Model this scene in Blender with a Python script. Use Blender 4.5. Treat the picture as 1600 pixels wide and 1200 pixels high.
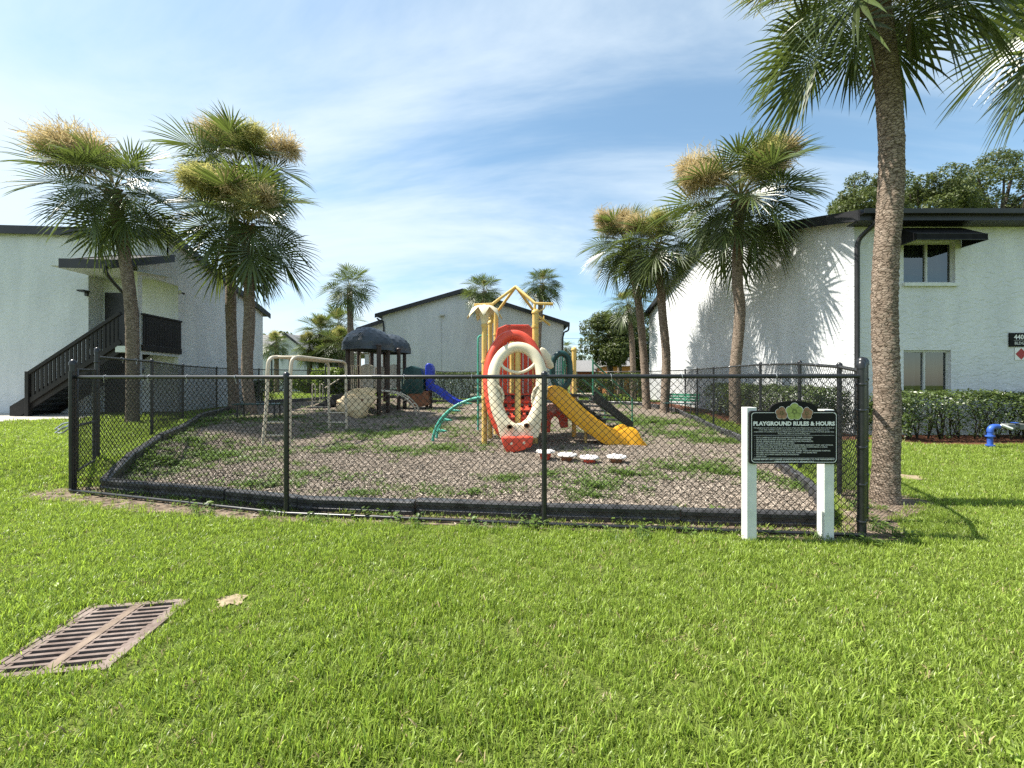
import bpy, bmesh, math, random
import numpy as np
from mathutils import Vector, Matrix, noise as mnoise

for o in list(bpy.data.objects):
    bpy.data.objects.remove(o, do_unlink=True)
SC = bpy.context.scene
COL = SC.collection
rnd = random.Random(11)
nrg = np.random.default_rng(5)
PI = math.pi
EYE = 1.45

# ------------------------------------------------------------------ camera
cam = bpy.data.cameras.new('camera')
cam.sensor_width = 36.0
cam.lens = 13.5
cam.clip_start = 0.05
cam.clip_end = 3000
camo = bpy.data.objects.new('camera', cam)
COL.objects.link(camo)
camo.location = (0, 0, EYE)
camo.rotation_euler = (PI / 2, 0, 0)
SC.camera = camo

# ------------------------------------------------------------------ light
SUN_DIR = Vector((-0.53, 0.05, 0.0))          # horizontal direction towards the sun
SUN_EL = math.radians(57)
hd = SUN_DIR.normalized()
to_sun = Vector((hd.x * math.cos(SUN_EL), hd.y * math.cos(SUN_EL), math.sin(SUN_EL)))
sl = bpy.data.lights.new('sun', 'SUN')
sl.energy = 5.0
sl.angle = math.radians(0.53)
sl.color = (1.0, 0.95, 0.86)
so = bpy.data.objects.new('sun', sl)
COL.objects.link(so)
so.location = (-20, 5, 30)
so.rotation_euler = to_sun.to_track_quat('Z', 'Y').to_euler()

world = bpy.data.worlds.new('World')
SC.world = world
world.use_nodes = True
wn, wl = world.node_tree.nodes, world.node_tree.links
wn.clear()
wout = wn.new('ShaderNodeOutputWorld')
wbg = wn.new('ShaderNodeBackground')
wbg.inputs['Strength'].default_value = 0.108
sky = wn.new('ShaderNodeTexSky')
sky.sky_type = 'NISHITA'
sky.sun_disc = False
sky.sun_elevation = SUN_EL
sky.sun_rotation = math.atan2(hd.x, hd.y)
sky.altitude = 0
sky.air_density = 1.0
sky.dust_density = 0.6
sky.ozone_density = 1.4


def wmath(op, a, b=None, clamp=False):
    n = wn.new('ShaderNodeMath')
    n.operation = op
    n.use_clamp = clamp
    for i, v in enumerate((a, b)):
        if v is None:
            continue
        if isinstance(v, (int, float)):
            n.inputs[i].default_value = v
        else:
            wl.new(v, n.inputs[i])
    return n.outputs[0]


# cirrus: fibrous noise on the plane of a high cloud sheet (direction / height)
tc = wn.new('ShaderNodeTexCoord')
sep = wn.new('ShaderNodeSeparateXYZ')
wl.new(tc.outputs['Generated'], sep.inputs[0])
hz = wmath('ADD', wmath('MAXIMUM', sep.outputs['Z'], 0.0), 0.16)
cu = wmath('DIVIDE', sep.outputs['X'], hz)
cv = wmath('DIVIDE', sep.outputs['Y'], hz)
comb = wn.new('ShaderNodeCombineXYZ')
wl.new(cu, comb.inputs[0])
wl.new(cv, comb.inputs[1])
mp = wn.new('ShaderNodeMapping')
mp.inputs['Rotation'].default_value = (0, 0, math.radians(72))
mp.inputs['Scale'].default_value = (0.42, 1.15, 1)
mp.inputs['Location'].default_value = (3.3, 1.7, 0)
wl.new(comb.outputs[0], mp.inputs['Vector'])
n1 = wn.new('ShaderNodeTexNoise')
n1.inputs['Scale'].default_value = 1.1
n1.inputs['Detail'].default_value = 9
n1.inputs['Roughness'].default_value = 0.58
n1.inputs['Distortion'].default_value = 0.55
wl.new(mp.outputs[0], n1.inputs['Vector'])
mp2 = wn.new('ShaderNodeMapping')
mp2.inputs['Location'].default_value = (9.2, 4.1, 0)
mp2.inputs['Scale'].default_value = (0.35, 0.35, 1)
wl.new(comb.outputs[0], mp2.inputs['Vector'])
n2 = wn.new('ShaderNodeTexNoise')
n2.inputs['Scale'].default_value = 0.9
n2.inputs['Detail'].default_value = 3
wl.new(mp2.outputs[0], n2.inputs['Vector'])
# the cirrus sheet is denser to the west (the sun's side) and near the horizon
bank = wmath('MULTIPLY', wmath('ADD', cu, -0.1), -0.19)
low = wmath('MULTIPLY', wmath('SUBTRACT', 0.62, sep.outputs['Z']), 0.42)
cov = wmath('ADD', wmath('ADD', wmath('MULTIPLY', wmath('SUBTRACT', n1.outputs['Fac'], 0.5), 2.9), wmath('MULTIPLY', wmath('SUBTRACT', n2.outputs['Fac'], 0.5), 0.9)), bank)
cov = wmath('ADD', cov, low)
cov = wmath('ADD', cov, 0.17)
mr = wn.new('ShaderNodeMapRange')
mr.interpolation_type = 'SMOOTHSTEP'
mr.inputs['From Min'].default_value = -0.15
mr.inputs['From Max'].default_value = 0.85
mr.inputs['To Min'].default_value = 0.108
mr.inputs['To Max'].default_value = 0.86
wl.new(cov, mr.inputs['Value'])
mixc = wn.new('ShaderNodeMix')
mixc.data_type = 'RGBA'
wl.new(mr.outputs[0], mixc.inputs[0])
sat = wn.new('ShaderNodeHueSaturation')
sat.inputs['Saturation'].default_value = 1.12
sat.inputs['Value'].default_value = 1.0
sat.inputs['Hue'].default_value = 0.485
wl.new(sky.outputs[0], sat.inputs['Color'])
wl.new(sat.outputs[0], mixc.inputs[6])
mixc.inputs[7].default_value = (4.35, 4.95, 5.4, 1)
wl.new(mixc.outputs[2], wbg.inputs['Color'])
wl.new(wbg.outputs[0], wout.inputs['Surface'])

SC.view_settings.view_transform = 'Standard'
SC.view_settings.look = 'None'
SC.view_settings.gamma = 1
SC.view_settings.use_curve_mapping = False
SC.view_settings.exposure = 1.02
SC.render.engine = 'CYCLES'
SC.cycles.max_bounces = 7
SC.cycles.diffuse_bounces = 3
SC.cycles.glossy_bounces = 3
SC.cycles.transparent_max_bounces = 8
SC.cycles.transmission_bounces = 4
SC.cycles.use_denoising = False
SC.cycles.denoiser = 'OPENIMAGEDENOISE'
SC.cycles.denoising_input_passes = 'RGB_ALBEDO_NORMAL'
SC.cycles.sample_clamp_indirect = 6.0

# ------------------------------------------------------------------ helpers


def sstep(a, b, x):
    t = min(1.0, max(0.0, (x - a) / (b - a)))
    return t * t * (3 - 2 * t)


def gz(x, y):
    """height of the ground: rises gently away from the road and up to the building on the west"""
    h = 0.02 * min(max(y - 4.5, 0.0), 19.0)
    h += 0.27 * sstep(-5.5, -6.55, x) * sstep(4.9, 6.05, y)
    return h


def gz_np(x, y):
    h = 0.02 * np.clip(y - 4.5, 0, 19)
    a = np.clip((x + 5.5) / (-1.05), 0, 1)
    b = np.clip((y - 4.9) / 1.15, 0, 1)
    return h + 0.27 * (a * a * (3 - 2 * a)) * (b * b * (3 - 2 * b))


def W(px, py, Y):
    """a survey point: bearing read in the photograph, at distance Y from where it was taken"""
    return Vector(((px - 800) / 600 * Y, Y, EYE - (py - 600) / 600 * Y))


ORIG = {}


def tag(o, label=None, cat=None, group=None, kind=None):
    if label: o['label'] = label
    if cat: o['category'] = cat
    if group: o['group'] = group
    if kind: o['kind'] = kind
    return o


def thing(name, loc, label=None, cat=None, group=None):
    o = bpy.data.objects.new(name, None)
    COL.objects.link(o)
    o.location = loc
    o.empty_display_size = 0.2
    ORIG[o.name] = Vector(loc)
    return tag(o, label, cat, group)


class MB:
    """collects world-space geometry for one mesh object"""

    def __init__(s):
        s.v = []; s.f = []

    def add(s, verts, faces):
        b = len(s.v)
        s.v.extend([tuple(p) for p in verts])
        s.f.extend([tuple(i + b for i in f) for f in faces])
        return s

    def box(s, c, size, rot=0.0, tilt=None):
        hx, hy, hz_ = size[0] / 2, size[1] / 2, size[2] / 2
        pts = [Vector((x, y, z)) for x in (-hx, hx) for y in (-hy, hy) for z in (-hz_, hz_)]
        m = Matrix.Rotation(rot, 3, 'Z')
        if tilt is not None:
            m = m @ tilt
        pts = [m @ p + Vector(c) for p in pts]
        return s.add(pts, [(0, 1, 3, 2), (4, 6, 7, 5), (0, 4, 5, 1), (2, 3, 7, 6), (0, 2, 6, 4), (1, 5, 7, 3)])

    def beam(s, a, b, w, h, up=Vector((0, 0, 1))):
        a = Vector(a); b = Vector(b)
        d = (b - a).normalized()
        side = d.cross(up).normalized()
        u = side.cross(d).normalized()
        pts = []
        for p in (a, b):
            for sx, sz in ((-1, -1), (1, -1), (1, 1), (-1, 1)):
                pts.append(p + side * sx * w / 2 + u * sz * h / 2)
        return s.add(pts, [(0, 1, 2, 3), (7, 6, 5, 4), (0, 4, 5, 1), (1, 5, 6, 2), (2, 6, 7, 3), (3, 7, 4, 0)])

    def tube(s, path, r, n=10, caps=True, closed=False, flat=1.0):
        path = [Vector(p) for p in path]
        k = len(path)
        rs = r if isinstance(r, (list, tuple)) else [r] * k
        b = len(s.v)
        prev = None
        for i, p in enumerate(path):
            if closed:
                d = path[(i + 1) % k] - path[i - 1]
            elif i == 0:
                d = path[1] - path[0]
            elif i == k - 1:
                d = path[-1] - path[-2]
            else:
                d = path[i + 1] - path[i - 1]
            d.normalize()
            if prev is None:
                ref = Vector((0, 0, 1)) if abs(d.z) < 0.9 else Vector((0, 1, 0))
                u = d.cross(ref).normalized()
            else:
                u = (prev - d * prev.dot(d))
                u.normalize()
            prev = u
            w = d.cross(u)
            for j in range(n):
                a = 2 * PI * j / n
                q = p + (u * math.cos(a) + w * math.sin(a) * flat) * rs[i]
                s.v.append(tuple(q))
        m = k if closed else k - 1
        for i in range(m):
            i2 = (i + 1) % k
            for j in range(n):
                j2 = (j + 1) % n
                s.f.append((b + i * n + j, b + i * n + j2, b + i2 * n + j2, b + i2 * n + j))
        if caps and not closed:
            s.f.append(tuple(b + j for j in range(n))[::-1])
            s.f.append(tuple(b + (k - 1) * n + j for j in range(n)))
        return s

    def lathe(s, c, prof, n=16, sq=2.0, rot=0.0):
        """prof: (r, z) pairs bottom to top about the vertical through c"""
        b = len(s.v)
        c = Vector(c)
        for r, z in prof:
            for j in range(n):
                a = 2 * PI * j / n
                ca, sa = math.cos(a), math.sin(a)
                k = (abs(ca) ** sq + abs(sa) ** sq) ** (-1.0 / sq)
                x, y = r * k * ca, r * k * sa
                s.v.append((c.x + x * math.cos(rot) - y * math.sin(rot), c.y + x * math.sin(rot) + y * math.cos(rot), c.z + z))
        for i in range(len(prof) - 1):
            for j in range(n):
                j2 = (j + 1) % n
                s.f.append((b + i * n + j, b + i * n + j2, b + (i + 1) * n + j2, b + (i + 1) * n + j))
        s.f.append(tuple(b + j for j in range(n))[::-1])
        s.f.append(tuple(b + (len(prof) - 1) * n + j for j in range(n)))
        return s

    def prism(s, poly, d):
        """poly: planar 3D loop, extruded by vector d"""
        n = len(poly)
        d = Vector(d)
        pts = [Vector(p) for p in poly] + [Vector(p) + d for p in poly]
        fs = [tuple(range(n))[::-1], tuple(range(n, 2 * n))]
        for i in range(n):
            j = (i + 1) % n
            fs.append((i, j, n + j, n + i))
        return s.add(pts, fs)

    def quad(s, a, b, c, d):
        return s.add([a, b, c, d], [(0, 1, 2, 3)])

    def sweep(s, frames, prof, caps=True):
        """frames: (point, side, up, scale_w, scale_h); prof: closed loop of (w, h)"""
        b = len(s.v)
        n = len(prof)
        for p, sd, up, kw, kh in frames:
            for w, h in prof:
                s.v.append(tuple(Vector(p) + Vector(sd) * w * kw + Vector(up) * h * kh))
        for i in range(len(frames) - 1):
            for j in range(n):
                j2 = (j + 1) % n
                s.f.append((b + i * n + j, b + i * n + j2, b + (i + 1) * n + j2, b + (i + 1) * n + j))
        if caps:
            s.f.append(tuple(b + j for j in range(n))[::-1])
            s.f.append(tuple(b + (len(frames) - 1) * n + j for j in range(n)))
        return s

    def build(s, name, mat, parent=None, smooth=False, bevel=0.0, segs=2, fix=True, angle=40):
        me = bpy.data.meshes.new(name)
        o0 = ORIG[parent.name] if parent is not None else Vector((0, 0, 0))
        me.from_pydata([(x - o0.x, y - o0.y, z - o0.z) for x, y, z in s.v], [], s.f)
        if fix or bevel:
            bm = bmesh.new()
            bm.from_mesh(me)
            bmesh.ops.recalc_face_normals(bm, faces=bm.faces)
            if bevel:
                es = [e for e in bm.edges if len(e.link_faces) == 2 and e.calc_face_angle(0) > 0.5]
                bmesh.ops.bevel(bm, geom=es, offset=bevel, segments=segs, affect='EDGES', profile=0.5, clamp_overlap=True)
            bm.to_mesh(me)
            bm.free()
        if smooth:
            for p in me.polygons:
                p.use_smooth = True
            if hasattr(me, 'set_sharp_from_angle'):
                me.set_sharp_from_angle(angle=math.radians(angle))
        if mat is not None:
            me.materials.append(mat)
        o = bpy.data.objects.new(name, me)
        COL.objects.link(o)
        if parent is not None:
            o.parent = parent
        ORIG[o.name] = o0
        return o


def np_mesh(name, verts, quads, mat, parent=None, tris=None):
    """mesh from numpy arrays (all quads or all tris)"""
    me = bpy.data.meshes.new(name)
    v = np.asarray(verts, dtype=np.float32)
    f = np.asarray(quads, dtype=np.int32)
    k = f.shape[1]
    me.vertices.add(len(v))
    me.vertices.foreach_set('co', v.ravel())
    me.loops.add(f.size)
    me.loops.foreach_set('vertex_index', f.ravel())
    me.polygons.add(len(f))
    me.polygons.foreach_set('loop_start', np.arange(0, f.size, k, dtype=np.int32))
    me.polygons.foreach_set('loop_total', np.full(len(f), k, dtype=np.int32))
    me.update(calc_edges=True)
    me.validate()
    if mat is not None:
        me.materials.append(mat)
    o = bpy.data.objects.new(name, me)
    return o


def link(o, parent=None):
    COL.objects.link(o)
    if parent is not None:
        o.parent = parent
        ORIG[o.name] = ORIG.get(parent.name, Vector((0, 0, 0)))
    return o


def copy_tree(o, parent=None):
    c = o.copy()
    COL.objects.link(c)
    if parent is not None:
        c.parent = parent
    for ch in list(o.children):
        copy_tree(ch, c)
    return c


def smooth_path(pts, n=8, closed=False):
    """Catmull-Rom through the points"""
    P = [Vector(p) for p in pts]
    out = []
    k = len(P)
    rng = range(k) if closed else range(k - 1)
    for i in rng:
        p1, p2 = P[i], P[(i + 1) % k]
        p0 = P[i - 1] if (i > 0 or closed) else p1 * 2 - p2
        p3 = P[(i + 2) % k] if (i + 2 < k or closed) else p2 * 2 - p1
        for j in range(n):
            t = j / n
            out.append(0.5 * ((2 * p1) + (-p0 + p2) * t + (2 * p0 - 5 * p1 + 4 * p2 - p3) * t * t + (-p0 + 3 * p1 - 3 * p2 + p3) * t ** 3))
    if not closed:
        out.append(P[-1])
    return out


# ------------------------------------------------------------------ materials
def newmat(name):
    m = bpy.data.materials.new(name)
    m.use_nodes = True
    nt = m.node_tree
    b = nt.nodes.get('Principled BSDF')
    return m, nt, b


def M(name, c1, c2=None, scale=4.0, rough=0.6, bump=0.0, bscale=40.0, bdist=0.01, metallic=0.0, spec=0.4, rand=0.0,
      detail=5, aniso=(1, 1, 1), contrast=(0.35, 0.65), coat=0.0):
    m, nt, b = newmat(name)
    N, L = nt.nodes, nt.links
    b.inputs['Roughness'].default_value = rough
    b.inputs['Metallic'].default_value = metallic
    b.inputs['Specular IOR Level'].default_value = spec
    if coat:
        b.inputs['Coat Weight'].default_value = coat
        b.inputs['Coat Roughness'].default_value = 0.25
    tcn = N.new('ShaderNodeTexCoord')
    mpn = N.new('ShaderNodeMapping')
    mpn.inputs['Scale'].default_value = aniso
    L.new(tcn.outputs['Object'], mpn.inputs['Vector'])
    col = None
    if c2 is not None:
        nz = N.new('ShaderNodeTexNoise')
        nz.inputs['Scale'].default_value = scale
        nz.inputs['Detail'].default_value = detail
        nz.inputs['Roughness'].default_value = 0.6
        L.new(mpn.outputs[0], nz.inputs['Vector'])
        cr = N.new('ShaderNodeValToRGB')
        cr.color_ramp.elements[0].position = contrast[0]
        cr.color_ramp.elements[1].position = contrast[1]
        cr.color_ramp.elements[0].color = (*c1, 1)
        cr.color_ramp.elements[1].color = (*c2, 1)
        L.new(nz.outputs['Fac'], cr.inputs['Fac'])
        col = cr.outputs['Color']
    else:
        b.inputs['Base Color'].default_value = (*c1, 1)
    if rand:
        oi = N.new('ShaderNodeObjectInfo')
        hs = N.new('ShaderNodeHueSaturation')
        mrn = N.new('ShaderNodeMapRange')
        mrn.inputs['To Min'].default_value = 1 - rand
        mrn.inputs['To Max'].default_value = 1 + rand
        L.new(oi.outputs['Random'], mrn.inputs['Value'])
        L.new(mrn.outputs[0], hs.inputs['Value'])
        if col is not None:
            L.new(col, hs.inputs['Color'])
        else:
            hs.inputs['Color'].default_value = (*c1, 1)
        col = hs.outputs['Color']
    if col is not None:
        L.new(col, b.inputs['Base Color'])
    if bump:
        nb = N.new('ShaderNodeTexNoise')
        nb.inputs['Scale'].default_value = bscale
        nb.inputs['Detail'].default_value = 4
        L.new(mpn.outputs[0], nb.inputs['Vector'])
        bp = N.new('ShaderNodeBump')
        bp.inputs['Strength'].default_value = bump
        bp.inputs['Distance'].default_value = bdist
        L.new(nb.outputs['Fac'], bp.inputs['Height'])
        L.new(bp.outputs[0], b.inputs['Normal'])
    return m


def leafmat(name, c, trans, vary=0.35, tmix=0.35, rough=0.45, spec=0.35, yellow=(0.3, 0.26, 0.04), ymix=0.25, nscale=1.3):
    """thin leaf: glossy front, light coming through; colour differs from leaf to leaf"""
    m, nt, b = newmat(name)
    N, L = nt.nodes, nt.links
    oi = N.new('ShaderNodeObjectInfo')
    geo = N.new('ShaderNodeNewGeometry')
    add = N.new('ShaderNodeMath'); add.operation = 'ADD'
    L.new(oi.outputs['Random'], add.inputs[0])
    L.new(geo.outputs['Random Per Island'], add.inputs[1])
    fr = N.new('ShaderNodeMath'); fr.operation = 'FRACT'
    L.new(add.outputs[0], fr.inputs[0])
    mrn = N.new('ShaderNodeMapRange')
    mrn.inputs['To Min'].default_value = 1 - vary
    mrn.inputs['To Max'].default_value = 1 + vary
    L.new(fr.outputs[0], mrn.inputs['Value'])
    tcn = N.new('ShaderNodeTexCoord')
    nz = N.new('ShaderNodeTexNoise')
    nz.inputs['Scale'].default_value = nscale
    nz.inputs['Detail'].default_value = 3
    L.new(tcn.outputs['Object'], nz.inputs['Vector'])
    mx = N.new('ShaderNodeMix'); mx.data_type = 'RGBA'
    mfa = N.new('ShaderNodeMath'); mfa.operation = 'MULTIPLY'
    mfa.inputs[1].default_value = ymix * 2
    L.new(nz.outputs['Fac'], mfa.inputs[0])
    L.new(mfa.outputs[0], mx.inputs[0])
    mx.inputs[6].default_value = (*c, 1)
    mx.inputs[7].default_value = (*yellow, 1)
    hs = N.new('ShaderNodeHueSaturation')
    L.new(mrn.outputs[0], hs.inputs['Value'])
    L.new(mx.outputs[2], hs.inputs['Color'])
    L.new(hs.outputs[0], b.inputs['Base Color'])
    b.inputs['Roughness'].default_value = rough
    b.inputs['Specular IOR Level'].default_value = spec
    tr = N.new('ShaderNodeBsdfTranslucent')
    hs2 = N.new('ShaderNodeHueSaturation')
    L.new(mrn.outputs[0], hs2.inputs['Value'])
    hs2.inputs['Color'].default_value = (*trans, 1)
    L.new(hs2.outputs[0], tr.inputs['Color'])
    ms = N.new('ShaderNodeMixShader')
    ms.inputs[0].default_value = tmix
    L.new(b.outputs[0], ms.inputs[1])
    L.new(tr.outputs[0], ms.inputs[2])
    L.new(ms.outputs[0], N.get('Material Output').inputs['Surface'])
    return m


def stucco(name, c1, c2, strength=0.9):
    """knock-down render: flattened blobs with grooves between, weather streaks"""
    m, nt, b = newmat(name)
    N, L = nt.nodes, nt.links
    b.inputs['Roughness'].default_value = 0.85
    b.inputs['Specular IOR Level'].default_value = 0.2
    tcn = N.new('ShaderNodeTexCoord')
    mpn = N.new('ShaderNodeMapping')
    mpn.inputs['Scale'].default_value = (1, 1, 1.7)
    L.new(tcn.outputs['Object'], mpn.inputs['Vector'])
    nz = N.new('ShaderNodeTexNoise')
    nz.inputs['Scale'].default_value = 4.6
    nz.inputs['Detail'].default_value = 2.0
    nz.inputs['Roughness'].default_value = 0.5
    nz.inputs['Distortion'].default_value = 1.0
    L.new(mpn.outputs[0], nz.inputs['Vector'])
    cr = N.new('ShaderNodeValToRGB')
    cr.color_ramp.elements[0].position = 0.38
    cr.color_ramp.elements[1].position = 0.60
    L.new(nz.outputs['Fac'], cr.inputs['Fac'])
    bp = N.new('ShaderNodeBump')
    bp.inputs['Strength'].default_value = strength
    bp.inputs['Distance'].default_value = 0.011
    L.new(cr.outputs['Color'], bp.inputs['Height'])
    L.new(bp.outputs[0], b.inputs['Normal'])
    mp2 = N.new('ShaderNodeMapping')
    mp2.inputs['Scale'].default_value = (0.9, 0.9, 0.22)
    L.new(tcn.outputs['Object'], mp2.inputs['Vector'])
    n2 = N.new('ShaderNodeTexNoise')
    n2.inputs['Scale'].default_value = 1.6
    n2.inputs['Detail'].default_value = 7
    n2.inputs['Roughness'].default_value = 0.65
    L.new(mp2.outputs[0], n2.inputs['Vector'])
    c = N.new('ShaderNodeValToRGB')
    c.color_ramp.elements[0].position = 0.3
    c.color_ramp.elements[1].position = 0.62
    c.color_ramp.elements[0].color = (*c1, 1)
    c.color_ramp.elements[1].color = (*c2, 1)
    L.new(n2.outputs['Fac'], c.inputs['Fac'])
    L.new(c.outputs[0], b.inputs['Base Color'])
    return m


def barkmat(name, c1, c2, c3, zs=14.0):
    m, nt, b = newmat(name)
    N, L = nt.nodes, nt.links
    b.inputs['Roughness'].default_value = 0.9
    b.inputs['Specular IOR Level'].default_value = 0.15
    tcn = N.new('ShaderNodeTexCoord')
    mpn = N.new('ShaderNodeMapping')
    mpn.inputs['Scale'].default_value = (2.6, 2.6, 5.5)
    L.new(tcn.outputs['Object'], mpn.inputs['Vector'])
    nz = N.new('ShaderNodeTexNoise')
    nz.inputs['Scale'].default_value = 4.0
    nz.inputs['Detail'].default_value = 8
    nz.inputs['Roughness'].default_value = 0.7
    L.new(mpn.outputs[0], nz.inputs['Vector'])
    vo = N.new('ShaderNodeTexVoronoi')
    vo.feature = 'DISTANCE_TO_EDGE'
    vo.inputs['Scale'].default_value = 7.0
    L.new(mpn.outputs[0], vo.inputs['Vector'])
    cr = N.new('ShaderNodeValToRGB')
    e = cr.color_ramp.elements
    e[0].position = 0.3; e[0].color = (*c1, 1)
    e[1].position = 0.72; e[1].color = (*c3, 1)
    k = e.new(0.5); k.color = (*c2, 1)
    L.new(nz.outputs['Fac'], cr.inputs['Fac'])
    crk = N.new('ShaderNodeValToRGB')
    crk.color_ramp.elements[0].position = 0.0
    crk.color_ramp.elements[0].color = (0.35, 0.33, 0.3, 1)
    crk.color_ramp.elements[1].position = 0.12
    L.new(vo.outputs['Distance'], crk.inputs['Fac'])
    mx = N.new('ShaderNodeMix'); mx.data_type = 'RGBA'; mx.blend_type = 'MULTIPLY'
    mx.inputs[0].default_value = 1.0
    L.new(cr.outputs[0], mx.inputs[6])
    L.new(crk.outputs[0], mx.inputs[7])
    L.new(mx.outputs[2], b.inputs['Base Color'])
    ad = N.new('ShaderNodeMath'); ad.operation = 'ADD'
    L.new(nz.outputs['Fac'], ad.inputs[0])
    L.new(crk.outputs[0], ad.inputs[1])
    bp = N.new('ShaderNodeBump')
    bp.inputs['Strength'].default_value = 0.8
    bp.inputs['Distance'].default_value = 0.02
    L.new(ad.outputs[0], bp.inputs['Height'])
    L.new(bp.outputs[0], b.inputs['Normal'])
    return m


MT = {}
MT['stucco'] = stucco('white stucco', (0.56, 0.575, 0.585), (0.69, 0.70, 0.70))
MT['stucco_grey'] = stucco('pale stucco', (0.55, 0.565, 0.58), (0.67, 0.685, 0.69), 0.7)
MT['stucco_far'] = stucco('pale stucco far', (0.52, 0.535, 0.55), (0.62, 0.635, 0.64), 0.15)
MT['white_paint'] = M('white painted wood', (0.58, 0.60, 0.56), (0.70, 0.71, 0.68), 6, rough=0.55, bump=0.15, bscale=60)
MT['black_trim'] = M('black painted trim', (0.016, 0.016, 0.018), (0.028, 0.028, 0.03), 3, rough=0.45)
MT['dark_wood'] = M('dark brown railing wood', (0.009, 0.0075, 0.007), (0.017, 0.013, 0.012), 5, rough=0.6, bump=0.1)
MT['roof'] = M('dark shingle roof', (0.04, 0.04, 0.042), (0.075, 0.073, 0.07), 12, rough=0.9, bump=0.5, bscale=30)
MT['grey_roof'] = M('weathered grey roof', (0.16, 0.16, 0.16), (0.26, 0.25, 0.24), 6, rough=0.9, bump=0.3)
MT['vinyl'] = M('black vinyl coated steel', (0.012, 0.013, 0.015), (0.022, 0.023, 0.025), 20, rough=0.32, spec=0.5)
MT['timber'] = M('black recycled plastic', (0.018, 0.018, 0.02), (0.075, 0.075, 0.078), 7, rough=0.36, bump=0.3, bscale=26, spec=0.5)
MT['yellow_post'] = M('cream yellow powder coat', (0.62, 0.40, 0.10), (0.70, 0.49, 0.17), 3, rough=0.45, bump=0.05)
MT['cream'] = M('cream moulded plastic', (0.66, 0.57, 0.38), (0.76, 0.69, 0.51), 2.2, rough=0.45, bump=0.08, bscale=25)
MT['red'] = M('red moulded plastic', (0.60, 0.055, 0.028), (0.72, 0.095, 0.05), 2.5, rough=0.38, bump=0.06, bscale=20)
MT['yellow'] = M('yellow slide plastic', (0.72, 0.33, 0.01), (0.80, 0.41, 0.02), 2.5, rough=0.36, bump=0.06, bscale=18)
MT['green_pipe'] = M('faded green powder coat', (0.05, 0.30, 0.22), (0.10, 0.40, 0.31), 4, rough=0.4)
MT['mid_green'] = M('green steel', (0.03, 0.16, 0.09), (0.05, 0.21, 0.13), 4, rough=0.4)
MT['dark_green'] = M('dark green plastic', (0.008, 0.04, 0.04), (0.014, 0.06, 0.055), 4, rough=0.35)
MT['slate'] = M('slate blue plastic roof', (0.022, 0.030, 0.040), (0.05, 0.060, 0.070), 2.5, rough=0.4, spec=0.5)
MT['brown_post'] = M('brown powder coat', (0.028, 0.015, 0.011), (0.045, 0.024, 0.018), 5, rough=0.45)
MT['tan_pipe'] = M('tan powder coated steel', (0.52, 0.44, 0.33), (0.62, 0.54, 0.42), 5, rough=0.5)
MT['rock'] = M('tan moulded rock', (0.55, 0.39, 0.20), (0.70, 0.54, 0.31), 2.0, rough=0.6, bump=0.3, bscale=9)
MT['beige'] = M('beige plastic panel', (0.50, 0.46, 0.38), (0.60, 0.55, 0.47), 3, rough=0.5)
MT['terracotta'] = M('brown moulded plastic', (0.16, 0.06, 0.03), (0.26, 0.11, 0.05), 4, rough=0.5)
MT['blue'] = M('blue moulded plastic', (0.012, 0.03, 0.36), (0.025, 0.06, 0.50), 3, rough=0.35)
MT['deck'] = M('black coated deck', (0.015, 0.015, 0.016), (0.03, 0.03, 0.03), 9, rough=0.6)
MT['pink'] = M('pale pink plastic', (0.62, 0.36, 0.38), (0.70, 0.46, 0.47), 4, rough=0.45)
MT['podwhite'] = M('white moulded step', (0.66, 0.62, 0.58), (0.76, 0.73, 0.70), 6, rough=0.5)
MT['steel'] = M('galvanised steel', (0.42, 0.43, 0.44), (0.55, 0.56, 0.57), 12, rough=0.4, metallic=0.7)
MT['mulch_col'] = M('weathered bark mulch', (0.085, 0.067, 0.052), (0.30, 0.25, 0.20), 13, rough=0.95, bump=0.9, bscale=34, bdist=0.03, detail=8, spec=0.1)
MT['red_mulch'] = M('red brown mulch', (0.06, 0.028, 0.018), (0.19, 0.085, 0.05), 16, rough=0.95, bump=0.9, bscale=40, bdist=0.03, spec=0.1)
MT['dirt'] = M('dry sandy dirt', (0.075, 0.055, 0.04), (0.27, 0.21, 0.155), 9, rough=0.95, bump=0.8, bscale=30, bdist=0.02, detail=8, spec=0.1)
MT['sand'] = M('bare sand patch', (0.20, 0.16, 0.10), (0.36, 0.29, 0.19), 14, rough=0.95, bump=0.7, bscale=40, spec=0.1)
MT['concrete'] = M('old concrete', (0.36, 0.33, 0.29), (0.48, 0.45, 0.40), 3, rough=0.85, bump=0.3, bscale=60)
MT['rust'] = M('rusted cast iron', (0.13, 0.092, 0.075), (0.255, 0.20, 0.17), 9, rough=0.75, bump=0.35, bscale=70, detail=8, spec=0.3)
MT['rust_light'] = M('sandy rusted iron', (0.14, 0.098, 0.07), (0.26, 0.195, 0.145), 9, rough=0.8, bump=0.35, bscale=70, detail=8)
MT['pit'] = M('painted hollow shade', (0.008, 0.007, 0.006), None, rough=0.9)  # near-black colour stands in for the shade inside hollows
MT['signblack'] = M('black sign face', (0.010, 0.010, 0.010), (0.014, 0.014, 0.013), 4, rough=0.7, spec=0.12)
MT['signwhite'] = M('white print', (0.78, 0.78, 0.75), None, rough=0.6)
MT['signgrey'] = M('small white print', (0.56, 0.56, 0.53), None, rough=0.6)
MT['petal_green'] = M('green flower print', (0.22, 0.27, 0.06), (0.36, 0.42, 0.12), 30, rough=0.6)
MT['petal_brown'] = M('brown flower print', (0.20, 0.10, 0.055), (0.34, 0.18, 0.10), 30, rough=0.6)
MT['petal_line'] = M('olive flower print', (0.09, 0.11, 0.03), None, rough=0.6)
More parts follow.
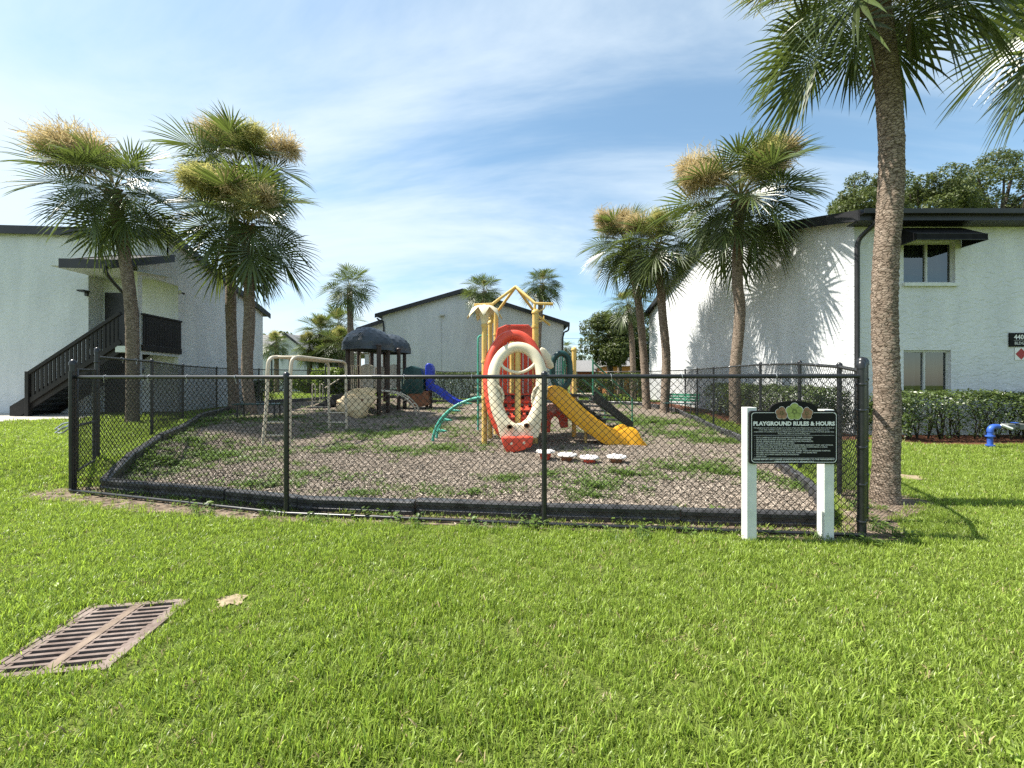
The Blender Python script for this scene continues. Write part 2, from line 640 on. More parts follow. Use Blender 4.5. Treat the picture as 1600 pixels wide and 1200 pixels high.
MT['curtain'] = M('grey curtain', (0.06, 0.07, 0.085), (0.22, 0.24, 0.26), 3.0, rough=0.9, aniso=(5, 5, 0.2))
MT['blind'] = M('pale blind', (0.10, 0.11, 0.10), (0.2, 0.21, 0.20), 5, rough=0.8)
MT['glass'] = M('window glass', (0.012, 0.016, 0.018), None, rough=0.04, spec=0.9)
MT['win_frame'] = M('aluminium window frame', (0.45, 0.46, 0.44), (0.55, 0.56, 0.54), 8, rough=0.4)
MT['blue_pipe'] = M('blue painted pipe', (0.02, 0.07, 0.35), (0.05, 0.14, 0.5), 8, rough=0.45)
MT['fabric'] = M('black awning canvas', (0.008, 0.008, 0.009), (0.014, 0.014, 0.015), 6, rough=0.85, spec=0.15)
MT['orange_wall'] = M('orange painted wall', (0.5, 0.2, 0.06), (0.62, 0.28, 0.1), 3, rough=0.8)
MT['red_sign'] = M('red placard', (0.35, 0.02, 0.02), None, rough=0.5)

MT['bark'] = barkmat('palm bark', (0.12, 0.09, 0.065), (0.27, 0.21, 0.16), (0.44, 0.36, 0.29))
MT['oakbark'] = barkmat('oak bark', (0.05, 0.042, 0.035), (0.11, 0.09, 0.075), (0.2, 0.17, 0.14))
MT['boot'] = M('dry leaf base', (0.10, 0.055, 0.03), (0.26, 0.16, 0.09), 5, rough=0.85, bump=0.4, bscale=20)
MT['frond'] = leafmat('palm leaf', (0.062, 0.098, 0.032), (0.15, 0.20, 0.04), vary=0.45, tmix=0.28, rough=0.36, spec=0.55, yellow=(0.15, 0.15, 0.035), ymix=0.22)
MT['stalk'] = M('palm leaf stalk', (0.13, 0.14, 0.045), (0.22, 0.20, 0.08), 4, rough=0.5)
MT['bloom'] = leafmat('palm blossom', (0.56, 0.45, 0.25), (0.54, 0.43, 0.22), vary=0.35, tmix=0.45, yellow=(0.56, 0.46, 0.27), rough=0.8, spec=0.1)
MT['bloom_green'] = leafmat('young palm blossom', (0.48, 0.45, 0.17), (0.50, 0.47, 0.16), vary=0.3, tmix=0.5, yellow=(0.54, 0.48, 0.24), rough=0.8, spec=0.1)
MT['grass'] = leafmat('lawn grass blade', (0.205, 0.30, 0.042), (0.39, 0.53, 0.068), vary=0.6, tmix=0.42, rough=0.4, spec=0.4, yellow=(0.35, 0.37, 0.10), ymix=0.30, nscale=0.9)
MT['straw'] = leafmat('dry grass blade', (0.34, 0.27, 0.13), (0.36, 0.29, 0.14), vary=0.4, tmix=0.3, yellow=(0.42, 0.36, 0.2))
MT['weed'] = leafmat('weed leaf', (0.085, 0.16, 0.03), (0.2, 0.32, 0.05), vary=0.4, tmix=0.35, yellow=(0.2, 0.22, 0.06), ymix=0.25)
MT['hedge'] = leafmat('hedge leaf', (0.05, 0.085, 0.02), (0.13, 0.19, 0.03), vary=0.45, tmix=0.25, rough=0.35, spec=0.5, yellow=(0.14, 0.17, 0.04), ymix=0.25, nscale=2.5)
MT['oakleaf'] = leafmat('oak leaf', (0.075, 0.105, 0.03), (0.16, 0.20, 0.045), vary=0.45, tmix=0.25, rough=0.45, yellow=(0.12, 0.13, 0.04), ymix=0.3, nscale=0.4)
MT['shrubleaf'] = leafmat('bright shrub leaf', (0.10, 0.18, 0.03), (0.24, 0.34, 0.05), vary=0.4, tmix=0.35)
MT['hedge_core'] = M('hedge twigs', (0.02, 0.02, 0.012), (0.045, 0.04, 0.025), 14, rough=0.95)
MT['chip'] = M('bark chip', (0.19, 0.155, 0.122), (0.46, 0.395, 0.325), 2.0, rough=0.9, rand=0.5, spec=0.15)
# ------------------------------------------------------------------ ground
FENCE_FRONT = [(-5.83, 5.10), (-2.49, 4.24), (0.33, 3.92), (3.30, 3.63)]
FENCE_RIGHT = [(3.72, 4.05), (4.22, 4.95), (4.72, 6.3), (5.5, 8.5), (6.3, 12.0), (7.35, 16.3), (7.2, 20.2), (5.0, 22.0)]
FENCE_BACK = [(5.0, 22.0), (2.0, 22.5), (-1.0, 22.6), (-4.0, 22.6), (-7.0, 22.4), (-10.2, 21.0)]
FENCE_LEFT = [(-6.46, 5.98), (-7.6, 8.1), (-9.6, 11.2), (-11.0, 14.3), (-11.6, 17.6), (-10.2, 21.0)]
BORDER = [(-5.55, 5.24), (-2.45, 4.44), (0.33, 4.12), (3.16, 3.87), (3.5, 4.25), (3.95, 5.1), (4.45, 6.4), (5.2, 8.6), (5.98, 12.0),
          (6.95, 16.2), (6.85, 19.8), (4.9, 21.5), (1.0, 22.15), (-3.0, 22.2), (-6.8, 22.0), (-9.8, 20.6), (-11.1, 17.5),
          (-10.55, 14.5), (-9.2, 11.4), (-7.25, 8.35), (-6.1, 6.15)]
DIRT = [(-6.4, 4.98), (-5.95, 5.25), (-5.6, 5.35), (-5.4, 5.2), (-2.45, 4.42), (0.33, 4.1), (3.3, 3.85), (3.9, 4.6), (4.4, 5.3), (5.0, 5.1), (5.15, 4.7),
        (4.7, 4.35), (4.0, 4.0), (3.6, 3.45), (2.0, 3.66), (0.4, 3.83), (-1.3, 3.95), (-2.5, 4.03), (-3.5, 4.20), (-4.3, 4.34), (-5.2, 4.6), (-6.2, 4.88)]
GRATE_C, GRATE_ROT, GRATE_W, GRATE_L = (-2.39, 2.22), math.radians(9), 0.54, 0.64
HEDGE_BED_FRONT = [(9.15, 8.72), (9.6, 8.45), (11.5, 8.6), (16.0, 8.55), (16.0, 10.08), (9.05, 10.08)]
HEDGE_BED_SIDE = [(7.35, 9.4), (8.2, 9.0), (8.98, 9.3), (8.98, 24.0), (7.9, 24.0), (7.55, 15.0), (7.05, 12.2)]
PATH = [(-19.0, 10.2), (-14.6, 10.35), (-13.2, 11.2), (-12.6, 12.1), (-14.5, 13.0), (-19.0, 13.0)]


def in_poly(x, y, poly):
    """numpy point in polygon"""
    x = np.asarray(x); y = np.asarray(y)
    ins = np.zeros(x.shape, bool)
    n = len(poly)
    for i in range(n):
        x1, y1 = poly[i]; x2, y2 = poly[(i + 1) % n]
        c = ((y1 > y) != (y2 > y)) & (x < (x2 - x1) * (y - y1) / ((y2 - y1) if y2 != y1 else 1e-9) + x1)
        ins ^= c
    return ins


def grate_uv(x, y):
    dx, dy = x - GRATE_C[0], y - GRATE_C[1]
    c, s = math.cos(GRATE_ROT), math.sin(GRATE_ROT)
    return dx * c + dy * s, -dx * s + dy * c


def ground_material():
    m, nt, b = newmat('lawn soil and thatch')
    N, L = nt.nodes, nt.links
    b.inputs['Roughness'].default_value = 0.95
    b.inputs['Specular IOR Level'].default_value = 0.1
    t = N.new('ShaderNodeTexCoord')
    a = N.new('ShaderNodeTexNoise'); a.inputs['Scale'].default_value = 0.5; a.inputs['Detail'].default_value = 8
    c = N.new('ShaderNodeTexNoise'); c.inputs['Scale'].default_value = 30; c.inputs['Detail'].default_value = 6
    L.new(t.outputs['Object'], a.inputs['Vector']); L.new(t.outputs['Object'], c.inputs['Vector'])
    r1 = N.new('ShaderNodeValToRGB')
    r1.color_ramp.elements[0].position = 0.35; r1.color_ramp.elements[0].color = (0.11, 0.155, 0.035, 1)
    r1.color_ramp.elements[1].position = 0.7; r1.color_ramp.elements[1].color = (0.17, 0.21, 0.055, 1)
    L.new(a.outputs['Fac'], r1.inputs['Fac'])
    r2 = N.new('ShaderNodeValToRGB')
    r2.color_ramp.elements[0].position = 0.3; r2.color_ramp.elements[0].color = (0.4, 0.42, 0.4, 1)
    r2.color_ramp.elements[1].position = 0.7; r2.color_ramp.elements[1].color = (1.25, 1.2, 1.1, 1)
    L.new(c.outputs['Fac'], r2.inputs['Fac'])
    mx = N.new('ShaderNodeMix'); mx.data_type = 'RGBA'; mx.blend_type = 'MULTIPLY'; mx.inputs[0].default_value = 1
    L.new(r1.outputs[0], mx.inputs[6]); L.new(r2.outputs[0], mx.inputs[7])
    L.new(mx.outputs[2], b.inputs['Base Color'])
    bp = N.new('ShaderNodeBump'); bp.inputs['Strength'].default_value = 0.9; bp.inputs['Distance'].default_value = 0.05
    L.new(c.outputs['Fac'], bp.inputs['Height']); L.new(bp.outputs[0], b.inputs['Normal'])
    return m


def ground_sheet():
    xs = sorted(set([-900, -400, -200, -120, -80, -60, -50] + [x * 1.0 for x in range(-40, 41)] + [x * 0.5 for x in range(-30, 31)] + [-8 + 0.125 * k for k in range(25)] + [50, 60, 80, 120, 200, 400, 900]))
    ys = sorted(set([-300, -100, -40, -20, -10, -6] + [y * 0.5 for y in range(-8, 60)] + [4.5 + 0.125 * k for k in range(17)] + list(range(30, 60, 2)) + [60, 70, 80, 100, 140, 200, 400, 900, 1800]))
    bm = bmesh.new()
    g = [[bm.verts.new((x, y, gz(x, y))) for y in ys] for x in xs]
    for i in range(len(xs) - 1):
        for j in range(len(ys) - 1):
            bm.faces.new((g[i][j], g[i + 1][j], g[i + 1][j + 1], g[i][j + 1]))
    # opening over the storm drain
    c, s = math.cos(GRATE_ROT), math.sin(GRATE_ROT)
    hw, hl = GRATE_W / 2 - 0.01, GRATE_L / 2 - 0.01
    for nx, ny, d in ((c, s, hw), (-c, -s, hw), (-s, c, hl), (s, -c, hl)):
        fs = [f for f in bm.faces if abs(f.calc_center_median().x - GRATE_C[0]) < 2 and abs(f.calc_center_median().y - GRATE_C[1]) < 2]
        es = list({e for f in fs for e in f.edges}); vs = list({v for f in fs for v in f.verts})
        bmesh.ops.bisect_plane(bm, geom=fs + es + vs, plane_co=(GRATE_C[0] + nx * d, GRATE_C[1] + ny * d, 0), plane_no=(nx, ny, 0))
    kill = []
    for f in bm.faces:
        p = f.calc_center_median()
        u, v = grate_uv(p.x, p.y)
        if abs(u) < hw and abs(v) < hl:
            kill.append(f)
    bmesh.ops.delete(bm, geom=kill, context='FACES')
    for f in bm.faces:
        f.smooth = True
    me = bpy.data.meshes.new('lawn')
    bm.to_mesh(me); bm.free()
    me.materials.append(ground_material())
    o = bpy.data.objects.new('lawn', me)
    COL.objects.link(o)
    tag(o, 'wide green lawn around the fenced playground', 'lawn', kind='structure')


def sheet(name, poly, lift, mat, step=0.5, label=None, cat=None, rough=0.0):
    bm = bmesh.new()
    bm.faces.new([bm.verts.new((x, y, 0)) for x, y in poly])
    bmesh.ops.triangulate(bm, faces=bm.faces[:])
    xs = [p[0] for p in poly]; ys = [p[1] for p in poly]
    x = math.floor(min(xs)) + 0.013
    while x < max(xs):
        bmesh.ops.bisect_plane(bm, geom=bm.verts[:] + bm.edges[:] + bm.faces[:], plane_co=(x, 0, 0), plane_no=(1, 0, 0)); x += step
    y = math.floor(min(ys)) + 0.013
    while y < max(ys):
        bmesh.ops.bisect_plane(bm, geom=bm.verts[:] + bm.edges[:] + bm.faces[:], plane_co=(0, y, 0), plane_no=(0, 1, 0)); y += step
    for v in bm.verts:
        v.co.z = gz(v.co.x, v.co.y) + lift + (rough * (mnoise.noise(Vector((v.co.x * 1.3, v.co.y * 1.3, 0))) * 0.5 + 0.5) if rough else 0)
    bmesh.ops.recalc_face_normals(bm, faces=bm.faces)
    for f in bm.faces:
        f.smooth = True
        if f.normal.z < 0: f.normal_flip()
    me = bpy.data.meshes.new(name)
    bm.to_mesh(me); bm.free()
    me.materials.append(mat)
    o = bpy.data.objects.new(name, me)
    COL.objects.link(o)
    tag(o, label, cat, kind='structure')
    return o


def jag(poly, amp, per=0.35, seed=1):
    """break a polygon's outline up so that it reads as worn ground"""
    r = random.Random(seed)
    out = []
    n = len(poly)
    for i in range(n):
        a = Vector(poly[i]); b = Vector(poly[(i + 1) % n])
        k = max(1, int((b - a).length / per))
        for j in range(k):
            p = a.lerp(b, j / k)
            out.append((p.x + r.uniform(-amp, amp), p.y + r.uniform(-amp, amp)))
    return out


ground_sheet()
sheet('dirt_strip', jag(DIRT, 0.035, seed=3), 0.006, MT['dirt'], 0.2, 'bare sandy dirt along the foot of the front fence', 'dirt')
sheet('playground_ground', BORDER, 0.012, MT['mulch_col'], 0.2, 'bark mulch ground inside the playground fence', 'mulch', rough=0.02)
sheet('mulch_bed', jag(HEDGE_BED_FRONT, 0.05, seed=4), 0.006, MT['red_mulch'], 1.0, 'red brown mulch bed under the front hedge', 'mulch bed')
sheet('mulch_bed', jag(HEDGE_BED_SIDE, 0.05, seed=5), 0.006, MT['red_mulch'], 1.0, 'mulch bed between the right fence and the sunlit wall', 'mulch bed')
sheet('path', PATH, 0.02, MT['concrete'], 1.0, 'concrete path at the foot of the outside stairs', 'path')

# ------------------------------------------------------------------ blades, weeds and chips as instances on points
SRC = {}


def src_collection(name, objs):
    c = bpy.data.collections.new(name)        # holds the pattern tufts only, it is not in the scene
    for o in objs:
        c.objects.link(o)
    SRC[name] = c
    return c


def blade_tuft(seed, n, rad, hmin, hmax, wid, lean, mat, name):
    r = np.random.default_rng(seed)
    V = []; F = []
    for i in range(n):
        a = r.uniform(0, 2 * PI); d = rad * math.sqrt(r.uniform(0, 1))
        p = np.array([d * math.cos(a), d * math.sin(a), 0.0])
        h = r.uniform(hmin, hmax)
        az = r.uniform(0, 2 * PI)
        ln = r.uniform(0.15, lean) * h
        dr = np.array([math.cos(az), math.sin(az), 0])
        sd = np.array([-math.sin(az), math.cos(az), 0])
        w = wid * r.uniform(0.7, 1.25)
        b = len(V)
        for t, k in ((0, 0.8), (0.45, 1.0), (0.8, 0.7)):
            c = p + dr * ln * t ** 1.7 + np.array([0, 0, h * (t - 0.22 * t * t * (lean > 0.6))])
            V.append(c - sd * w * k / 2); V.append(c + sd * w * k / 2)
        V.append(p + dr * ln * 1.05 + np.array([0, 0, h * (1 - 0.22 * (lean > 0.6))]))
        F += [(b, b + 1, b + 3, b + 2), (b + 2, b + 3, b + 5, b + 4), (b + 4, b + 5, b + 6)]
    me = bpy.data.meshes.new(name)
    me.from_pydata([tuple(v) for v in V], [], F)
    for p in me.polygons:
        p.use_smooth = True
    me.materials.append(mat)
    return bpy.data.objects.new(name, me)


def rosette(seed, n, rad, leaf, mat, name):
    r = np.random.default_rng(seed)
    V = []; F = []
    for i in range(n):
        az = r.uniform(0, 2 * PI)
        d = np.array([math.cos(az), math.sin(az), 0]); s = np.array([-math.sin(az), math.cos(az), 0])
        L = leaf * r.uniform(0.6, 1.3); st = r.uniform(0.02, rad); z0 = r.uniform(0.01, 0.05 + rad * 0.35)
        up = r.uniform(-0.2, 0.7)
        b = len(V)
        q = d * st + np.array([0, 0, z0])
        V += [q, q + d * L * 0.5 + s * L * 0.32 + np.array([0, 0, up * L * 0.5]), q + d * L + np.array([0, 0, up * L * 0.6]), q + d * L * 0.5 - s * L * 0.32 + np.array([0, 0, up * L * 0.5])]
        F.append((b, b + 1, b + 2, b + 3))
    me = bpy.data.meshes.new(name)
    me.from_pydata([tuple(v) for v in V], [], F)
    me.materials.append(mat)
    return bpy.data.objects.new(name, me)


def chip_obj(seed, name):
    r = random.Random(seed)
    mb = MB()
    L, w, h = r.uniform(0.03, 0.065), r.uniform(0.010, 0.022), r.uniform(0.004, 0.009)
    mb.add([(-L / 2, -w / 2, 0), (L / 2, -w * 0.3, 0.004), (L / 2 * 0.9, w * 0.4, 0.002), (-L / 2 * 0.9, w / 2, 0),
            (-L / 2, -w / 2, h), (L / 2, -w * 0.3, h + 0.006), (L / 2 * 0.9, w * 0.4, h + 0.003), (-L / 2 * 0.9, w / 2, h)],
           [(0, 1, 5, 4), (1, 2, 6, 5), (2, 3, 7, 6), (3, 0, 4, 7), (4, 5, 6, 7)])
    me = bpy.data.meshes.new(name)
    me.from_pydata(mb.v, [], mb.f)
    me.materials.append(MT['chip'])
    return bpy.data.objects.new(name, me)


def scatter(name, pts, rot, scl, idx, coll, label, cat):
    me = bpy.data.meshes.new(name)
    me.vertices.add(len(pts))
    me.vertices.foreach_set('co', np.asarray(pts, np.float32).ravel())
    a = me.attributes.new('rot', 'FLOAT_VECTOR', 'POINT'); a.data.foreach_set('vector', np.asarray(rot, np.float32).ravel())
    a = me.attributes.new('scl', 'FLOAT_VECTOR', 'POINT'); a.data.foreach_set('vector', np.asarray(scl, np.float32).ravel())
    a = me.attributes.new('idx', 'INT', 'POINT'); a.data.foreach_set('value', np.asarray(idx, np.int32))
    me.update()
    o = bpy.data.objects.new(name, me)
    COL.objects.link(o)
    tag(o, label, cat, kind='stuff')
    ng = bpy.data.node_groups.new(name + ' scatter', 'GeometryNodeTree')
    ng.interface.new_socket('Geometry', in_out='INPUT', socket_type='NodeSocketGeometry')
    ng.interface.new_socket('Geometry', in_out='OUTPUT', socket_type='NodeSocketGeometry')
    N, L = ng.nodes, ng.links
    gi = N.new('NodeGroupInput'); go = N.new('NodeGroupOutput')
    ci = N.new('GeometryNodeCollectionInfo')
    ci.inputs['Collection'].default_value = coll
    ci.inputs['Separate Children'].default_value = True
    ci.inputs['Reset Children'].default_value = True
    ip = N.new('GeometryNodeInstanceOnPoints')
    ip.inputs['Pick Instance'].default_value = True
    L.new(gi.outputs[0], ip.inputs['Points'])
    L.new(ci.outputs[0], ip.inputs['Instance'])
    for nm, tp, sock in (('idx', 'INT', 'Instance Index'), ('rot', 'FLOAT_VECTOR', 'Rotation'), ('scl', 'FLOAT_VECTOR', 'Scale')):
        na = N.new('GeometryNodeInputNamedAttribute')
        na.data_type = tp
        na.inputs['Name'].default_value = nm
        L.new(na.outputs['Attribute'], ip.inputs[sock])
    L.new(ip.outputs[0], go.inputs[0])
    md = o.modifiers.new('scatter', 'NODES')
    md.node_group = ng
    return o


src_collection('grass tufts', [blade_tuft(20 + i, 34, 0.07, 0.024, 0.062, 0.0050, 0.95 if i % 3 else 0.55, MT['grass'], 'grass_tuft') for i in range(7)] + [blade_tuft(29, 16, 0.07, 0.02, 0.05, 0.006, 1.2, MT['straw'], 'grass_tuft_straw')] + [rosette(33, 9, 0.035, 0.026, MT['grass'], 'grass_weed')])
src_collection('weed plants', [rosette(50 + i, 22, 0.07, 0.05, MT['weed'], 'weed_plant') for i in range(4)] +
               [blade_tuft(70 + i, 26, 0.08, 0.04, 0.11, 0.007, 1.1, MT['weed'], 'weed_grass') for i in range(3)])
src_collection('bark chips', [chip_obj(90 + i, 'bark_chip') for i in range(6)])


def blocked(x, y, grow=0.0):
    u, v = grate_uv(x, y)
    b = (np.abs(u) < GRATE_W / 2 + 0.005) & (np.abs(v) < GRATE_L / 2 + 0.0)
    b |= in_poly(x, y, BORDER) | in_poly(x, y, HEDGE_BED_FRONT) | in_poly(x, y, HEDGE_BED_SIDE) | in_poly(x, y, PATH)
    b |= (x > 8.95) & (y > 10.0)
    b |= (x < -11.2) & (y > 12.2)
    return b


def vnoise(x, y, s, seed=0):
    return np.array([mnoise.noise(Vector((a * s + seed * 7.1, b * s - seed * 3.3, seed))) for a, b in zip(x, y)])


def grass_points():
    P = []; S = []
    # bands of distance: (y0, y1, tufts per square metre, size)
    for y0, y1, den, sz in ((1.05, 2.6, 640, 0.9), (2.6, 4.2, 520, 0.92), (4.2, 6.5, 340, 1.0), (6.5, 10.0, 170, 1.2), (10.0, 16.0, 55, 1.6)):
        w = 1.42 * y1 + 0.8
        n = int(2 * w * (y1 - y0) * den)
        x = nrg.uniform(-w, w, n); y = nrg.uniform(y0, y1, n)
        k = (np.abs(x) < 1.42 * y + 0.8) & ~blocked(x, y)
        x = x[k]; y = y[k]
        dirt = in_poly(x + nrg.normal(0, 0.07, len(x)), y + nrg.normal(0, 0.07, len(x)), DIRT)
        k = ~dirt | (nrg.uniform(0, 1, len(x)) < 0.06)
        # small bare patches
        for cx, cy, rr in ((-1.88, 2.56, 0.085), (-2.30, 2.86, 0.06), (6.05, 5.86, 0.22), (1.95, 1.62, 0.04), (3.05, 2.92, 0.07), (-2.02, 2.95, 0.05)):
            k &= ~(((x - cx) ** 2 + ((y - cy) * 1.0) ** 2) < (rr * nrg.uniform(0.6, 1.15, len(x))) ** 2)
        x = x[k]; y = y[k]
        P.append(np.stack([x, y, gz_np(x, y) - 0.004], 1)); S.append(np.full(len(x), sz))
    # beyond the playground
    n = 9000
    x = nrg.uniform(-16, 12, n); y = nrg.uniform(22.9, 36, n)
    P.append(np.stack([x, y, gz_np(x, y)], 1)); S.append(np.full(n, 2.0))
    P = np.concatenate(P); S = np.concatenate(S)
    big = vnoise(P[:, 0], P[:, 1], 0.9, 1) * 0.28 + vnoise(P[:, 0], P[:, 1], 3.1, 2) * 0.22
    S = S * (1.0 + big) * nrg.uniform(0.75, 1.2, len(S))
    n = len(P)
    # the lawn leans and grows unevenly
    rot = np.stack([nrg.normal(0, 0.16, n), nrg.normal(0, 0.16, n), nrg.uniform(0, 2 * PI, n)], 1)
    scl = np.stack([S, S, S * nrg.uniform(0.8, 1.2, n)], 1)
    idx = nrg.integers(0, 7, n)
    pick = nrg.uniform(0, 1, n)
    dry = vnoise(P[:, 0], P[:, 1], 1.3, 9)
    idx = np.where(pick < 0.035 + 0.10 * np.clip(dry, 0, 1), 7, idx)
    idx = np.where(pick > 0.996, 8, idx)
    scatter('grass', P, rot, scl, idx, SRC['grass tufts'], 'bright green mown lawn grass', 'grass')


PATCHES = []


def G(px, py):
    """where a bearing meets the ground"""
    Y = 10.0
    for _ in range(60):
        X = (px - 800) / 600 * Y
        Yn = 600 * (EYE - gz(X, Y)) / (py - 600)
        Y = 0.5 * Y + 0.5 * min(Yn, 60)
    return ((px - 800) / 600 * Y, Y)


for px, py, r_, d_ in ((340, 716, 0.8, 90), (250, 722, 0.9, 80), (215, 745, 0.6, 80), (300, 690, 1.0, 50), (390, 762, 0.4, 60), (655, 772, 0.38, 140),
                       (690, 704, 0.75, 90), (640, 706, 0.6, 70), (800, 752, 0.45, 90), (918, 766, 0.5, 120), (928, 780, 0.2, 200), (1085, 735, 0.75, 90),
                       (1130, 745, 0.6, 70), (1250, 762, 0.45, 170), (1262, 755, 0.25, 220), (980, 745, 0.6, 55), (1020, 662, 2.2, 30), (1080, 680, 1.6, 30),
                       (960, 655, 2.0, 25), (590, 680, 1.8, 22), (660, 672, 1.6, 18), (770, 655, 1.6, 25), (470, 745, 0.7, 40), (520, 705, 0.8, 35),
                       (560, 775, 0.4, 60), (740, 775, 0.25, 70), (1190, 720, 0.6, 60), (860, 745, 0.3, 70), (450, 655, 1.6, 18), (330, 660, 1.4, 35), (1130, 690, 0.9, 40)):
    x, y = G(px, py)
    PATCHES.append((x, y, r_, d_))


def weed_points():
    P = []; I = []; S = []
    for x, y, r_, d_ in PATCHES:
        n = int(PI * r_ * r_ * d_ * 2.2)
        a = nrg.uniform(0, 2 * PI, n); d = r_ * np.abs(nrg.normal(0, 0.62, n))
        xx = x + d * np.cos(a) * 1.4; yy = y + d * np.sin(a) * 0.8
        k = in_poly(xx, yy, BORDER) & (vnoise(xx, yy, 2.6, 8) + nrg.normal(0, 0.18, len(xx)) > -0.08)
        xx = xx[k]; yy = yy[k]
        P.append(np.stack([xx, yy, gz_np(xx, yy) + 0.014], 1))
        kind = nrg.uniform(0, 1) < 0.45
        I.append(nrg.integers(0, 4, len(xx)) if kind else nrg.integers(0, 7, len(xx)))
        S.append(nrg.uniform(0.35, 0.95, len(xx)) * (1 + 0.03 * y))
    # thin growth everywhere, thicker along the borders
    n = 6000
    xx = nrg.uniform(-11.5, 7.5, n); yy = nrg.uniform(4.0, 22, n)
    k = in_poly(xx, yy, BORDER)
    xx = xx[k]; yy = yy[k]
    nn = vnoise(xx, yy, 0.7, 5)
    k = nn > 0.12
    xx = xx[k]; yy = yy[k]
    P.append(np.stack([xx, yy, gz_np(xx, yy) + 0.012], 1)); I.append(nrg.integers(0, 7, len(xx))); S.append(nrg.uniform(0.35, 0.9, len(xx)) * (1 + 0.03 * yy))
    # along the foot of the front fence and the left border
    for (a, b, c) in (((-5.6, 5.0), (-2.4, 4.2), 40), ((-2.4, 4.12), (0.4, 3.85), 30), ((0.4, 3.82), (3.3, 3.52), 40), ((-6.3, 6.6), (-10.0, 13.8), 260), ((3.4, 3.5), (4.2, 4.5), 14)):
        t = nrg.uniform(0, 1, c)
        xx = a[0] + (b[0] - a[0]) * t + nrg.normal(0, 0.09, c); yy = a[1] + (b[1] - a[1]) * t + nrg.normal(0, 0.09, c)
        P.append(np.stack([xx, yy, gz_np(xx, yy) + 0.01], 1)); I.append(nrg.integers(0, 7, c)); S.append(nrg.uniform(0.4, 1.2, c))
    P = np.concatenate(P); I = np.concatenate(I); S = np.concatenate(S)
    n = len(P)
    rot = np.stack([nrg.normal(0, 0.1, n), nrg.normal(0, 0.1, n), nrg.uniform(0, 2 * PI, n)], 1)
    scatter('weeds', P, rot, np.stack([S, S, S], 1), I, SRC['weed plants'], 'low green weeds and grass growing through the bark mulch', 'weeds')


def chip_points():
    P = []
    for y0, y1, den in ((3.8, 6.0, 1700), (6.0, 8.5, 800), (8.5, 12.0, 220), (12, 22, 40)):
        w = 11.5 if y1 > 6 else 6.0
        n = int(2 * w * (y1 - y0) * den)
        x = nrg.uniform(-w, w, n); y = nrg.uniform(y0, y1, n)
        k = in_poly(x, y, BORDER)
        x = x[k]; y = y[k]
        P.append(np.stack([x, y, gz_np(x, y) + 0.02 + nrg.uniform(0, 0.015, len(x))], 1))
    n = 2200
    x = nrg.uniform(-7, 4.6, n); y = nrg.uniform(3.4, 5.6, n)
    k = in_poly(x, y, DIRT) & ~in_poly(x, y, BORDER)
    P.append(np.stack([x[k], y[k], gz_np(x[k], y[k]) + 0.008], 1))
    P = np.concatenate(P); n = len(P)
    rot = np.stack([nrg.normal(0, 0.28, n), nrg.normal(0, 0.28, n), nrg.uniform(0, 2 * PI, n)], 1)
    s = nrg.uniform(0.45, 1.1, n)
    scatter('bark_chips', P, rot, np.stack([s, s, s], 1), nrg.integers(0, 6, n), SRC['bark chips'], 'loose brown bark chips covering the playground ground', 'bark chips')


grass_points()
chip_points()
weed_points()
for cx, cy, rr, lb in ((-1.88, 2.56, 0.10, 'pale bare sand patch in the lawn beside the storm drain'), (6.05, 5.86, 0.24, 'pale bare sand patch in the lawn beyond the near palm')):
    sheet('sand_patch', [(cx + q_ * rr * math.cos(a * PI / 9), cy + q_ * 0.8 * rr * math.sin(a * PI / 9)) for a in range(18) for q_ in (rnd.uniform(0.55, 1.2),)], 0.012, MT['sand'], 0.1, lb, 'sand patch')
# ------------------------------------------------------------------ buildings


class Frame:
    """a building's own axes: u along its front, v into its depth"""

    def __init__(s, ox, oy, rot):
        s.o = Vector((ox, oy, 0)); s.u = Vector((math.cos(rot), math.sin(rot), 0)); s.v = Vector((-math.sin(rot), math.cos(rot), 0)); s.rot = rot

    def p(s, u, v, z):
        return s.o + s.u * u + s.v * v + Vector((0, 0, z))


def wall_open(mb, A, B, top, openings, z0, depth, inward):
    """front skin of a wall from A to B (horizontal points), top(t) gives the height at distance t; rectangular openings
    (t0, t1, z0, z1) with reveals of the given depth"""
    A = Vector(A); B = Vector(B)
    L = (B - A).length
    d = (B - A).normalized()
    cuts = sorted(set([0, L] + [o[0] for o in openings] + [o[1] for o in openings] + [t for t in getattr(top, 'knots', []) if 0 < t < L]))
    for i in range(len(cuts) - 1):
        a, b = cuts[i], cuts[i + 1]
        mid = (a + b) / 2
        zs = sorted([(o[2], o[3]) for o in openings if o[0] <= mid <= o[1]])
        lo = z0
        for q0, q1 in zs:
            if q0 > lo + 1e-6:
                mb.quad(A + d * a + Vector((0, 0, lo)), A + d * b + Vector((0, 0, lo)), A + d * b + Vector((0, 0, q0)), A + d * a + Vector((0, 0, q0)))
            lo = q1
        mb.quad(A + d * a + Vector((0, 0, lo)), A + d * b + Vector((0, 0, lo)), A + d * b + Vector((0, 0, top(b))), A + d * a + Vector((0, 0, top(a))))
    n = Vector(inward).normalized() * depth
    for t0, t1, q0, q1 in openings:
        c = [A + d * t0 + Vector((0, 0, q0)), A + d * t1 + Vector((0, 0, q0)), A + d * t1 + Vector((0, 0, q1)), A + d * t0 + Vector((0, 0, q1))]
        for k in range(4):
            mb.quad(c[k], c[(k + 1) % 4], c[(k + 1) % 4] + n, c[k] + n)


def flat_top(z):
    return lambda t: z


def poly_top(pts):
    def f(t):
        for (a, za), (b, zb) in zip(pts, pts[1:]):
            if t <= b + 1e-6:
                return za + (zb - za) * (t - a) / (b - a)
        return pts[-1][1]
    f.knots = [p[0] for p in pts]
    return f


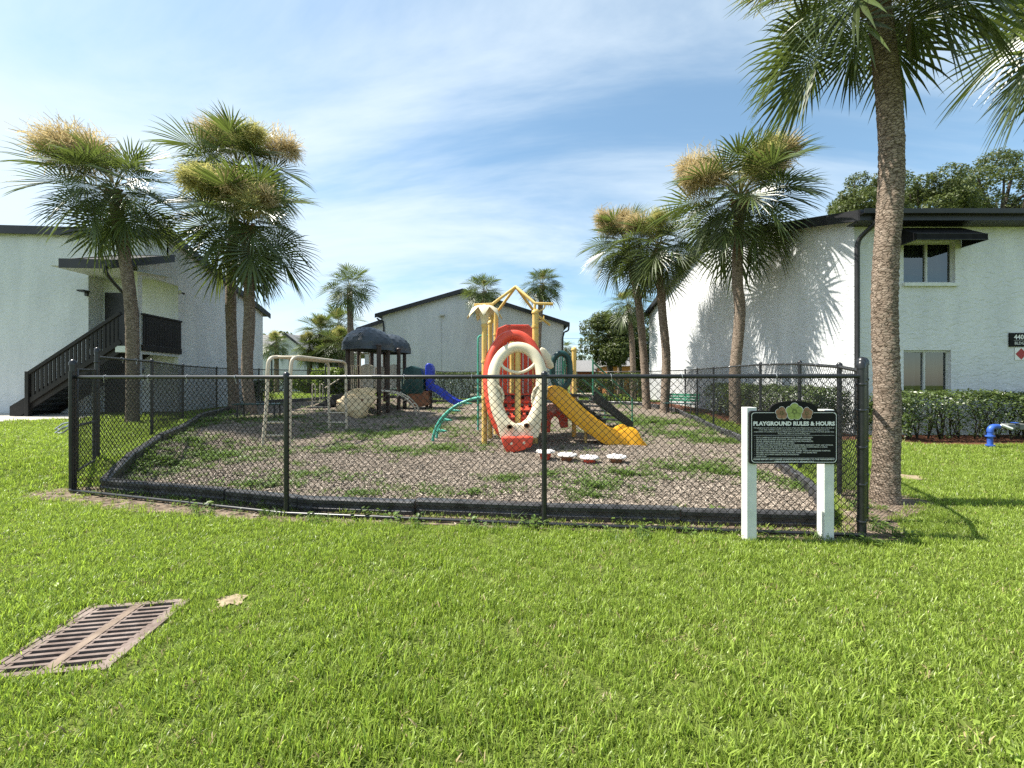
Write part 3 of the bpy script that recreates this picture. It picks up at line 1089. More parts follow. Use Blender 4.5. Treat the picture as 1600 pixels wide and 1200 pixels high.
def window(parent, c0, c1, z0, z1, inward, sill=True, curtain='curtain'):
    """sliding window set in an opening between floor-plan points c0 and c1"""
    c0 = Vector(c0); c1 = Vector(c1); n = Vector(inward).normalized()
    d = (c1 - c0).normalized(); L = (c1 - c0).length
    q = n * 0.10
    fr = MB()
    w = 0.05

    def P(t, z, k=0.0):
        return c0 + d * t + q + n * k + Vector((0, 0, z))
    fr.beam(P(w / 2, z0), P(w / 2, z1), w, 0.06, up=n)
    fr.beam(P(L - w / 2, z0), P(L - w / 2, z1), w, 0.06, up=n)
    fr.beam(P(w, z0 + w / 2), P(L - w, z0 + w / 2), 0.06, w)
    fr.beam(P(w, z1 - w / 2), P(L - w, z1 - w / 2), 0.06, w)
    fr.beam(P(L / 2, z0 + w), P(L / 2, z1 - w), w, 0.05, up=n)
    f = fr.build('window', MT['win_frame'], parent)
    for a, b, k in ((w, L / 2 - w / 2, 0.012), (L / 2 + w / 2, L - w, -0.006)):
        MB().quad(P(a, z0 + w, k), P(b, z0 + w, k), P(b, z1 - w, k), P(a, z1 - w, k)).build('pane', MT_GLASS, f, fix=False)
    cu = MB()
    k = 40
    for i in range(k):
        t0, t1 = L * i / k, L * (i + 1) / k
        a0, a1 = 0.14 + 0.03 * math.sin(i * 1.7), 0.14 + 0.03 * math.sin((i + 1) * 1.7)
        if curtain == 'curtain' and 0.40 < i / k < 0.5:
            continue
        cu.quad(P(t0, z0, a0), P(t1, z0, a1), P(t1, z1, a1), P(t0, z1, a0))
    cu.build('curtain' if curtain == 'curtain' else 'blind', MT[curtain], f, fix=False)
    MB().quad(P(-0.1, z0 - 0.1, 0.5), P(L + 0.1, z0 - 0.1, 0.5), P(L + 0.1, z1 + 0.1, 0.5), P(-0.1, z1 + 0.1, 0.5)).build('dark_backing', MT['pit'], f, fix=False)  # near-black sheet in place of the unlit room behind the pane
    if sill:
        s = MB()
        s.beam(c0 - d * 0.04 - n * 0.03 + Vector((0, 0, z0 - 0.045)), c1 + d * 0.04 - n * 0.03 + Vector((0, 0, z0 - 0.045)), 0.10, 0.09)
        s.build('sill', MT['white_paint'], f, bevel=0.008)
    return f


def glass_material():
    m, nt, b = newmat('window pane')
    N, L = nt.nodes, nt.links
    g = N.new('ShaderNodeBsdfGlossy'); g.inputs['Roughness'].default_value = 0.02; g.inputs['Color'].default_value = (0.9, 0.95, 0.95, 1)
    t = N.new('ShaderNodeBsdfTransparent'); t.inputs['Color'].default_value = (0.55, 0.6, 0.6, 1)
    f = N.new('ShaderNodeFresnel'); f.inputs['IOR'].default_value = 1.7
    ad = N.new('ShaderNodeMath'); ad.operation = 'ADD'; ad.inputs[1].default_value = 0.04
    L.new(f.outputs[0], ad.inputs[0])
    mx = N.new('ShaderNodeMixShader')
    L.new(ad.outputs[0], mx.inputs[0]); L.new(t.outputs[0], mx.inputs[1]); L.new(g.outputs[0], mx.inputs[2])
    L.new(mx.outputs[0], N.get('Material Output').inputs['Surface'])
    return m


MT_GLASS = glass_material()


def text_mesh(s, size, origin, right, up, mat, parent, align='LEFT', name='lettering', lift=0.0, bold=0.0, width=None):
    cu = bpy.data.curves.new(name, 'FONT')
    cu.body = s
    cu.size = size
    cu.align_x = align
    cu.resolution_u = 2
    cu.offset = bold
    ob = bpy.data.objects.new(name, cu)
    COL.objects.link(ob)
    dg = bpy.context.evaluated_depsgraph_get()
    dg.update()
    me = bpy.data.meshes.new_from_object(ob.evaluated_get(dg))
    bpy.data.objects.remove(ob, do_unlink=True)
    bpy.data.curves.remove(cu)
    r = Vector(right).normalized(); u = Vector(up).normalized(); n = r.cross(u)
    o0 = ORIG[parent.name]
    xs = [v.co.x for v in me.vertices]
    sx = 1.0
    if width and xs:
        sx = width / (max(xs) - min(xs))
    for v in me.vertices:
        v.co = Vector(origin) + r * v.co.x * sx + u * v.co.y + n * lift - o0
    me.materials.clear()
    me.materials.append(mat)
    o = bpy.data.objects.new(name, me)
    COL.objects.link(o)
    o.parent = parent
    ORIG[o.name] = o0
    return o


# ---- right building: gable wall faces the playground, long front faces the street
def right_building():
    X0, Y0, Y1, X1 = 9.0, 10.1, 25.2, 26.0
    zb = 0.0
    t = thing('apartment_building', (X0, Y0, gz(X0, Y0)), 'white stucco two storey building with black awning behind the near palm', 'building')
    wl_ = MB()
    win = [(1.30, 2.66, 4.10, 5.20), (1.30, 2.55, 1.16, 2.34)]
    wall_open(wl_, (X0, Y0, 0), (X1, Y0, 0), flat_top(5.76), win, zb, 0.17, (0, 1, 0))
    gab = poly_top([(0, 5.76), (7.5, 8.05), (15.1, 6.0)])
    wall_open(wl_, (X0, Y1, 0), (X0, Y0, 0), poly_top([(0, 6.0), (7.6, 8.05), (15.1, 5.76)]), [], zb, 0.1, (1, 0, 0))
    wall_open(wl_, (X1, Y0, 0), (X1, Y1, 0), gab, [], zb, 0.1, (-1, 0, 0))
    wall_open(wl_, (X1, Y1, 0), (X0, Y1, 0), flat_top(6.0), [], zb, 0.1, (0, -1, 0))
    wl_.build('wall', MT['stucco'], t, fix=False)
    rf = MB()
    sec = [(Y0 - 0.40, 5.80), (17.6, 8.25), (Y1 + 0.4, 6.08), (Y1 + 0.4, 5.96), (17.6, 8.10), (Y0 - 0.40, 5.68)]
    rf.prism([(X0 - 0.22, y, z) for y, z in sec], (X1 - X0 + 0.5, 0, 0))
    rf.build('roof', MT['roof'], t)
    fa = MB()
    for ya, za, yb, zb_ in ((Y0 - 0.42, 5.73, 17.6, 8.17), (17.6, 8.17, Y1 + 0.42, 6.0)):
        fa.prism([(X0 - 0.262, ya, za - 0.17), (X0 - 0.262, yb, zb_ - 0.17), (X0 - 0.262, yb, zb_ + 0.11), (X0 - 0.262, ya, za + 0.11)], (0.04, 0, 0))
    fa.prism([(X0 - 0.25, Y0 - 0.44, 5.57), (X1 + 0.25, Y0 - 0.44, 5.57), (X1 + 0.25, Y0 - 0.44, 5.84), (X0 - 0.25, Y0 - 0.44, 5.84)], (0, 0.04, 0))
    fa.prism([(X0 - 0.2, Y0 - 0.40, 5.58), (X1 + 0.2, Y0 - 0.40, 5.58), (X1 + 0.2, Y0 - 0.006, 5.58), (X0 - 0.2, Y0 - 0.006, 5.58)], (0, 0, 0.03))
    fa.build('fascia', MT['black_trim'], t)
    gt = MB()
    gp = [(-0.07, 0.0), (-0.055, -0.11), (0.05, -0.11), (0.05, 0.0), (0.04, 0.0), (0.04, -0.10), (-0.047, -0.10), (-0.06, 0.0)]
    gt.sweep([(Vector((x, Y0 - 0.51, 5.81)), Vector((0, 1, 0)), Vector((0, 0, 1)), 1, 1) for x in (X0 - 0.25, X1 + 0.25)], gp)
    gt.build('gutter', MT['black_trim'], t)
    ds = MB()
    ds.tube(smooth_path([(X0 + 0.16, Y0 - 0.5, 5.72), (X0 + 0.15, Y0 - 0.49, 5.54), (X0 + 0.02, Y0 - 0.16, 5.24), (X0 + 0.0, Y0 - 0.09, 5.02)], 4) + [Vector((X0 + 0.0, Y0 - 0.09, 0.32)), Vector((X0 - 0.0, Y0 - 0.2, 0.2))], 0.055, 10)
    ds.build('downspout', MT['black_trim'], t, smooth=True)
    window(t, (X0 + 1.30, Y0, 0), (X0 + 2.66, Y0, 0), 4.10, 5.20, (0, 1, 0), True, 'blind')
    window(t, (X0 + 1.30, Y0, 0), (X0 + 2.55, Y0, 0), 1.16, 2.34, (0, 1, 0), False, 'curtain')
    aw = MB()
    a0, a1 = X0 + 1.05, X0 + 2.82
    top, bot, out = 5.56, 5.04, 0.56
    y = Y0 - 0.005
    v = [(a0, y, top), (a1, y, top), (a1, y - out, bot + 0.14), (a0, y - out, bot + 0.14), (a1, y - out, bot), (a0, y - out, bot), (a0, y, bot), (a1, y, bot)]
    aw.add(v, [(0, 1, 2, 3), (3, 2, 4, 5), (0, 3, 5, 6), (1, 7, 4, 2)])
    o = aw.build('awning', MT['fabric'], t, fix=False)
    hm = MB()
    hm.tube([(a0, y, bot), (a0, y - out, bot), (a1, y - out, bot), (a1, y, bot)], 0.012, 6)
    hm.tube([(a0, y - out, bot + 0.14), (a1, y - out, bot + 0.14)], 0.008, 6)
    hm.build('awning_frame', MT['black_trim'], o)
    # number sign on the front
    s = thing('building_sign', (13.35, Y0 - 0.03, 2.4), 'black building number sign mounted on the white front wall', 'sign')
    MB().box((13.42, Y0 - 0.02, 2.61), (0.74, 0.03, 0.36)).build('board', MT['signblack'], s, bevel=0.006)
    text_mesh('440', 0.17, (13.16, Y0 - 0.037, 2.625), (1, 0, 0), (0, 0, 1), MT['signwhite'], s, name='lettering', bold=0.004)
    text_mesh('BLDG', 0.105, (13.17, Y0 - 0.037, 2.485), (1, 0, 0), (0, 0, 1), MT['signgrey'], s, name='lettering', bold=0.002)
    MB().box((13.42, Y0 - 0.0365, 2.595), (0.52, 0.002, 0.006)).build('rule', MT['signgrey'], s)
    d = thing('hazard_placard', (13.3, Y0 - 0.02, 2.1), 'small white placard with a red diamond under the building sign', 'placard')
    MB().box((13.37, Y0 - 0.012, 2.24), (0.32, 0.012, 0.32)).build('plate', MT['signwhite'], d, bevel=0.003)
    MB().prism([(13.37 + 0.15 * math.cos(k * PI / 2), Y0 - 0.0215, 2.24 + 0.15 * math.sin(k * PI / 2)) for k in range(4)], (0, 0.003, 0)).build('diamond', MT['red_sign'], d)
    lf = thing('wall_light', (13.62, Y0, 2.82), 'white floodlight on the wall at the top of the number sign', 'light')
    MB().box((13.66, Y0 - 0.05, 2.83), (0.10, 0.10, 0.10)).build('mount', MT['white_paint'], lf, bevel=0.01)
    MB().lathe((13.56, Y0 - 0.14, 2.74), [(0.03, 0.1), (0.07, 0.0), (0.066, 0.0)], 12).build('lamp_head', MT['white_paint'], lf, smooth=True)


right_building()


# ---- left building with the outside stairs
LF = Frame(-11.9, 12.2, math.radians(4))


def left_building():
    P = LF.p
    t = thing('apartment_building', P(-4, 1.2, gz(-14, 13.2)), 'shaded white stucco building with an outside staircase and black railings', 'building')
    Z = 6.62
    D = 6.9            # depth of the gable side
    w = MB()
    wall_open(w, P(-16, 1.2, 0), P(-0.06, 1.2, 0), flat_top(Z), [(13.4, 15.94, 0, 2.46), (13.4, 15.94, 2.66, 5.3)], 0, 0.0, LF.v)
    # gable side with breezeway openings above and below the landing
    side_top = poly_top([(0, 5.25), (1.2, 5.74), (1.2001, Z - 0.02), (D, 4.95)])
    wall_open(w, P(0, 0, 0), P(0, D, 0), side_top, [(0.17, 1.62, 0.0, 2.42), (0.17, 1.62, 2.66, 4.98)], 0, 0.14, -LF.u)
    wall_open(w, P(0, D, 0), P(-16, D, 0), flat_top(4.95), [], 0, 0, -LF.v)
    wall_open(w, P(-16, D, 0), P(-16, 1.2, 0), poly_top([(0, 4.95), (D - 1.2, Z)]), [], 0, 0, LF.u)
    # front face of the corner pier and the recess behind the landing
    w.quad(P(-0.17, 0, 0), P(0, 0, 0), P(0, 0, 5.25), P(-0.17, 0, 5.25))
    w.quad(P(-0.17, 0.17, 0), P(-0.17, 0, 0), P(-0.17, 0, 5.2), P(-0.17, 0.17, 5.2))
    w.build('wall', MT['stucco_grey'], t, fix=False)
    rc = MB()
    rc.quad(P(-2.6, 1.72, 0), P(0, 1.72, 0), P(0, 1.72, 5.3), P(-2.6, 1.72, 5.3))
    rc.quad(P(-2.6, 1.2, 0), P(-2.6, 1.72, 0), P(-2.6, 1.72, 5.3), P(-2.6, 1.2, 5.3))
    rc.quad(P(-2.6, 0.0, 5.16), P(-0.02, 0.0, 5.16), P(-0.02, 1.72, 5.2), P(-2.6, 1.72, 5.2))
    rc.build('breezeway_wall', MT['stucco_grey'], t, fix=False)
    rf = MB()
    rf.prism([P(0.14, 1.05, Z + 0.12), P(0.14, D + 0.35, 4.97), P(0.14, D + 0.35, 4.85), P(0.14, 1.05, Z - 0.02)], -LF.u * 16.4)
    rf.build('roof', MT['roof'], t)
    fa = MB()
    fa.prism([P(0.16, 1.02, Z - 0.11), P(-16.2, 1.02, Z - 0.11), P(-16.2, 1.02, Z + 0.16), P(0.16, 1.02, Z + 0.16)], LF.v * 0.05)
    fa.prism([P(0.145, 1.08, Z - 0.12), P(0.145, D + 0.36, 4.76), P(0.145, D + 0.36, 5.0), P(0.145, 1.08, Z + 0.15)], LF.u * 0.04)
    fa.build('fascia', MT['black_trim'], t)
    # canopy over the landing
    cp = MB()
    cp.prism([P(0.2, -1.05, 5.02), P(0.2, 1.17, 5.92), P(0.2, 1.17, 5.80), P(0.2, -1.05, 4.90)], -LF.u * 1.35)
    cpo = cp.build('canopy', MT['roof'], t)
    f2 = MB()
    f2.prism([P(0.203, -1.09, 4.80), P(0.203, 1.16, 5.70), P(0.203, 1.16, 5.95), P(0.203, -1.09, 5.05)], LF.u * 0.04)
    f2.prism([P(0.2, -1.095, 4.80), P(-1.2, -1.095, 4.80), P(-1.2, -1.095, 5.06), P(0.2, -1.095, 5.06)], LF.v * 0.04)
    f2.prism([P(-1.155, -1.05, 4.80), P(-1.155, 1.16, 5.70), P(-1.155, 1.16, 5.95), P(-1.155, -1.05, 5.05)], -LF.u * 0.04)
    f2.build('canopy_fascia', MT['black_trim'], cpo)
    so_ = MB()
    so_.quad(P(0.19, -1.04, 4.86), P(-1.14, -1.04, 4.86), P(-1.14, 1.18, 5.16), P(0.19, 1.18, 5.16))
    so_.build('soffit', MT['white_paint'], cpo, fix=False)
    dp = MB()
    dp.tube(smooth_path([P(0.10, -1.13, 4.85), P(0.11, -1.10, 4.62), P(0.06, -0.6, 4.25), P(0.03, -0.1, 3.95)], 5) + [P(0.05, -0.06, 3.7), P(0.05, -0.06, 0.4)], 0.045, 8)
    dp.build('downspout', MT['black_trim'], t, smooth=True)
    # landing slab
    sl_ = MB()
    sl_.box(P(-0.34, 0.60, 2.56), (0.66, 1.18, 0.2), LF.rot)
    sl_.box(P(-1.31, 1.46, 2.56), (2.58, 0.5, 0.196), LF.rot)
    sl_.build('landing_slab', MT['white_paint'], t)
    # doors
    for z0 in (gz(-12.5, 13.6), 2.66):
        db = MB()
        db.box(P(-2.05, 1.69, z0 + 1.03), (0.92, 0.05, 2.04), LF.rot)
        dd = db.build('door', MT['black_trim'], t, bevel=0.006)
        MB().lathe(P(-1.68, 1.64, z0 + 0.98), [(0.02, 0), (0.03, 0.02), (0.02, 0.05)], 10).build('handle', MT['steel'], dd, smooth=True)
    for u_, z_ in ((-2.62, 4.55), (-1.3, 1.9)):
        wv = 1.2 if z_ > 3 else 1.72
        l = thing('wall_lamp', P(u_, wv - 0.03, z_), 'black wall lamp beside the upper landing door' if z_ > 3 else 'black wall lamp under the stair landing', 'lamp')
        MB().box(P(u_, wv - 0.04, z_), (0.10, 0.06, 0.16), LF.rot).build('back_plate', MT['black_trim'], l, bevel=0.01)
        MB().box(P(u_ + 0.02, wv - 0.17, z_ + 0.06), (0.24, 0.22, 0.06), LF.rot).build('shade', MT['black_trim'], l, bevel=0.02)
    cmr = thing('security_camera', P(0.06, 1.55, 4.78), 'small security camera at the top corner of the breezeway opening', 'camera')
    MB().box(P(0.04, 1.70, 4.78), (0.08, 0.1, 0.1), LF.rot).build('mount', MT['white_paint'], cmr, bevel=0.01)
    MB().tube([P(0.09, 1.70, 4.74), P(0.2, 1.62, 4.70)], 0.035, 10).build('body', MT['black_trim'], cmr)
    # landing railing on the gable side
    r = thing('landing_railing', P(0.06, 0.9, 2.66), 'dark slatted railing closing the upper breezeway opening', 'railing')
    tr_ = MB(); tr_.beam(P(0.045, 0.12, 3.70), P(0.045, 1.70, 3.70), 0.09, 0.06); tr_.build('top_rail', MT['dark_wood'], r, bevel=0.006)
    br_ = MB(); br_.beam(P(0.045, 0.12, 2.62), P(0.045, 1.70, 2.62), 0.06, 0.20); br_.build('bottom_rail', MT['dark_wood'], r, bevel=0.006)
    n = 15
    for i in range(n):
        v = 0.18 + (1.46) * i / (n - 1)
        MB().box(P(0.045, v, 3.20), (0.035, 0.075, 0.95), LF.rot).build('baluster', MT['dark_wood'], r)
    # stairs rise to the right in front of the wall
    st = thing('staircase', P(-3.0, 0.6, gz(-15, 12.6)), 'dark outside staircase with slatted railing climbing the shaded white wall', 'staircase')
    n = 13
    zb = gz(-15, 12.4) + 0.02
    u0, u1 = -3.75, -0.62
    rise = (2.66 - zb) / n
    run = (u1 - u0) / n
    for i in range(n):
        MB().box(P(u0 + run * (i + 0.5), 0.62, zb + rise * (i + 1) - 0.03), (run + 0.03, 1.06, 0.06), LF.rot).build('tread', MT['black_trim'], st)
        MB().box(P(u0 + run * i + 0.012, 0.62, zb + rise * (i + 0.5) - 0.03), (0.02, 1.05, rise - 0.064), LF.rot).build('riser', MT['riser'], st)
    for v in (0.06, 1.14):
        s = MB()
        s.prism([P(u0 - 0.05, v, zb), P(u0 + 0.25, v, zb), P(u1 + 0.05, v, 2.45), P(u1 + 0.05, v, 2.72), P(u1 - 0.12, v, 2.74), P(u0 - 0.05, v, zb + 0.30)], LF.v * 0.045)
        s.build('stringer', MT['dark_wood'], st)
    rl = MB()
    rl.beam(P(u0 + 0.55, 0.03, zb + rise * 2 + 1.0), P(u1 + 0.1, 0.03, 2.66 + 1.05), 0.09, 0.10)
    rl.build('handrail', MT['dark_wood'], st, bevel=0.006)
    rb = MB()
    rb.beam(P(u0 + 0.55, 0.03, zb + rise * 2 + 0.12), P(u1 + 0.1, 0.03, 2.66 + 0.14), 0.05, 0.14)
    rb.build('lower_rail', MT['dark_wood'], st)
    MB().box(P(u0 + 0.52, 0.03, zb + 0.70), (0.11, 0.11, 1.40), LF.rot).build('newel_post', MT['dark_wood'], st, bevel=0.01)
    k = 22
    for i in range(1, k):
        u = u0 + 0.55 + (u1 + 0.1 - u0 - 0.55) * i / k
        zt = zb + rise * 2 + 1.0 + (2.66 + 1.05 - zb - rise * 2 - 1.0) * i / k
        MB().box(P(u, 0.03, zt - 0.45), (0.085, 0.03, 0.86), LF.rot).build('baluster', MT['dark_wood'], st)


MT['riser'] = M('grey painted riser', (0.035, 0.04, 0.05), (0.05, 0.056, 0.065), 5, rough=0.6)
left_building()


# ---- gable building in the middle
def middle_building():
    Y = 27.0
    z0 = gz(0, Y)
    t = thing('apartment_building', (-3, Y, z0), 'white gabled building with black roof edge straight behind the playground', 'building')
    xl, xr, xp = -9.1, 3.62, -3.45
    zl, zr, zp = 6.35, 5.70, 7.95
    w = MB()
    L = xr - xl
    wall_open(w, (xl, Y, 0), (xr, Y, 0), poly_top([(0, zl - 0.02), (xp - xl, zp - 0.1), (L, zr - 0.02)]), [], 0, 0, (0, 1, 0))
    wall_open(w, (xr, Y, 0), (xr, Y + 16, 0), flat_top(zr), [], 0, 0, (-1, 0, 0))
    wall_open(w, (xl, Y + 2.2, 0), (xl, Y, 0), flat_top(zl), [(0.7, 1.5, 4.2, 5.5)], 0, 0.15, (1, 0, 0))
    wall_open(w, (-11.2, Y + 2.2, 0), (xl, Y + 2.2, 0), poly_top([(0, 5.75), (2.1, 6.3)]), [(1.0, 1.75, 1.2, 2.4)], 0, 0.15, (0, 1, 0))
    wall_open(w, (-11.2, Y + 16, 0), (-11.2, Y + 2.2, 0), flat_top(5.75), [], 0, 0, (1, 0, 0))
    w.build('wall', MT['stucco_far'], t, fix=False)
    rf = MB()
    rf.prism([(xl - 0.45, Y - 0.25, zl - 0.04), (xp, Y - 0.25, zp + 0.12), (xr + 0.4, Y - 0.25, zr), (xr + 0.4, Y - 0.25, zr - 0.12), (xp, Y - 0.25, zp), (xl - 0.45, Y - 0.25, zl - 0.16)], (0, 16.4, 0))
    rf.prism([(-11.75, Y + 1.9, 5.62), (xl - 0.45, Y + 1.9, 6.36), (xl - 0.45, Y + 1.9, 6.22), (-11.75, Y + 1.9, 5.48)], (0, 14.0, 0))
    rf.build('roof', MT['roof'], t)
    fa = MB()
    for a, b in (((xl - 0.45, zl - 0.05), (xp, zp + 0.11)), ((xp, zp + 0.11), (xr + 0.4, zr - 0.01))):
        fa.prism([(a[0], Y - 0.30, a[1] - 0.24), (b[0], Y - 0.30, b[1] - 0.24), (b[0], Y - 0.30, b[1] + 0.04), (a[0], Y - 0.30, a[1] + 0.04)], (0, 0.045, 0))
    fa.prism([(-11.75, Y + 1.85, 5.38), (xl - 0.45, Y + 1.85, 6.10), (xl - 0.45, Y + 1.85, 6.40), (-11.75, Y + 1.85, 5.66)], (0, 0.045, 0))
    fa.build('fascia', MT['black_trim'], t)
    ds = MB()
    ds.tube(smooth_path([(xl - 0.32, Y - 0.2, zl - 0.3), (xl - 0.2, Y - 0.18, zl - 0.42), (xl + 0.05, Y - 0.07, zl - 0.5)], 4) + [Vector((xl + 0.1, Y - 0.06, zl - 0.9)), Vector((xl + 0.1, Y - 0.06, 0.4))], 0.06, 8)
    ds.build('downspout', MT['black_trim'], t)
    d2 = MB()
    d2.tube(smooth_path([(xr + 0.34, Y - 0.2, zr - 0.22), (xr + 0.3, Y - 0.2, zr - 0.5), (xr + 0.04, Y - 0.07, zr - 0.62)], 4) + [Vector((xr - 0.06, Y - 0.06, zr - 1.0)), Vector((xr - 0.06, Y - 0.06, 0.4))], 0.06, 8)
    d2.build('downspout', MT['black_trim'], t)
    wl2 = thing('wall_light', (-4.9, Y, 6.25), 'small floodlight with a conduit high on the gable wall', 'light')
    MB().box((-4.92, Y - 0.14, 6.28), (0.34, 0.26, 0.14)).build('lamp_head', MT['win_frame'], wl2, bevel=0.02)
    MB().tube([(-4.96, Y - 0.02, 6.2), (-4.96, Y - 0.02, 1.2)], 0.018, 6).build('conduit', MT['win_frame'], wl2)


middle_building()


# ---- buildings further off
def far_building():
    Y = 44.0
    t = thing('apartment_building', (-25, Y, 0.4), 'distant low white building with grey roof beyond the climbing ladder', 'building')
    w = MB()
    xa, xb = W(405, 0, Y).x - 4, W(520, 0, Y).x
    pk = W(461, 0, Y).x
    x2, x3 = W(425, 0, Y).x, W(500, 0, Y).x
    wall_open(w, (x2, Y - 1.5, 0), (x3, Y - 1.5, 0), poly_top([(0, 4.6), (pk - x2, 6.9), (x3 - x2, 4.5)]), [], 0, 0, (0, 1, 0))
    wall_open(w, (xa, Y, 0), (xb + 3, Y, 0), flat_top(5.0), [], 0, 0, (0, 1, 0))
    w.quad((x2, Y - 1.5, 0), (x2, Y, 0), (x2, Y, 4.6), (x2, Y - 1.5, 4.6))
    w.quad((x3, Y - 1.5, 0), (x3, Y, 0), (x3, Y, 4.5), (x3, Y - 1.5, 4.5))
    w.build('wall', MT['stucco_far'], t, fix=False)
    rf = MB()
    rf.prism([(xa - 0.4, Y - 0.4, 4.95), (xa - 0.4, Y + 4, 7.6), (xa - 0.4, Y + 9, 4.95)], (xb - xa + 4, 0, 0))
    rf.prism([(x2 - 0.5, Y - 1.8, 4.5), (pk, Y - 1.8, 7.05), (x3 + 0.5, Y - 1.8, 4.4), (x3 + 0.5, Y - 1.8, 4.2), (pk, Y - 1.8, 6.85), (x2 - 0.5, Y - 1.8, 4.3)], (0, 5.0, 0))
    rf.build('roof', MT['grey_roof'], t)
    fa = MB()
    fa.prism([(x2 - 0.5, Y - 1.85, 4.2), (pk, Y - 1.85, 6.75), (pk, Y - 1.85, 7.05), (x2 - 0.5, Y - 1.85, 4.5)], (0, 0.045, 0))
    fa.prism([(pk, Y - 1.85, 6.75), (x3 + 0.5, Y - 1.85, 4.1), (x3 + 0.5, Y - 1.85, 4.4), (pk, Y - 1.85, 7.05)], (0, 0.045, 0))
    fa.build('fascia', MT['black_trim'], t)
    for px in (424, 452):
        MB().tube([(W(px, 0, Y - 1.6).x, Y - 1.6, 4.4), (W(px, 0, Y - 1.6).x, Y - 1.6, 0.3)], 0.06, 6).build('downspout', MT['black_trim'], t)
    Y = 48.0
    h = thing('house', (9.3, Y, 0.4), 'far low house with pale grey roof glimpsed right of the slide', 'house')
    xa, xb = W(902, 0, Y).x, W(934, 0, Y).x
    b = MB(); b.box(((xa + xb) / 2, Y + 3, 1.6), (xb - xa, 6, 2.7)); b.build('wall', MT['terracotta'], h)
    b = MB(); b.prism([(xa - 0.4, Y - 0.4, 2.95), (xa - 0.4, Y + 3, 4.6), (xa - 0.4, Y + 6.4, 2.95)], (xb - xa + 0.8, 0, 0)); b.build('roof', MT['grey_roof'], h)
    Y = 42.0
    h = thing('house', (11.5, Y, 0.4), 'far house with orange painted walls behind the right hand trees', 'house')
    xa, xb = W(952, 0, Y).x, W(1008, 0, Y).x
    b = MB(); b.box(((xa + xb) / 2, Y + 3, 1.9), (xb - xa, 6, 3.0)); b.build('wall', MT['orange_wall'], h)
    b = MB(); b.prism([(xa - 0.4, Y - 0.4, 3.4), (xa - 0.4, Y + 3, 4.8), (xa - 0.4, Y + 6.4, 3.4)], (xb - xa + 0.8, 0, 0)); b.build('roof', MT['grey_roof'], h)
    for px in (968, 990):
        x = W(px, 0, Y).x
        f = MB(); f.box((x, Y - 0.02, 1.5), (0.9, 0.06, 1.5)); fo = f.build('window', MT['white_paint'], h)
        MB().box((x, Y - 0.06, 1.5), (0.7, 0.03, 1.3)).build('pane', MT['glass'], fo)


far_building()
for i, (z, nm) in enumerate(((8.9, 'topmost'), (8.0, 'middle'), (7.1, 'lowest'))):
    Y = 60
    p = [Vector((-6 + 46 * k / 12, Y, z - 0.3 * math.sin(PI * k / 12) - 0.02 * k)) for k in range(13)]
    o = MB().tube(p, 0.022, 5).build('power_line', MT['black_trim'])
    tag(o, '%s of three thin power lines right of the gable building' % nm, 'power line', 'power lines')
# ------------------------------------------------------------------ chain link fences


def wire_panel(parent, A, B, top, low=0.02, r=0.0028, seed=0):
    """one bay of chain link: upright zig-zag wires that hook round each other"""
    A = Vector((A[0], A[1], 0)); B = Vector((B[0], B[1], 0))
    L = (B - A).length
    d = (B - A).normalized()
    nrm = Vector((-d.y, d.x, 0))
    h = 0.0360
    nw = int(L / h)
    h = L / nw
    za0 = gz(A.x, A.y) + low; zb0 = gz(B.x, B.y) + low
    za1, zb1 = top
    nz_ = int(((za1 - za0 + zb1 - zb0) / 2) / 0.0365)
    j = np.arange(nz_ + 1)
    V = []; F = []
    ang = np.array([0.5, 2.6, 4.7])
    rr = np.random.default_rng(seed)
    # slack in the mesh
    for i in range(nw):
        par = (j + i) % 2
        t = (i + par * 1.0) * h
        bow = 0.012 * np.sin(t / L * PI) * np.sin(j / nz_ * PI)
        f = t / L
        z = (za0 + (zb0 - za0) * f) + ((za1 - za0) + ((zb1 - zb0) - (za1 - za0)) * f) * j / nz_
        off = np.where(par == 1, 1, -1) * r * 0.9
        cx = A.x + d.x * t + nrm.x * (off + bow); cy = A.y + d.y * t + nrm.y * (off + bow)
        ring = np.zeros((nz_ + 1, 3, 3), np.float32)
        for k in range(3):
            ca, sa = math.cos(ang[k]) * r, math.sin(ang[k]) * r
            ring[:, k, 0] = cx + d.x * ca + nrm.x * sa
            ring[:, k, 1] = cy + d.y * ca + nrm.y * sa
            ring[:, k, 2] = z
        b = i * (nz_ + 1) * 3
        V.append(ring.reshape(-1, 3))
        q = []
        base = b + j[:-1] * 3
        for k in range(3):
            k2 = (k + 1) % 3
            q.append(np.stack([base + k, base + k2, base + 3 + k2, base + 3 + k], 1))
        F.append(np.concatenate(q))
    o0 = ORIG[parent.name]
    V = np.concatenate(V) - np.array([o0.x, o0.y, o0.z])
    o = np_mesh('wire_mesh', V, np.concatenate(F), MT['vinyl'])
    link(o, parent)
    ORIG[o.name] = o0
    return tag(o, kind='stuff')


def post(parent, x, y, h, r, cap='dome', name='post'):
    z = gz(x, y)
    mb = MB()
    prof = [(r, -0.1), (r, h)]
    if cap == 'dome':
        prof += [(r * 1.18, h), (r * 1.18, h + 0.03), (r * 1.0, h + 0.055), (r * 0.55, h + 0.075), (0.004, h + 0.082)]
    else:
        prof += [(r * 1.25, h), (r * 1.25, h + 0.02), (r * 0.7, h + 0.04), (0.004, h + 0.045)]
    mb.lathe((x, y, z), prof, 14)
    return mb.build(name, MT['vinyl'], parent, smooth=True)


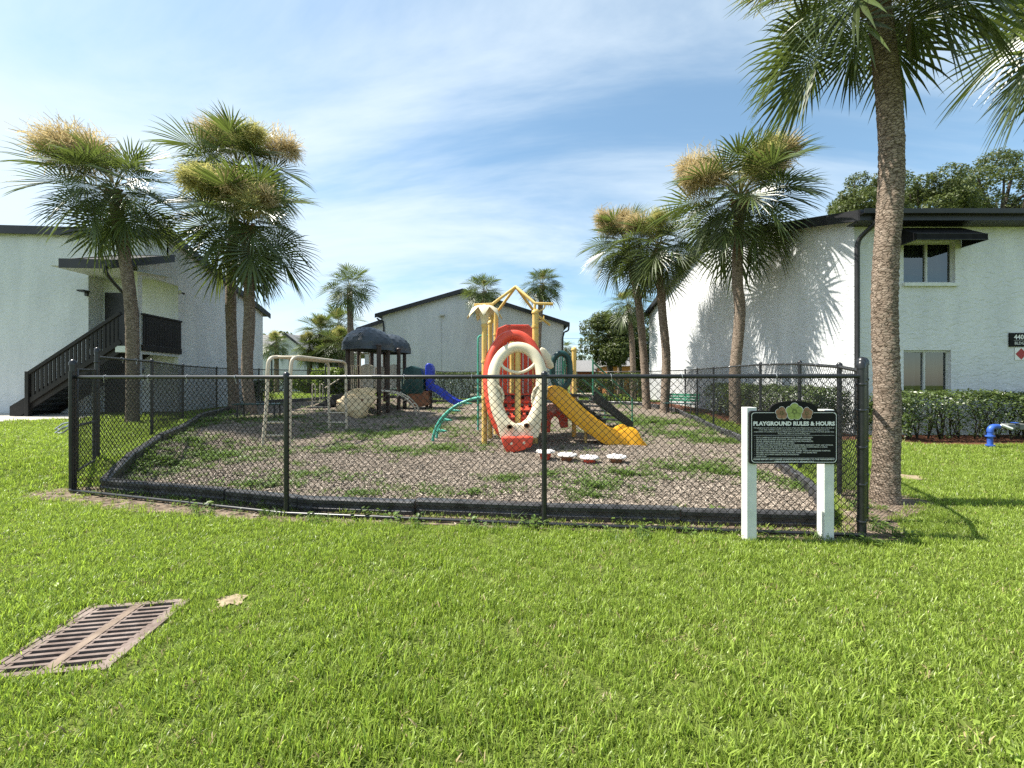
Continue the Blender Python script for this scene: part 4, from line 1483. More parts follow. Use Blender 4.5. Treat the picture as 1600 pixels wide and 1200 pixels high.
def rail(parent, pts, r=0.022, name='top_rail', n=10):
    mb = MB()
    mb.tube(pts, r, n)
    # sleeves where lengths join
    for i in range(len(pts) - 1):
        a, b = Vector(pts[i]), Vector(pts[i + 1])
        if (b - a).length > 1.5:
            m = a.lerp(b, 0.37)
            dd = (b - a).normalized()
            mb.tube([m - dd * 0.05, m + dd * 0.05], r * 1.13, n)
    return mb.build(name, MT['vinyl'], parent, smooth=True, angle=50)


def tie_bands(parent, x, y, zs, r):
    mb = MB()
    for z in zs:
        mb.lathe((x, y, gz(x, y) + z), [(r * 1.12, -0.012), (r * 1.2, -0.008), (r * 1.2, 0.008), (r * 1.12, 0.012)], 12)
    mb.build('tension_band', MT['vinyl'], parent, smooth=True)


def fence_run(name_loc, label, pts, H, line_r=0.027, end_r=0.031, ends=(True, True), bottom_rail=False, subdiv=2.6, wire=0.0028, group=None):
    t = thing('chain_link_fence', name_loc, label, 'fence', group)
    # stations
    st = []
    for a, b in zip(pts, pts[1:]):
        a = Vector(a); b = Vector(b)
        k = max(1, round((b - a).length / subdiv))
        for i in range(k):
            st.append(a.lerp(b, i / k))
    st.append(Vector(pts[-1]))
    Hs = [H(i / (len(st) - 1)) if callable(H) else H for i in range(len(st))]
    tops = [Vector((p.x, p.y, gz(p.x, p.y) + h)) for p, h in zip(st, Hs)]
    rail(t, tops)
    if bottom_rail:
        rail(t, [Vector((p.x, p.y - 0.035, gz(p.x, p.y) + 0.035)) for p in st], 0.018, 'bottom_rail')
    for i, p in enumerate(st):
        end = (i == 0 and ends[0]) or (i == len(st) - 1 and ends[1])
        if i == 0 and not ends[0] or i == len(st) - 1 and not ends[1]:
            continue
        post(t, p.x, p.y, Hs[i] + (0.07 if end else 0.015), end_r if end else line_r, 'dome' if end else 'eye')
        if end:
            tie_bands(t, p.x, p.y, [0.15, 0.5, 0.85, 1.2, Hs[i] - 0.08], end_r)
    tw = MB()
    rt = random.Random(len(st))
    for i in range(len(st) - 1):
        a, b = tops[i], tops[i + 1]
        if a.y > 12: continue
        dd = (b - a).normalized(); nn = Vector((-dd.y, dd.x, 0)); uu = dd.cross(nn)
        kk = int((b - a).length / 0.62)
        for j in range(1, kk):
            c = a.lerp(b, (j + rt.uniform(-0.2, 0.2)) / kk)
            tw.tube([c + nn * 0.028 * math.cos(q * PI / 4) + uu * 0.028 * math.sin(q * PI / 4) + dd * (q - 4) * rt.uniform(0.001, 0.004) for q in range(8)], 0.0028, 5, closed=True)
            tw.tube([c - Vector((0, 0, 0.026)) - nn * 0.02, c - Vector((0, 0, 0.075)) + dd * rt.uniform(-0.02, 0.02) - nn * 0.012], 0.0026, 5)
    if tw.v:
        tw.build('tie_wire', MT['steel'], t)
    for i in range(len(st) - 1):
        wire_panel(t, st[i], st[i + 1], (tops[i].z - 0.0, tops[i + 1].z - 0.0), r=wire, seed=i)
    return t


fence_run((0.33, 3.92, 0), 'low front run of black chain link fence nearest the lawn, with a shiny top rail', FENCE_FRONT, 1.525, line_r=0.027, ends=(False, True), bottom_rail=True, subdiv=3.2, wire=0.0042)
fence_run((5.5, 8.5, gz(5.5, 8.5)), 'right hand run of black chain link fence beside the palm trunks and hedge', FENCE_RIGHT, lambda t: 1.58 + 0.22 * min(1, t * 3), ends=(True, False), subdiv=2.9, wire=0.0030)
fence_run((-1, 22.6, gz(-1, 22.6)), 'far back run of black chain link fence in front of the dark hedge', FENCE_BACK, 1.80, ends=(False, True), subdiv=3.0, wire=0.0026)
fence_run((-9.95, 11.9, gz(-9.95, 11.9)), 'curving left run of black chain link fence beside the shaded building', FENCE_LEFT, 1.58, ends=(True, False), subdiv=2.7, wire=0.0026)
# corner filler between the front run and the right run
fence_run((3.5, 3.85, 0), 'short corner bay of black chain link fence against the palm trunk', [(3.36, 3.69), (3.72, 4.05)], 1.56, end_r=0.036, ends=(True, False), subdiv=3)


def gate():
    a, b = Vector((-5.83, 5.10)), Vector((-6.42, 5.93))
    t = thing('chain_link_gate', (a.x, a.y, gz(a.x, a.y)), 'closed black chain link gate with a middle bar at the left corner', 'gate')
    z0 = z1 = 0.02
    d = (b - a).normalized()
    a2, b2 = a + d * 0.13, b - d * 0.10
    P = lambda p, z: Vector((p.x, p.y, z))
    post(t, a.x, a.y, 1.68, 0.036)
    ga = MB(); ga.tube([P(a2 - d * 0.2, z0 + 0.06), P(a2 - d * 0.2, z0 + 1.60)], 0.024, 10); ga.build('hinge_post', MT['vinyl'], t, smooth=True)
    fr = MB()
    fr.tube([P(a2, z0 + 0.25), P(a2, z0 + 1.63), P(b2, z1 + 1.65), P(b2, z1 + 0.27)], 0.022, 10, closed=True)
    fr.build('gate_frame', MT['vinyl'], t, smooth=True)
    md = MB(); md.tube([P(a2, z0 + 0.86), P(b2, z1 + 0.86)], 0.020, 10); md.build('middle_bar', MT['vinyl'], t, smooth=True)
    wire_panel(t, a2, b2, (z0 + 1.63, z1 + 1.65), low=0.10, r=0.0026)
    lt = MB()
    for zz in (0.88, 0.93):
        lt.tube([P(a - d * 0.02, z0 + zz), P(a + Vector((-0.07, -0.05)), z0 + zz - 0.02), P(a + Vector((-0.17, -0.05)), z0 + zz - 0.09), P(a + Vector((-0.14, 0.0)), z0 + zz - 0.10), P(a + Vector((-0.04, 0.03)), z0 + zz - 0.01)], 0.012, 6)
    lt.build('latch_chain', MT['steel'], t, smooth=True)
    tie_bands(t, a.x, a.y, [0.12, 0.5, 0.85, 1.25, 1.52], 0.036)


gate()


# ------------------------------------------------------------------ black plastic border timbers
def border():
    t = thing('playground_border', (0.33, 4.12, 0), 'low black plastic border staked round the bark mulch ground', 'border')
    pts = [Vector(p) for p in BORDER] + [Vector(BORDER[0])]
    # resample to 1.2 m lengths
    seg = []
    for a, b in zip(pts, pts[1:]):
        k = max(1, round((b - a).length / 1.25))
        for i in range(k):
            seg.append((a.lerp(b, i / k), a.lerp(b, (i + 1) / k)))
    r = random.Random(4)
    for i, (a, b) in enumerate(seg):
        d = (b - a).normalized()
        n = Vector((-d.y, d.x))
        o = r.uniform(-0.012, 0.012)
        top = 0.165 + r.uniform(-0.014, 0.012)
        if a.y > 8: top += 0.02
        p0 = a + n * o + d * 0.004; p1 = b + n * (o + r.uniform(-0.01, 0.01)) - d * 0.012
        z0, z1 = gz(p0.x, p0.y), gz(p1.x, p1.y)
        mb = MB()
        A = Vector((p0.x, p0.y, z0 + top)); B = Vector((p1.x, p1.y, z1 + top + r.uniform(-0.006, 0.006)))
        prof = [(-0.058, -0.24), (-0.058, -0.11), (-0.044, -0.095), (-0.044, -0.07), (-0.055, -0.055), (-0.055, -0.018), (-0.040, 0.0), (0.040, 0.0), (0.055, -0.018), (0.055, -0.24)]
        s3 = Vector((n.x, n.y, 0))
        e = (B - A).normalized()
        Z1 = Vector((0, 0, 1))
        fr = [(A, s3, Z1, 0.86, 0.97), (A + e * 0.03, s3, Z1, 1, 1)]
        if p0.x > 3.3 and p0.y < 21:      # this side shows the pocketed face of the timbers
            Lb = (B - A).length
            npk = 3
            for q in range(npk):
                c0 = Lb * (q + 0.5) / npk
                for dt_, ws, hs in ((-0.13, 1, 1), (-0.11, 0.55, 0.80), (0.11, 0.55, 0.80), (0.13, 1, 1)):
                    fr.append((A + e * (c0 + dt_), s3, Z1, ws, hs))
        fr += [(B - e * 0.03, s3, Z1, 1, 1), (B, s3, Z1, 0.86, 0.97)]
        mb.sweep(fr, prof)
        ob = mb.build('border_timber', MT['timber'], t)


border()
# ------------------------------------------------------------------ rules sign
def rules_sign():
    Y = 3.52
    t = thing('playground_sign', (2.56, Y, 0), 'black playground rules sign on two white posts in front of the fence', 'sign')
    for x, zt in ((2.20, 1.235), (2.91, 1.215)):
        MB().box((x, Y + 0.046, (zt - 0.1) / 2), (0.09, 0.09, zt + 0.1)).build('post', MT['white_paint'], t, bevel=0.004)
    x0, x1, z0, z1 = 2.165, 2.968, 0.722, 1.205
    xc = (x0 + x1) / 2
    rw, hh = 0.19, 0.092

    def outline(inset, arch):
        a, b, c, d = x0 + inset, x1 - inset, z0 + inset, z1 - inset
        rr = 0.028
        P = []
        for cx, cz, s in ((a + rr, c + rr, PI), (b - rr, c + rr, 1.5 * PI), (b - rr, d - rr, 0)):
            for k in range(6):
                an = s + k * PI / 10
                P.append((cx + rr * math.cos(an), cz + rr * math.sin(an)))
        if arch:
            for k in range(15):
                an = PI * k / 14
                P.append((xc + (rw + 0.03) * math.cos(an), d + (hh) * math.sin(an) ** 0.8))
        for k in range(6):
            an = 0.5 * PI + k * PI / 10
            P.append((a + rr + rr * math.cos(an), d - rr + rr * math.sin(an)))
        return P
    yb = Y - 0.024
    b = MB()
    b.prism([(x, yb, z) for x, z in outline(0, True)], (0, 0.022, 0))
    bo = b.build('board', MT['signblack'], t, bevel=0.002, segs=1)
    # white rule round the face, following the flowers at the top
    ol = outline(0.014, False)
    il = outline(0.0185, False)
    ln = MB()
    n = len(ol)
    for i in range(n):
        j = (i + 1) % n
        ax, bx = ol[i][0], ol[j][0]
        if abs(ol[i][1] - (z1 - 0.014)) < 1e-4 and abs(ol[j][1] - (z1 - 0.014)) < 1e-4 and abs(ax - bx) > 0.2:
            for u0, u1 in ((ax, xc + 0.178), (xc - 0.178, bx)):
                ln.quad((u0, yb - 0.0012, z1 - 0.014), (u1, yb - 0.0012, z1 - 0.014), (u1, yb - 0.0012, z1 - 0.0185), (u0, yb - 0.0012, z1 - 0.0185))
            continue
        ln.quad((ol[i][0], yb - 0.0012, ol[i][1]), (ol[j][0], yb - 0.0012, ol[j][1]), (il[j][0], yb - 0.0012, il[j][1]), (il[i][0], yb - 0.0012, il[i][1]))
    ln.build('border_line', MT['signwhite'], bo, fix=False)
    # three blossoms
    for cx, cz, r_, m, lift in ((xc - 0.112, 1.185, 0.058, 'petal_brown', 0.0015), (xc + 0.115, 1.182, 0.056, 'petal_brown', 0.0015), (xc + 0.002, 1.198, 0.078, 'petal_green', 0.003)):
        for rad, mm, l2 in ((1.06, 'signwhite', 0.0), (1.0, m, 0.0012)):
            P = []
            for k in range(60):
                an = 2 * PI * k / 60 + PI / 2
                w = r_ * (0.80 + 0.20 * abs(math.cos(2.5 * (an - PI / 2)))) * (rad if rad > 1 else 1)
                P.append((cx + w * math.cos(an), yb - lift - l2 - 0.001, cz + w * math.sin(an)))
            fl = MB(); fl.add(P, [tuple(range(60))]); fl.build('flower', MT[mm], bo, fix=False)
        dt = MB()
        for k in range(5):
            an = 2 * PI * (k + 0.5) / 5 + PI / 2
            q = Vector((math.cos(an), 0, math.sin(an))); s = Vector((-math.sin(an), 0, math.cos(an)))
            c = Vector((cx, yb - lift - 0.0034, cz))
            dt.quad(c + q * r_ * 0.2 + s * 0.0012, c + q * r_ * 0.9 + s * 0.0008, c + q * r_ * 0.9 - s * 0.0008, c + q * r_ * 0.2 - s * 0.0012)
        for ro in (0.30, 0.17):
            P = [(cx + ro * r_ * math.cos(2 * PI * k / 20), cz + ro * r_ * math.sin(2 * PI * k / 20)) for k in range(20)]
            Q = [(cx + ro * r_ * 0.78 * math.cos(2 * PI * k / 20), cz + ro * r_ * 0.78 * math.sin(2 * PI * k / 20)) for k in range(20)]
            for k in range(20):
                j = (k + 1) % 20
                dt.quad((P[k][0], yb - lift - 0.0036, P[k][1]), (P[j][0], yb - lift - 0.0036, P[j][1]), (Q[j][0], yb - lift - 0.0036, Q[j][1]), (Q[k][0], yb - lift - 0.0036, Q[k][1]))
        dt.build('flower_detail', MT['petal_line'], bo, fix=False)
    X = (1, 0, 0); U = (0, 0, 1)
    yt = yb - 0.0015
    text_mesh('PLAYGROUND RULES & HOURS', 0.05, (xc, yt, 1.073), X, U, MT['signwhite'], bo, 'CENTER', bold=0.0024, width=0.742)
    intro = ['This playground is for children of ages 5 to 12 years of age only. Playground hours are from dawn until dusk or',
             'lower daily. Children must be supervised by a legal guardian at all times. Management is not',
             'responsible for accidents or injury. Playground use is for registered residents and their guests only.',
             'Please also adhere to the following rules:']
    for i, (s, w) in enumerate(zip(intro, (0.735, 0.64, 0.73, 0.29))):
        text_mesh(s, 0.0145, (xc, yt, 1.046 - i * 0.0175), X, U, MT['signgrey'], bo, 'CENTER', width=w, bold=0.0003)
    rules = [('PLAY CAREFULLY AND BE COURTEOUS TO OTHER CHILDREN.', 0.515), ('NO ROUGH PLAYING, BULLYING, OR OFFENSIVE LANGUAGE.', 0.50),
             ('GLASS, BREAKABLES, AND SHARP OBJECTS ARE PROHIBITED.', 0.52), ('DO NOT USE THE EQUIPMENT WHEN WET.', 0.35),
             ('GUESTS MUST BE ACCOMPANIED BY THE REGISTERED RESIDENT THEY ARE VISITING.', 0.70), ('NO PERSON OVER AGE 12 IS ALLOWED INSIDE UNLESS SUPERVISING A CHILD.', 0.65),
             ('NO SMOKING IN OR AROUND THE PLAYGROUND AREA.', 0.46), ('DO NOT USE EQUIPMENT IN ANY MANNER OTHER THAN ITS INTENDED PURPOSE.', 0.675),
             ('PROPER FOOTWEAR IS REQUIRED AT ALL TIMES - NO BARE FEET.', 0.555), ('NO PETS ALLOWED INSIDE THE PLAYGROUND.', 0.39), ('HAVE FUN!', 0.09)]
    for i, (s, w) in enumerate(rules):
        z = 0.958 - i * 0.0172
        text_mesh('\u2022', 0.016, (x0 + 0.042, yt, z), X, U, MT['signgrey'], bo, name='bullet')
        text_mesh(s, 0.0150, (x0 + 0.058, yt, z), X, U, MT['signgrey'], bo, width=w, bold=0.0004)
    text_mesh('PLEASE REPORT ANY UNSAFE CONDITIONS IMMEDIATELY TO THE MANAGEMENT', 0.0165, (xc, yt, 0.759), X, U, MT['signwhite'], bo, 'CENTER', width=0.74, bold=0.0004)
    text_mesh('OFFICE AT 407-737-4122. THANK YOU!', 0.0165, (xc, yt, 0.7375), X, U, MT['signwhite'], bo, 'CENTER', width=0.36, bold=0.0004)
    rl = MB()
    for z in (0.983, 0.777):
        rl.box((xc, yt + 0.0004, z), (0.735, 0.0012, 0.0022))
    rl.build('rule_line', MT['signgrey'], bo)


rules_sign()


# ------------------------------------------------------------------ storm drain
def storm_drain():
    cx, cy = GRATE_C
    c, s = math.cos(GRATE_ROT), math.sin(GRATE_ROT)
    z = 0.012
    t = thing('storm_drain', (cx, cy, 0), 'rusty iron storm drain grate sunk in the lawn', 'drain')

    def P(u, v, zz): return Vector((cx + u * c - v * s, cy + u * s + v * c, zz))

    def B(u0, u1, v0, v1, zt, th):
        return MB().box(P((u0 + u1) / 2, (v0 + v1) / 2, zt - th / 2), (u1 - u0, v1 - v0, th), GRATE_ROT)
    hw, hl = GRATE_W / 2, GRATE_L / 2
    e = 0.035
    fr = MB()
    for u0, u1, v0, v1 in ((-hw, -hw + e, -hl, hl), (hw - e, hw, -hl, hl), (-hw + e, hw - e, hl - e, hl), (-hw + e, hw - e, -hl, -hl + e)):
        b = B(u0, u1, v0, v1, z, 0.09)
        fr.add(b.v, b.f)
    fr.build('grate_frame', MT['rust'], t)
    # raised rim of the box on the two long sides
    rm = MB()
    for u0, u1 in ((-hw - 0.028, -hw - 0.004), (hw + 0.004, hw + 0.028)):
        b = B(u0, u1, -hl - 0.02, hl + 0.02, z + 0.004, 0.1)
        rm.add(b.v, b.f)
    rm.build('rim', MT['rust'], t)
    cb = B(-0.024, 0.024, -hl + e, hl - e, z + 0.001, 0.03)
    cb.build('centre_bar', MT['rust_light'], t)
    n = 13
    pitch = (GRATE_L - 2 * e) / n
    for i in range(n + 1):
        v = -hl + e + pitch * i
        w = 0.0088
        for u0, u1 in ((-hw + e, -0.0245), (0.0245, hw - e)):
            if i in (0, n):
                continue
            B(u0, u1, v - w, v + w, z - 0.001, 0.02).build('grate_bar', MT['rust'], t)
    ht = MB()
    for u0, u1 in ((-hw + e, -hw + e + 0.02), (-0.040, -0.0245), (0.0245, 0.040), (hw - e - 0.02, hw - e)):
        b = B(u0, u1, -hl + e, hl - e, z - 0.004, 0.02)
        ht.add(b.v, b.f)
    ht.build('slot_end', MT['rust'], t)
    pit = MB()
    a = [P(-hw, -hl, -0.08), P(hw, -hl, -0.08), P(hw, hl, -0.08), P(-hw, hl, -0.08)]
    q = [p - Vector((0, 0, 0.7)) for p in a]
    pit.add(a + q, [(0, 1, 5, 4), (1, 2, 6, 5), (2, 3, 7, 6), (3, 0, 4, 7), (4, 5, 6, 7)])
    pit.build('drain_box', MT['pit'], t, fix=False)


storm_drain()


# ------------------------------------------------------------------ blue backflow pipe by the hedge
def backflow():
    x, y = 10.27, 8.25
    z = gz(x, y)
    t = thing('backflow_valve', (x, y, z), 'blue painted water pipe with a valve standing at the edge of the front hedge', 'pipe')
    for k, dx in enumerate((0.0, 1.05)):
        p = MB()
        p.tube([(x + dx, y, z - 0.05), (x + dx, y, z + 0.36)], 0.045, 12)
        for zz in (0.04, 0.24):
            p.lathe((x + dx, y, z + zz), [(0.046, 0), (0.075, 0.005), (0.075, 0.03), (0.046, 0.035)], 12)
        p.build('riser', MT['blue_pipe'], t, smooth=True)
    e = MB()
    e.tube(smooth_path([(x, y, z + 0.34), (x + 0.01, y, z + 0.41), (x + 0.07, y, z + 0.46), (x + 0.18, y, z + 0.46)], 4), 0.052, 12)
    e.tube(smooth_path([(x + 1.05, y, z + 0.34), (x + 1.04, y, z + 0.41), (x + 0.98, y, z + 0.46), (x + 0.85, y, z + 0.46)], 4), 0.052, 12)
    e.build('elbow', MT['blue_pipe'], t, smooth=True)
    v = MB()
    v.tube([(x + 0.18, y, z + 0.46), (x + 0.85, y, z + 0.46)], 0.035, 12)
    v.box((x + 0.40, y, z + 0.46), (0.16, 0.11, 0.12)); v.box((x + 0.66, y, z + 0.46), (0.16, 0.11, 0.12))
    v.build('valve_body', MT['blind'], t, bevel=0.012)
    w = MB(); w.tube([(x + 0.20, y - 0.03, z + 0.50), (x + 0.34, y - 0.10, z + 0.42)], 0.03, 8); w.build('insulation_wrap', MT['white_paint'], t)
    h = MB(); h.lathe((x + 0.53, y - 0.0, z + 0.49), [(0.01, 0), (0.012, 0.04), (0.06, 0.05), (0.06, 0.06), (0.01, 0.065)], 12); h.build('handle', MT['blue_pipe'], t)
    b = MB(); b.box((x + 0.95, y - 0.45, z + 0.02), (0.5, 0.3, 0.05))
    b.build('footing', MT['concrete'], t, bevel=0.01)


backflow()


# ------------------------------------------------------------------ benches and the white bar
def bench(x, y, rot, label, back):
    z = gz(x, y) + 0.012
    t = thing('bench', (x, y, z), label, 'bench')
    c, s = math.cos(rot), math.sin(rot)

    def P(u, v, w): return Vector((x + u * c - v * s, y + u * s + v * c, z + w))
    for i in range(4):
        MB().box(P(0, -0.15 + i * 0.105, 0.44), (1.25, 0.09, 0.035), rot).build('slat', MT['dark_green'], t, bevel=0.006)
    if back:
        for i in range(3):
            MB().box(P(0, 0.26 + i * 0.035, 0.56 + i * 0.11), (1.25, 0.035, 0.09), rot).build('back_slat', MT['mid_green'], t, bevel=0.006)
    for u in (-0.5, 0.5):
        l = MB()
        l.tube([P(u, -0.16, 0), P(u, -0.14, 0.42), P(u, 0.2, 0.42), P(u, 0.22, 0)], 0.022, 8)
        if back:
            l.tube([P(u, 0.2, 0.42), P(u, 0.36, 0.86)], 0.022, 8)
        l.build('leg', MT['black_trim'], t)


bench(*G(404, 655), 0.15, 'backless dark bench at the foot of the twin palms on the left', False)
bench(6.75, 15.4, -0.9, 'green slatted bench with a back between the right hand palm trunks', True)


def hitch_bar():
    Y = 13.2
    z = gz(3, Y) + 0.012
    xa, xb = W(902, 0, Y).x, W(938, 0, Y).x
    t = thing('hand_bar', (xa, Y, z), 'low cream bent pipe bar behind the green stairs', 'bar')
    MB().tube(smooth_path([(xa, Y, z + 0.92), (xb - 0.25, Y, z + 0.92), (xb - 0.04, Y, z + 0.86), (xb, Y, z + 0.7), (xb, Y, z - 0.02)], 4), 0.03, 8).build('pipe', MT['tan_pipe'], t, smooth=True)
    MB().tube([(xb - 0.36, Y, z + 0.9), (xb - 0.36, Y, z - 0.02)], 0.03, 8).build('leg', MT['tan_pipe'], t, smooth=True)
    MB().tube([(xa + 0.02, Y, z + 0.9), (xa + 0.02, Y, z - 0.02)], 0.03, 8).build('leg', MT['tan_pipe'], t, smooth=True)


hitch_bar()
# ------------------------------------------------------------------ tall yellow play tower


def V2(x, y, z): return Vector((x, y, z))


def cap_post(parent, x, y, top, r, mat, name='post', base=None):
    z = gz(x, y) + 0.012 if base is None else base
    mb = MB()
    mb.lathe((x, y, z), [(r, -0.05), (r, top - z), (r * 1.25, top - z), (r * 1.25, top - z + 0.03), (r * 0.9, top - z + 0.07), (0.01, top - z + 0.09)], 16)
    return mb.build(name, mat, parent, smooth=True)


def collar(parent, x, y, zs, r, mat):
    for z in zs:
        MB().lathe((x, y, z), [(r * 1.02, -0.03), (r * 1.22, -0.025), (r * 1.22, 0.025), (r * 1.02, 0.03)], 14).build('clamp', mat, parent, smooth=True)


def oval_path(pts, Y, lean=None, n=5):
    out = []
    for px, py in pts:
        y = Y
        p = W(px, py, y)
        if lean:
            for _ in range(4):
                y = lean(p.z)
                p = W(px, py, y)
        out.append(p)
    return smooth_path(out, n)


def tower():
    t = thing('play_tower', (0, 9.2, gz(0, 9.2)), 'tall yellow framed play tower with red and cream hoops and a yellow slide', 'play structure')
    Yp = MT['yellow_post']
    r = 0.062
    LF_, RF_ = W(757, 0, 8.6).x, W(836, 0, 8.7).x
    LB_, RB_ = W(775, 0, 10.1).x, W(838, 0, 10.2).x
    cap_post(t, LF_, 8.6, 2.98, r, Yp)
    cap_post(t, RF_, 8.7, 3.05, r, Yp)
    cap_post(t, LB_, 10.1, 3.36, r, Yp)
    cap_post(t, RB_, 10.2, 3.36, r, Yp)
    cap_post(t, W(766, 0, 9.4).x, 9.4, 2.92, 0.055, Yp)
    xr2 = W(897, 0, 9.7).x
    cap_post(t, xr2, 9.7, 2.30, 0.058, Yp)
    cap_post(t, W(800, 0, 9.8).x, 9.8, 2.55, 0.058, Yp)
    for x, y in ((LF_, 8.6), (RF_, 8.7), (LB_, 10.1), (RB_, 10.2)):
        collar(t, x, y, (1.15, 1.95, 2.75), r, MT['steel'] if False else Yp)
    # open pipe roof: four hips that meet at a peak, tails past the posts
    fr = MB()
    apex = W(806, 448, 9.3)
    for x, y, tx, ty in ((LF_ + 0.16, 8.9, -0.42, 8.9), (RF_, 8.8, 0.42, 8.8), (LB_, 10.1, -0.34, 10.3), (RB_, 10.2, 0.40, 10.6)):
        k = Vector((x, y, 3.30))
        fr.tube([apex, k, k + Vector((tx, ty - y, -0.02 if y < 9.5 else -0.22))], 0.034, 10)
        fr.tube([k + Vector((0, 0, -0.42)), k + Vector((0, 0, 0.02))], 0.03, 8)
        fr.tube(smooth_path([k + Vector((tx * 0.55, (ty - y) * 0.55, 0)), k + Vector((tx * 0.5, (ty - y) * 0.5, -0.12)), k + Vector((tx * 0.1, 0, -0.2))], 4), 0.018, 8)
    fr.build('roof_frame', Yp, t, smooth=True)
    # palm leaf topper on the left post
    tp = MB()
    c = Vector((LF_, 8.6, 3.05))
    for k in range(7):
        a = 2 * PI * k / 7 + 0.25
        d = Vector((math.cos(a), math.sin(a), 0)); s = Vector((-math.sin(a), math.cos(a), 0))
        L = 0.40
        P = []
        for f, w, z in ((0.0, 0.05, 0.05), (0.3, 0.11, 0.13), (0.65, 0.12, 0.08), (1.0, 0.03, -0.10)):
            P.append((c + d * L * f + Vector((0, 0, z)), w))
        b = len(tp.v)
        for p, w in P:
            tp.v += [tuple(p - s * w), tuple(p + Vector((0, 0, 0.03))), tuple(p + s * w), tuple(p - Vector((0, 0, 0.045)))]
        for i in range(3):
            for j in range(4):
                tp.f.append((b + i * 4 + j, b + i * 4 + (j + 1) % 4, b + (i + 1) * 4 + (j + 1) % 4, b + (i + 1) * 4 + j))
        tp.f += [(b, b + 1, b + 2, b + 3), (b + 12, b + 15, b + 14, b + 13)]
    tp.lathe(c, [(0.065, -0.26), (0.11, -0.06), (0.12, 0.04), (0.06, 0.14), (0.01, 0.17)], 12)
    tp.build('palm_topper', MT['cream'], t, smooth=True, angle=60)
    # deck
    dk = MB()
    dk.box((0.02, 9.35, 1.17), (1.25, 1.55, 0.07)); dk.box((1.15, 9.85, 1.17), (1.0, 1.1, 0.07))
    dk.build('deck', MT['deck'], t, bevel=0.01)
    # red back panel: header, side cheeks, ribbed infill
    Yb = 9.95
    hd = MB()
    hd.prism([W(x, y, Yb) for x, y in ((774, 531), (777, 513), (791, 507), (826, 507), (832, 513), (833, 531))], (0, 0.10, 0))
    ho = hd.build('red_header', MT['red'], t, bevel=0.02)
    lg = MB(); lg.prism([W(x, y, Yb - 0.02) for x, y in ((793, 512), (823, 512), (821, 509), (795, 509))], (0, 0.02, 0)); lg.build('header_ridge', MT['red'], ho)
    pn = MB()
    for k in range(7):
        x0, x1 = 778 + k * 8, 778 + k * 8 + 6.6
        pn.prism([W(x0, 615, Yb), W(x1, 615, Yb), W(x1, 528, Yb), W(x0, 528, Yb)], (0, 0.06, 0))
    pn.build('red_panel', MT['red'], t, bevel=0.012)
    # red hoop behind
    lean2 = lambda z: 8.12 + 0.22 * z
    red = oval_path([(806, 690), (788, 678), (773, 650), (765, 612), (764, 578), (772, 549), (786, 530), (803, 524), (820, 530), (835, 549), (843, 580), (843, 615), (838, 650), (826, 676), (811, 690)], 8.5, lean2, 5)
    MB().tube(red, 0.125, 14).build('red_hoop', MT['red'], t, smooth=True)
    sc = MB()
    scoop = ((616, 31, 8.62), (628, 28, 8.46), (641, 24, 8.30), (653, 18, 8.16), (664, 11, 8.04))
    for (pa, wa, ya), (pb, wb, yb) in zip(scoop, scoop[1:]):
        a0, a1, b0, b1 = W(809 - wa, pa, ya), W(809 + wa, pa, ya), W(809 - wb, pb, yb), W(809 + wb, pb, yb)
        nn_ = (a1 - a0).cross(b0 - a0).normalized()
        sc.prism([a0, a1, b1, b0], nn_ * 0.03)
        sc.beam(a0 + Vector((0.03, -0.02, 0.0)), a1 + Vector((-0.03, -0.02, 0.0)), 0.06, 0.04)
    sc.build('red_steps', MT['red'], t, bevel=0.006)
    hl = MB()
    for q_, ((pa, wa, ya), (pb, wb, yb)) in enumerate(zip(scoop[:3], scoop[1:4])):
        for k in (-0.72, -0.26, 0.26, 0.72):
            c = (W(809 + wa * k, pa, ya) + W(809 + wb * k, pb, yb)) / 2
            hl.tube([c + Vector((0, -0.028, 0.03)), c + Vector((0, 0.01, -0.01))], 0.034, 12)
    hl.build('painted_hole', MT['pit'], t)  # solid discs, the shade of the perforations put into their colour
    # cream hoop in front: a tall horseshoe that runs into a chin plate
    lean1 = lambda z: 7.72 + 0.25 * z
    cre = oval_path([(799, 672), (787, 660), (777, 637), (771.5, 605), (772, 580), (780, 560), (793, 547), (808, 542.5), (824, 546), (837, 558), (845, 578), (846.5, 602), (842, 635), (832, 659), (820, 671)], 8.2, lean1, 5)
    nn = len(cre)
    rr = [0.105 + 0.03 * abs(2 * i / (nn - 1) - 1) ** 2 for i in range(nn)]
    MB().tube(cre, rr, 16, flat=1.15).build('cream_hoop', MT['cream'], t, smooth=True)
    ch = MB()
    out = [(770, 640), (781, 655), (795, 661), (810, 662), (825, 660), (838, 652), (849, 638), (846, 660), (841, 685), (782, 686), (776, 662)]
    P = []
    for px, py in out:
        y = 7.9
        for _ in range(3):
            y = lean1(W(px, py, y).z) - 0.09
        P.append(W(px, py, y))
    ch.prism(P, (0, 0.15, 0))
    co = ch.build('chin_plate', MT['cream'], t, bevel=0.035, segs=3, smooth=True)
    ey = MB()
    for px, py in ((796.5, 667), (823, 665)):
        q = W(px, py, 7.70)
        q.y = lean1(q.z) - 0.165
        ey.lathe((0, 0, 0), [(0.05, 0), (0.05, 0.03), (0.03, 0.03), (0.03, 0)], 14)
        k = 14 * 4
        for i in range(len(ey.v) - k, len(ey.v)):
            x, y, z = ey.v[i]
            ey.v[i] = (q.x + x * 1.25, q.y + z - 0.02, q.z + y)
    ey.build('eye_ring', MT['terracotta'], co, smooth=True)
    jw = MB()
    out = [(782, 684), (841, 683), (836, 700), (820, 708), (800, 710), (792, 706)]
    P = []
    for px, py in ((782, 683), (834, 682), (831, 698), (817, 704), (793, 710), (787, 699)):
        P.append(W(px, py, 7.62))
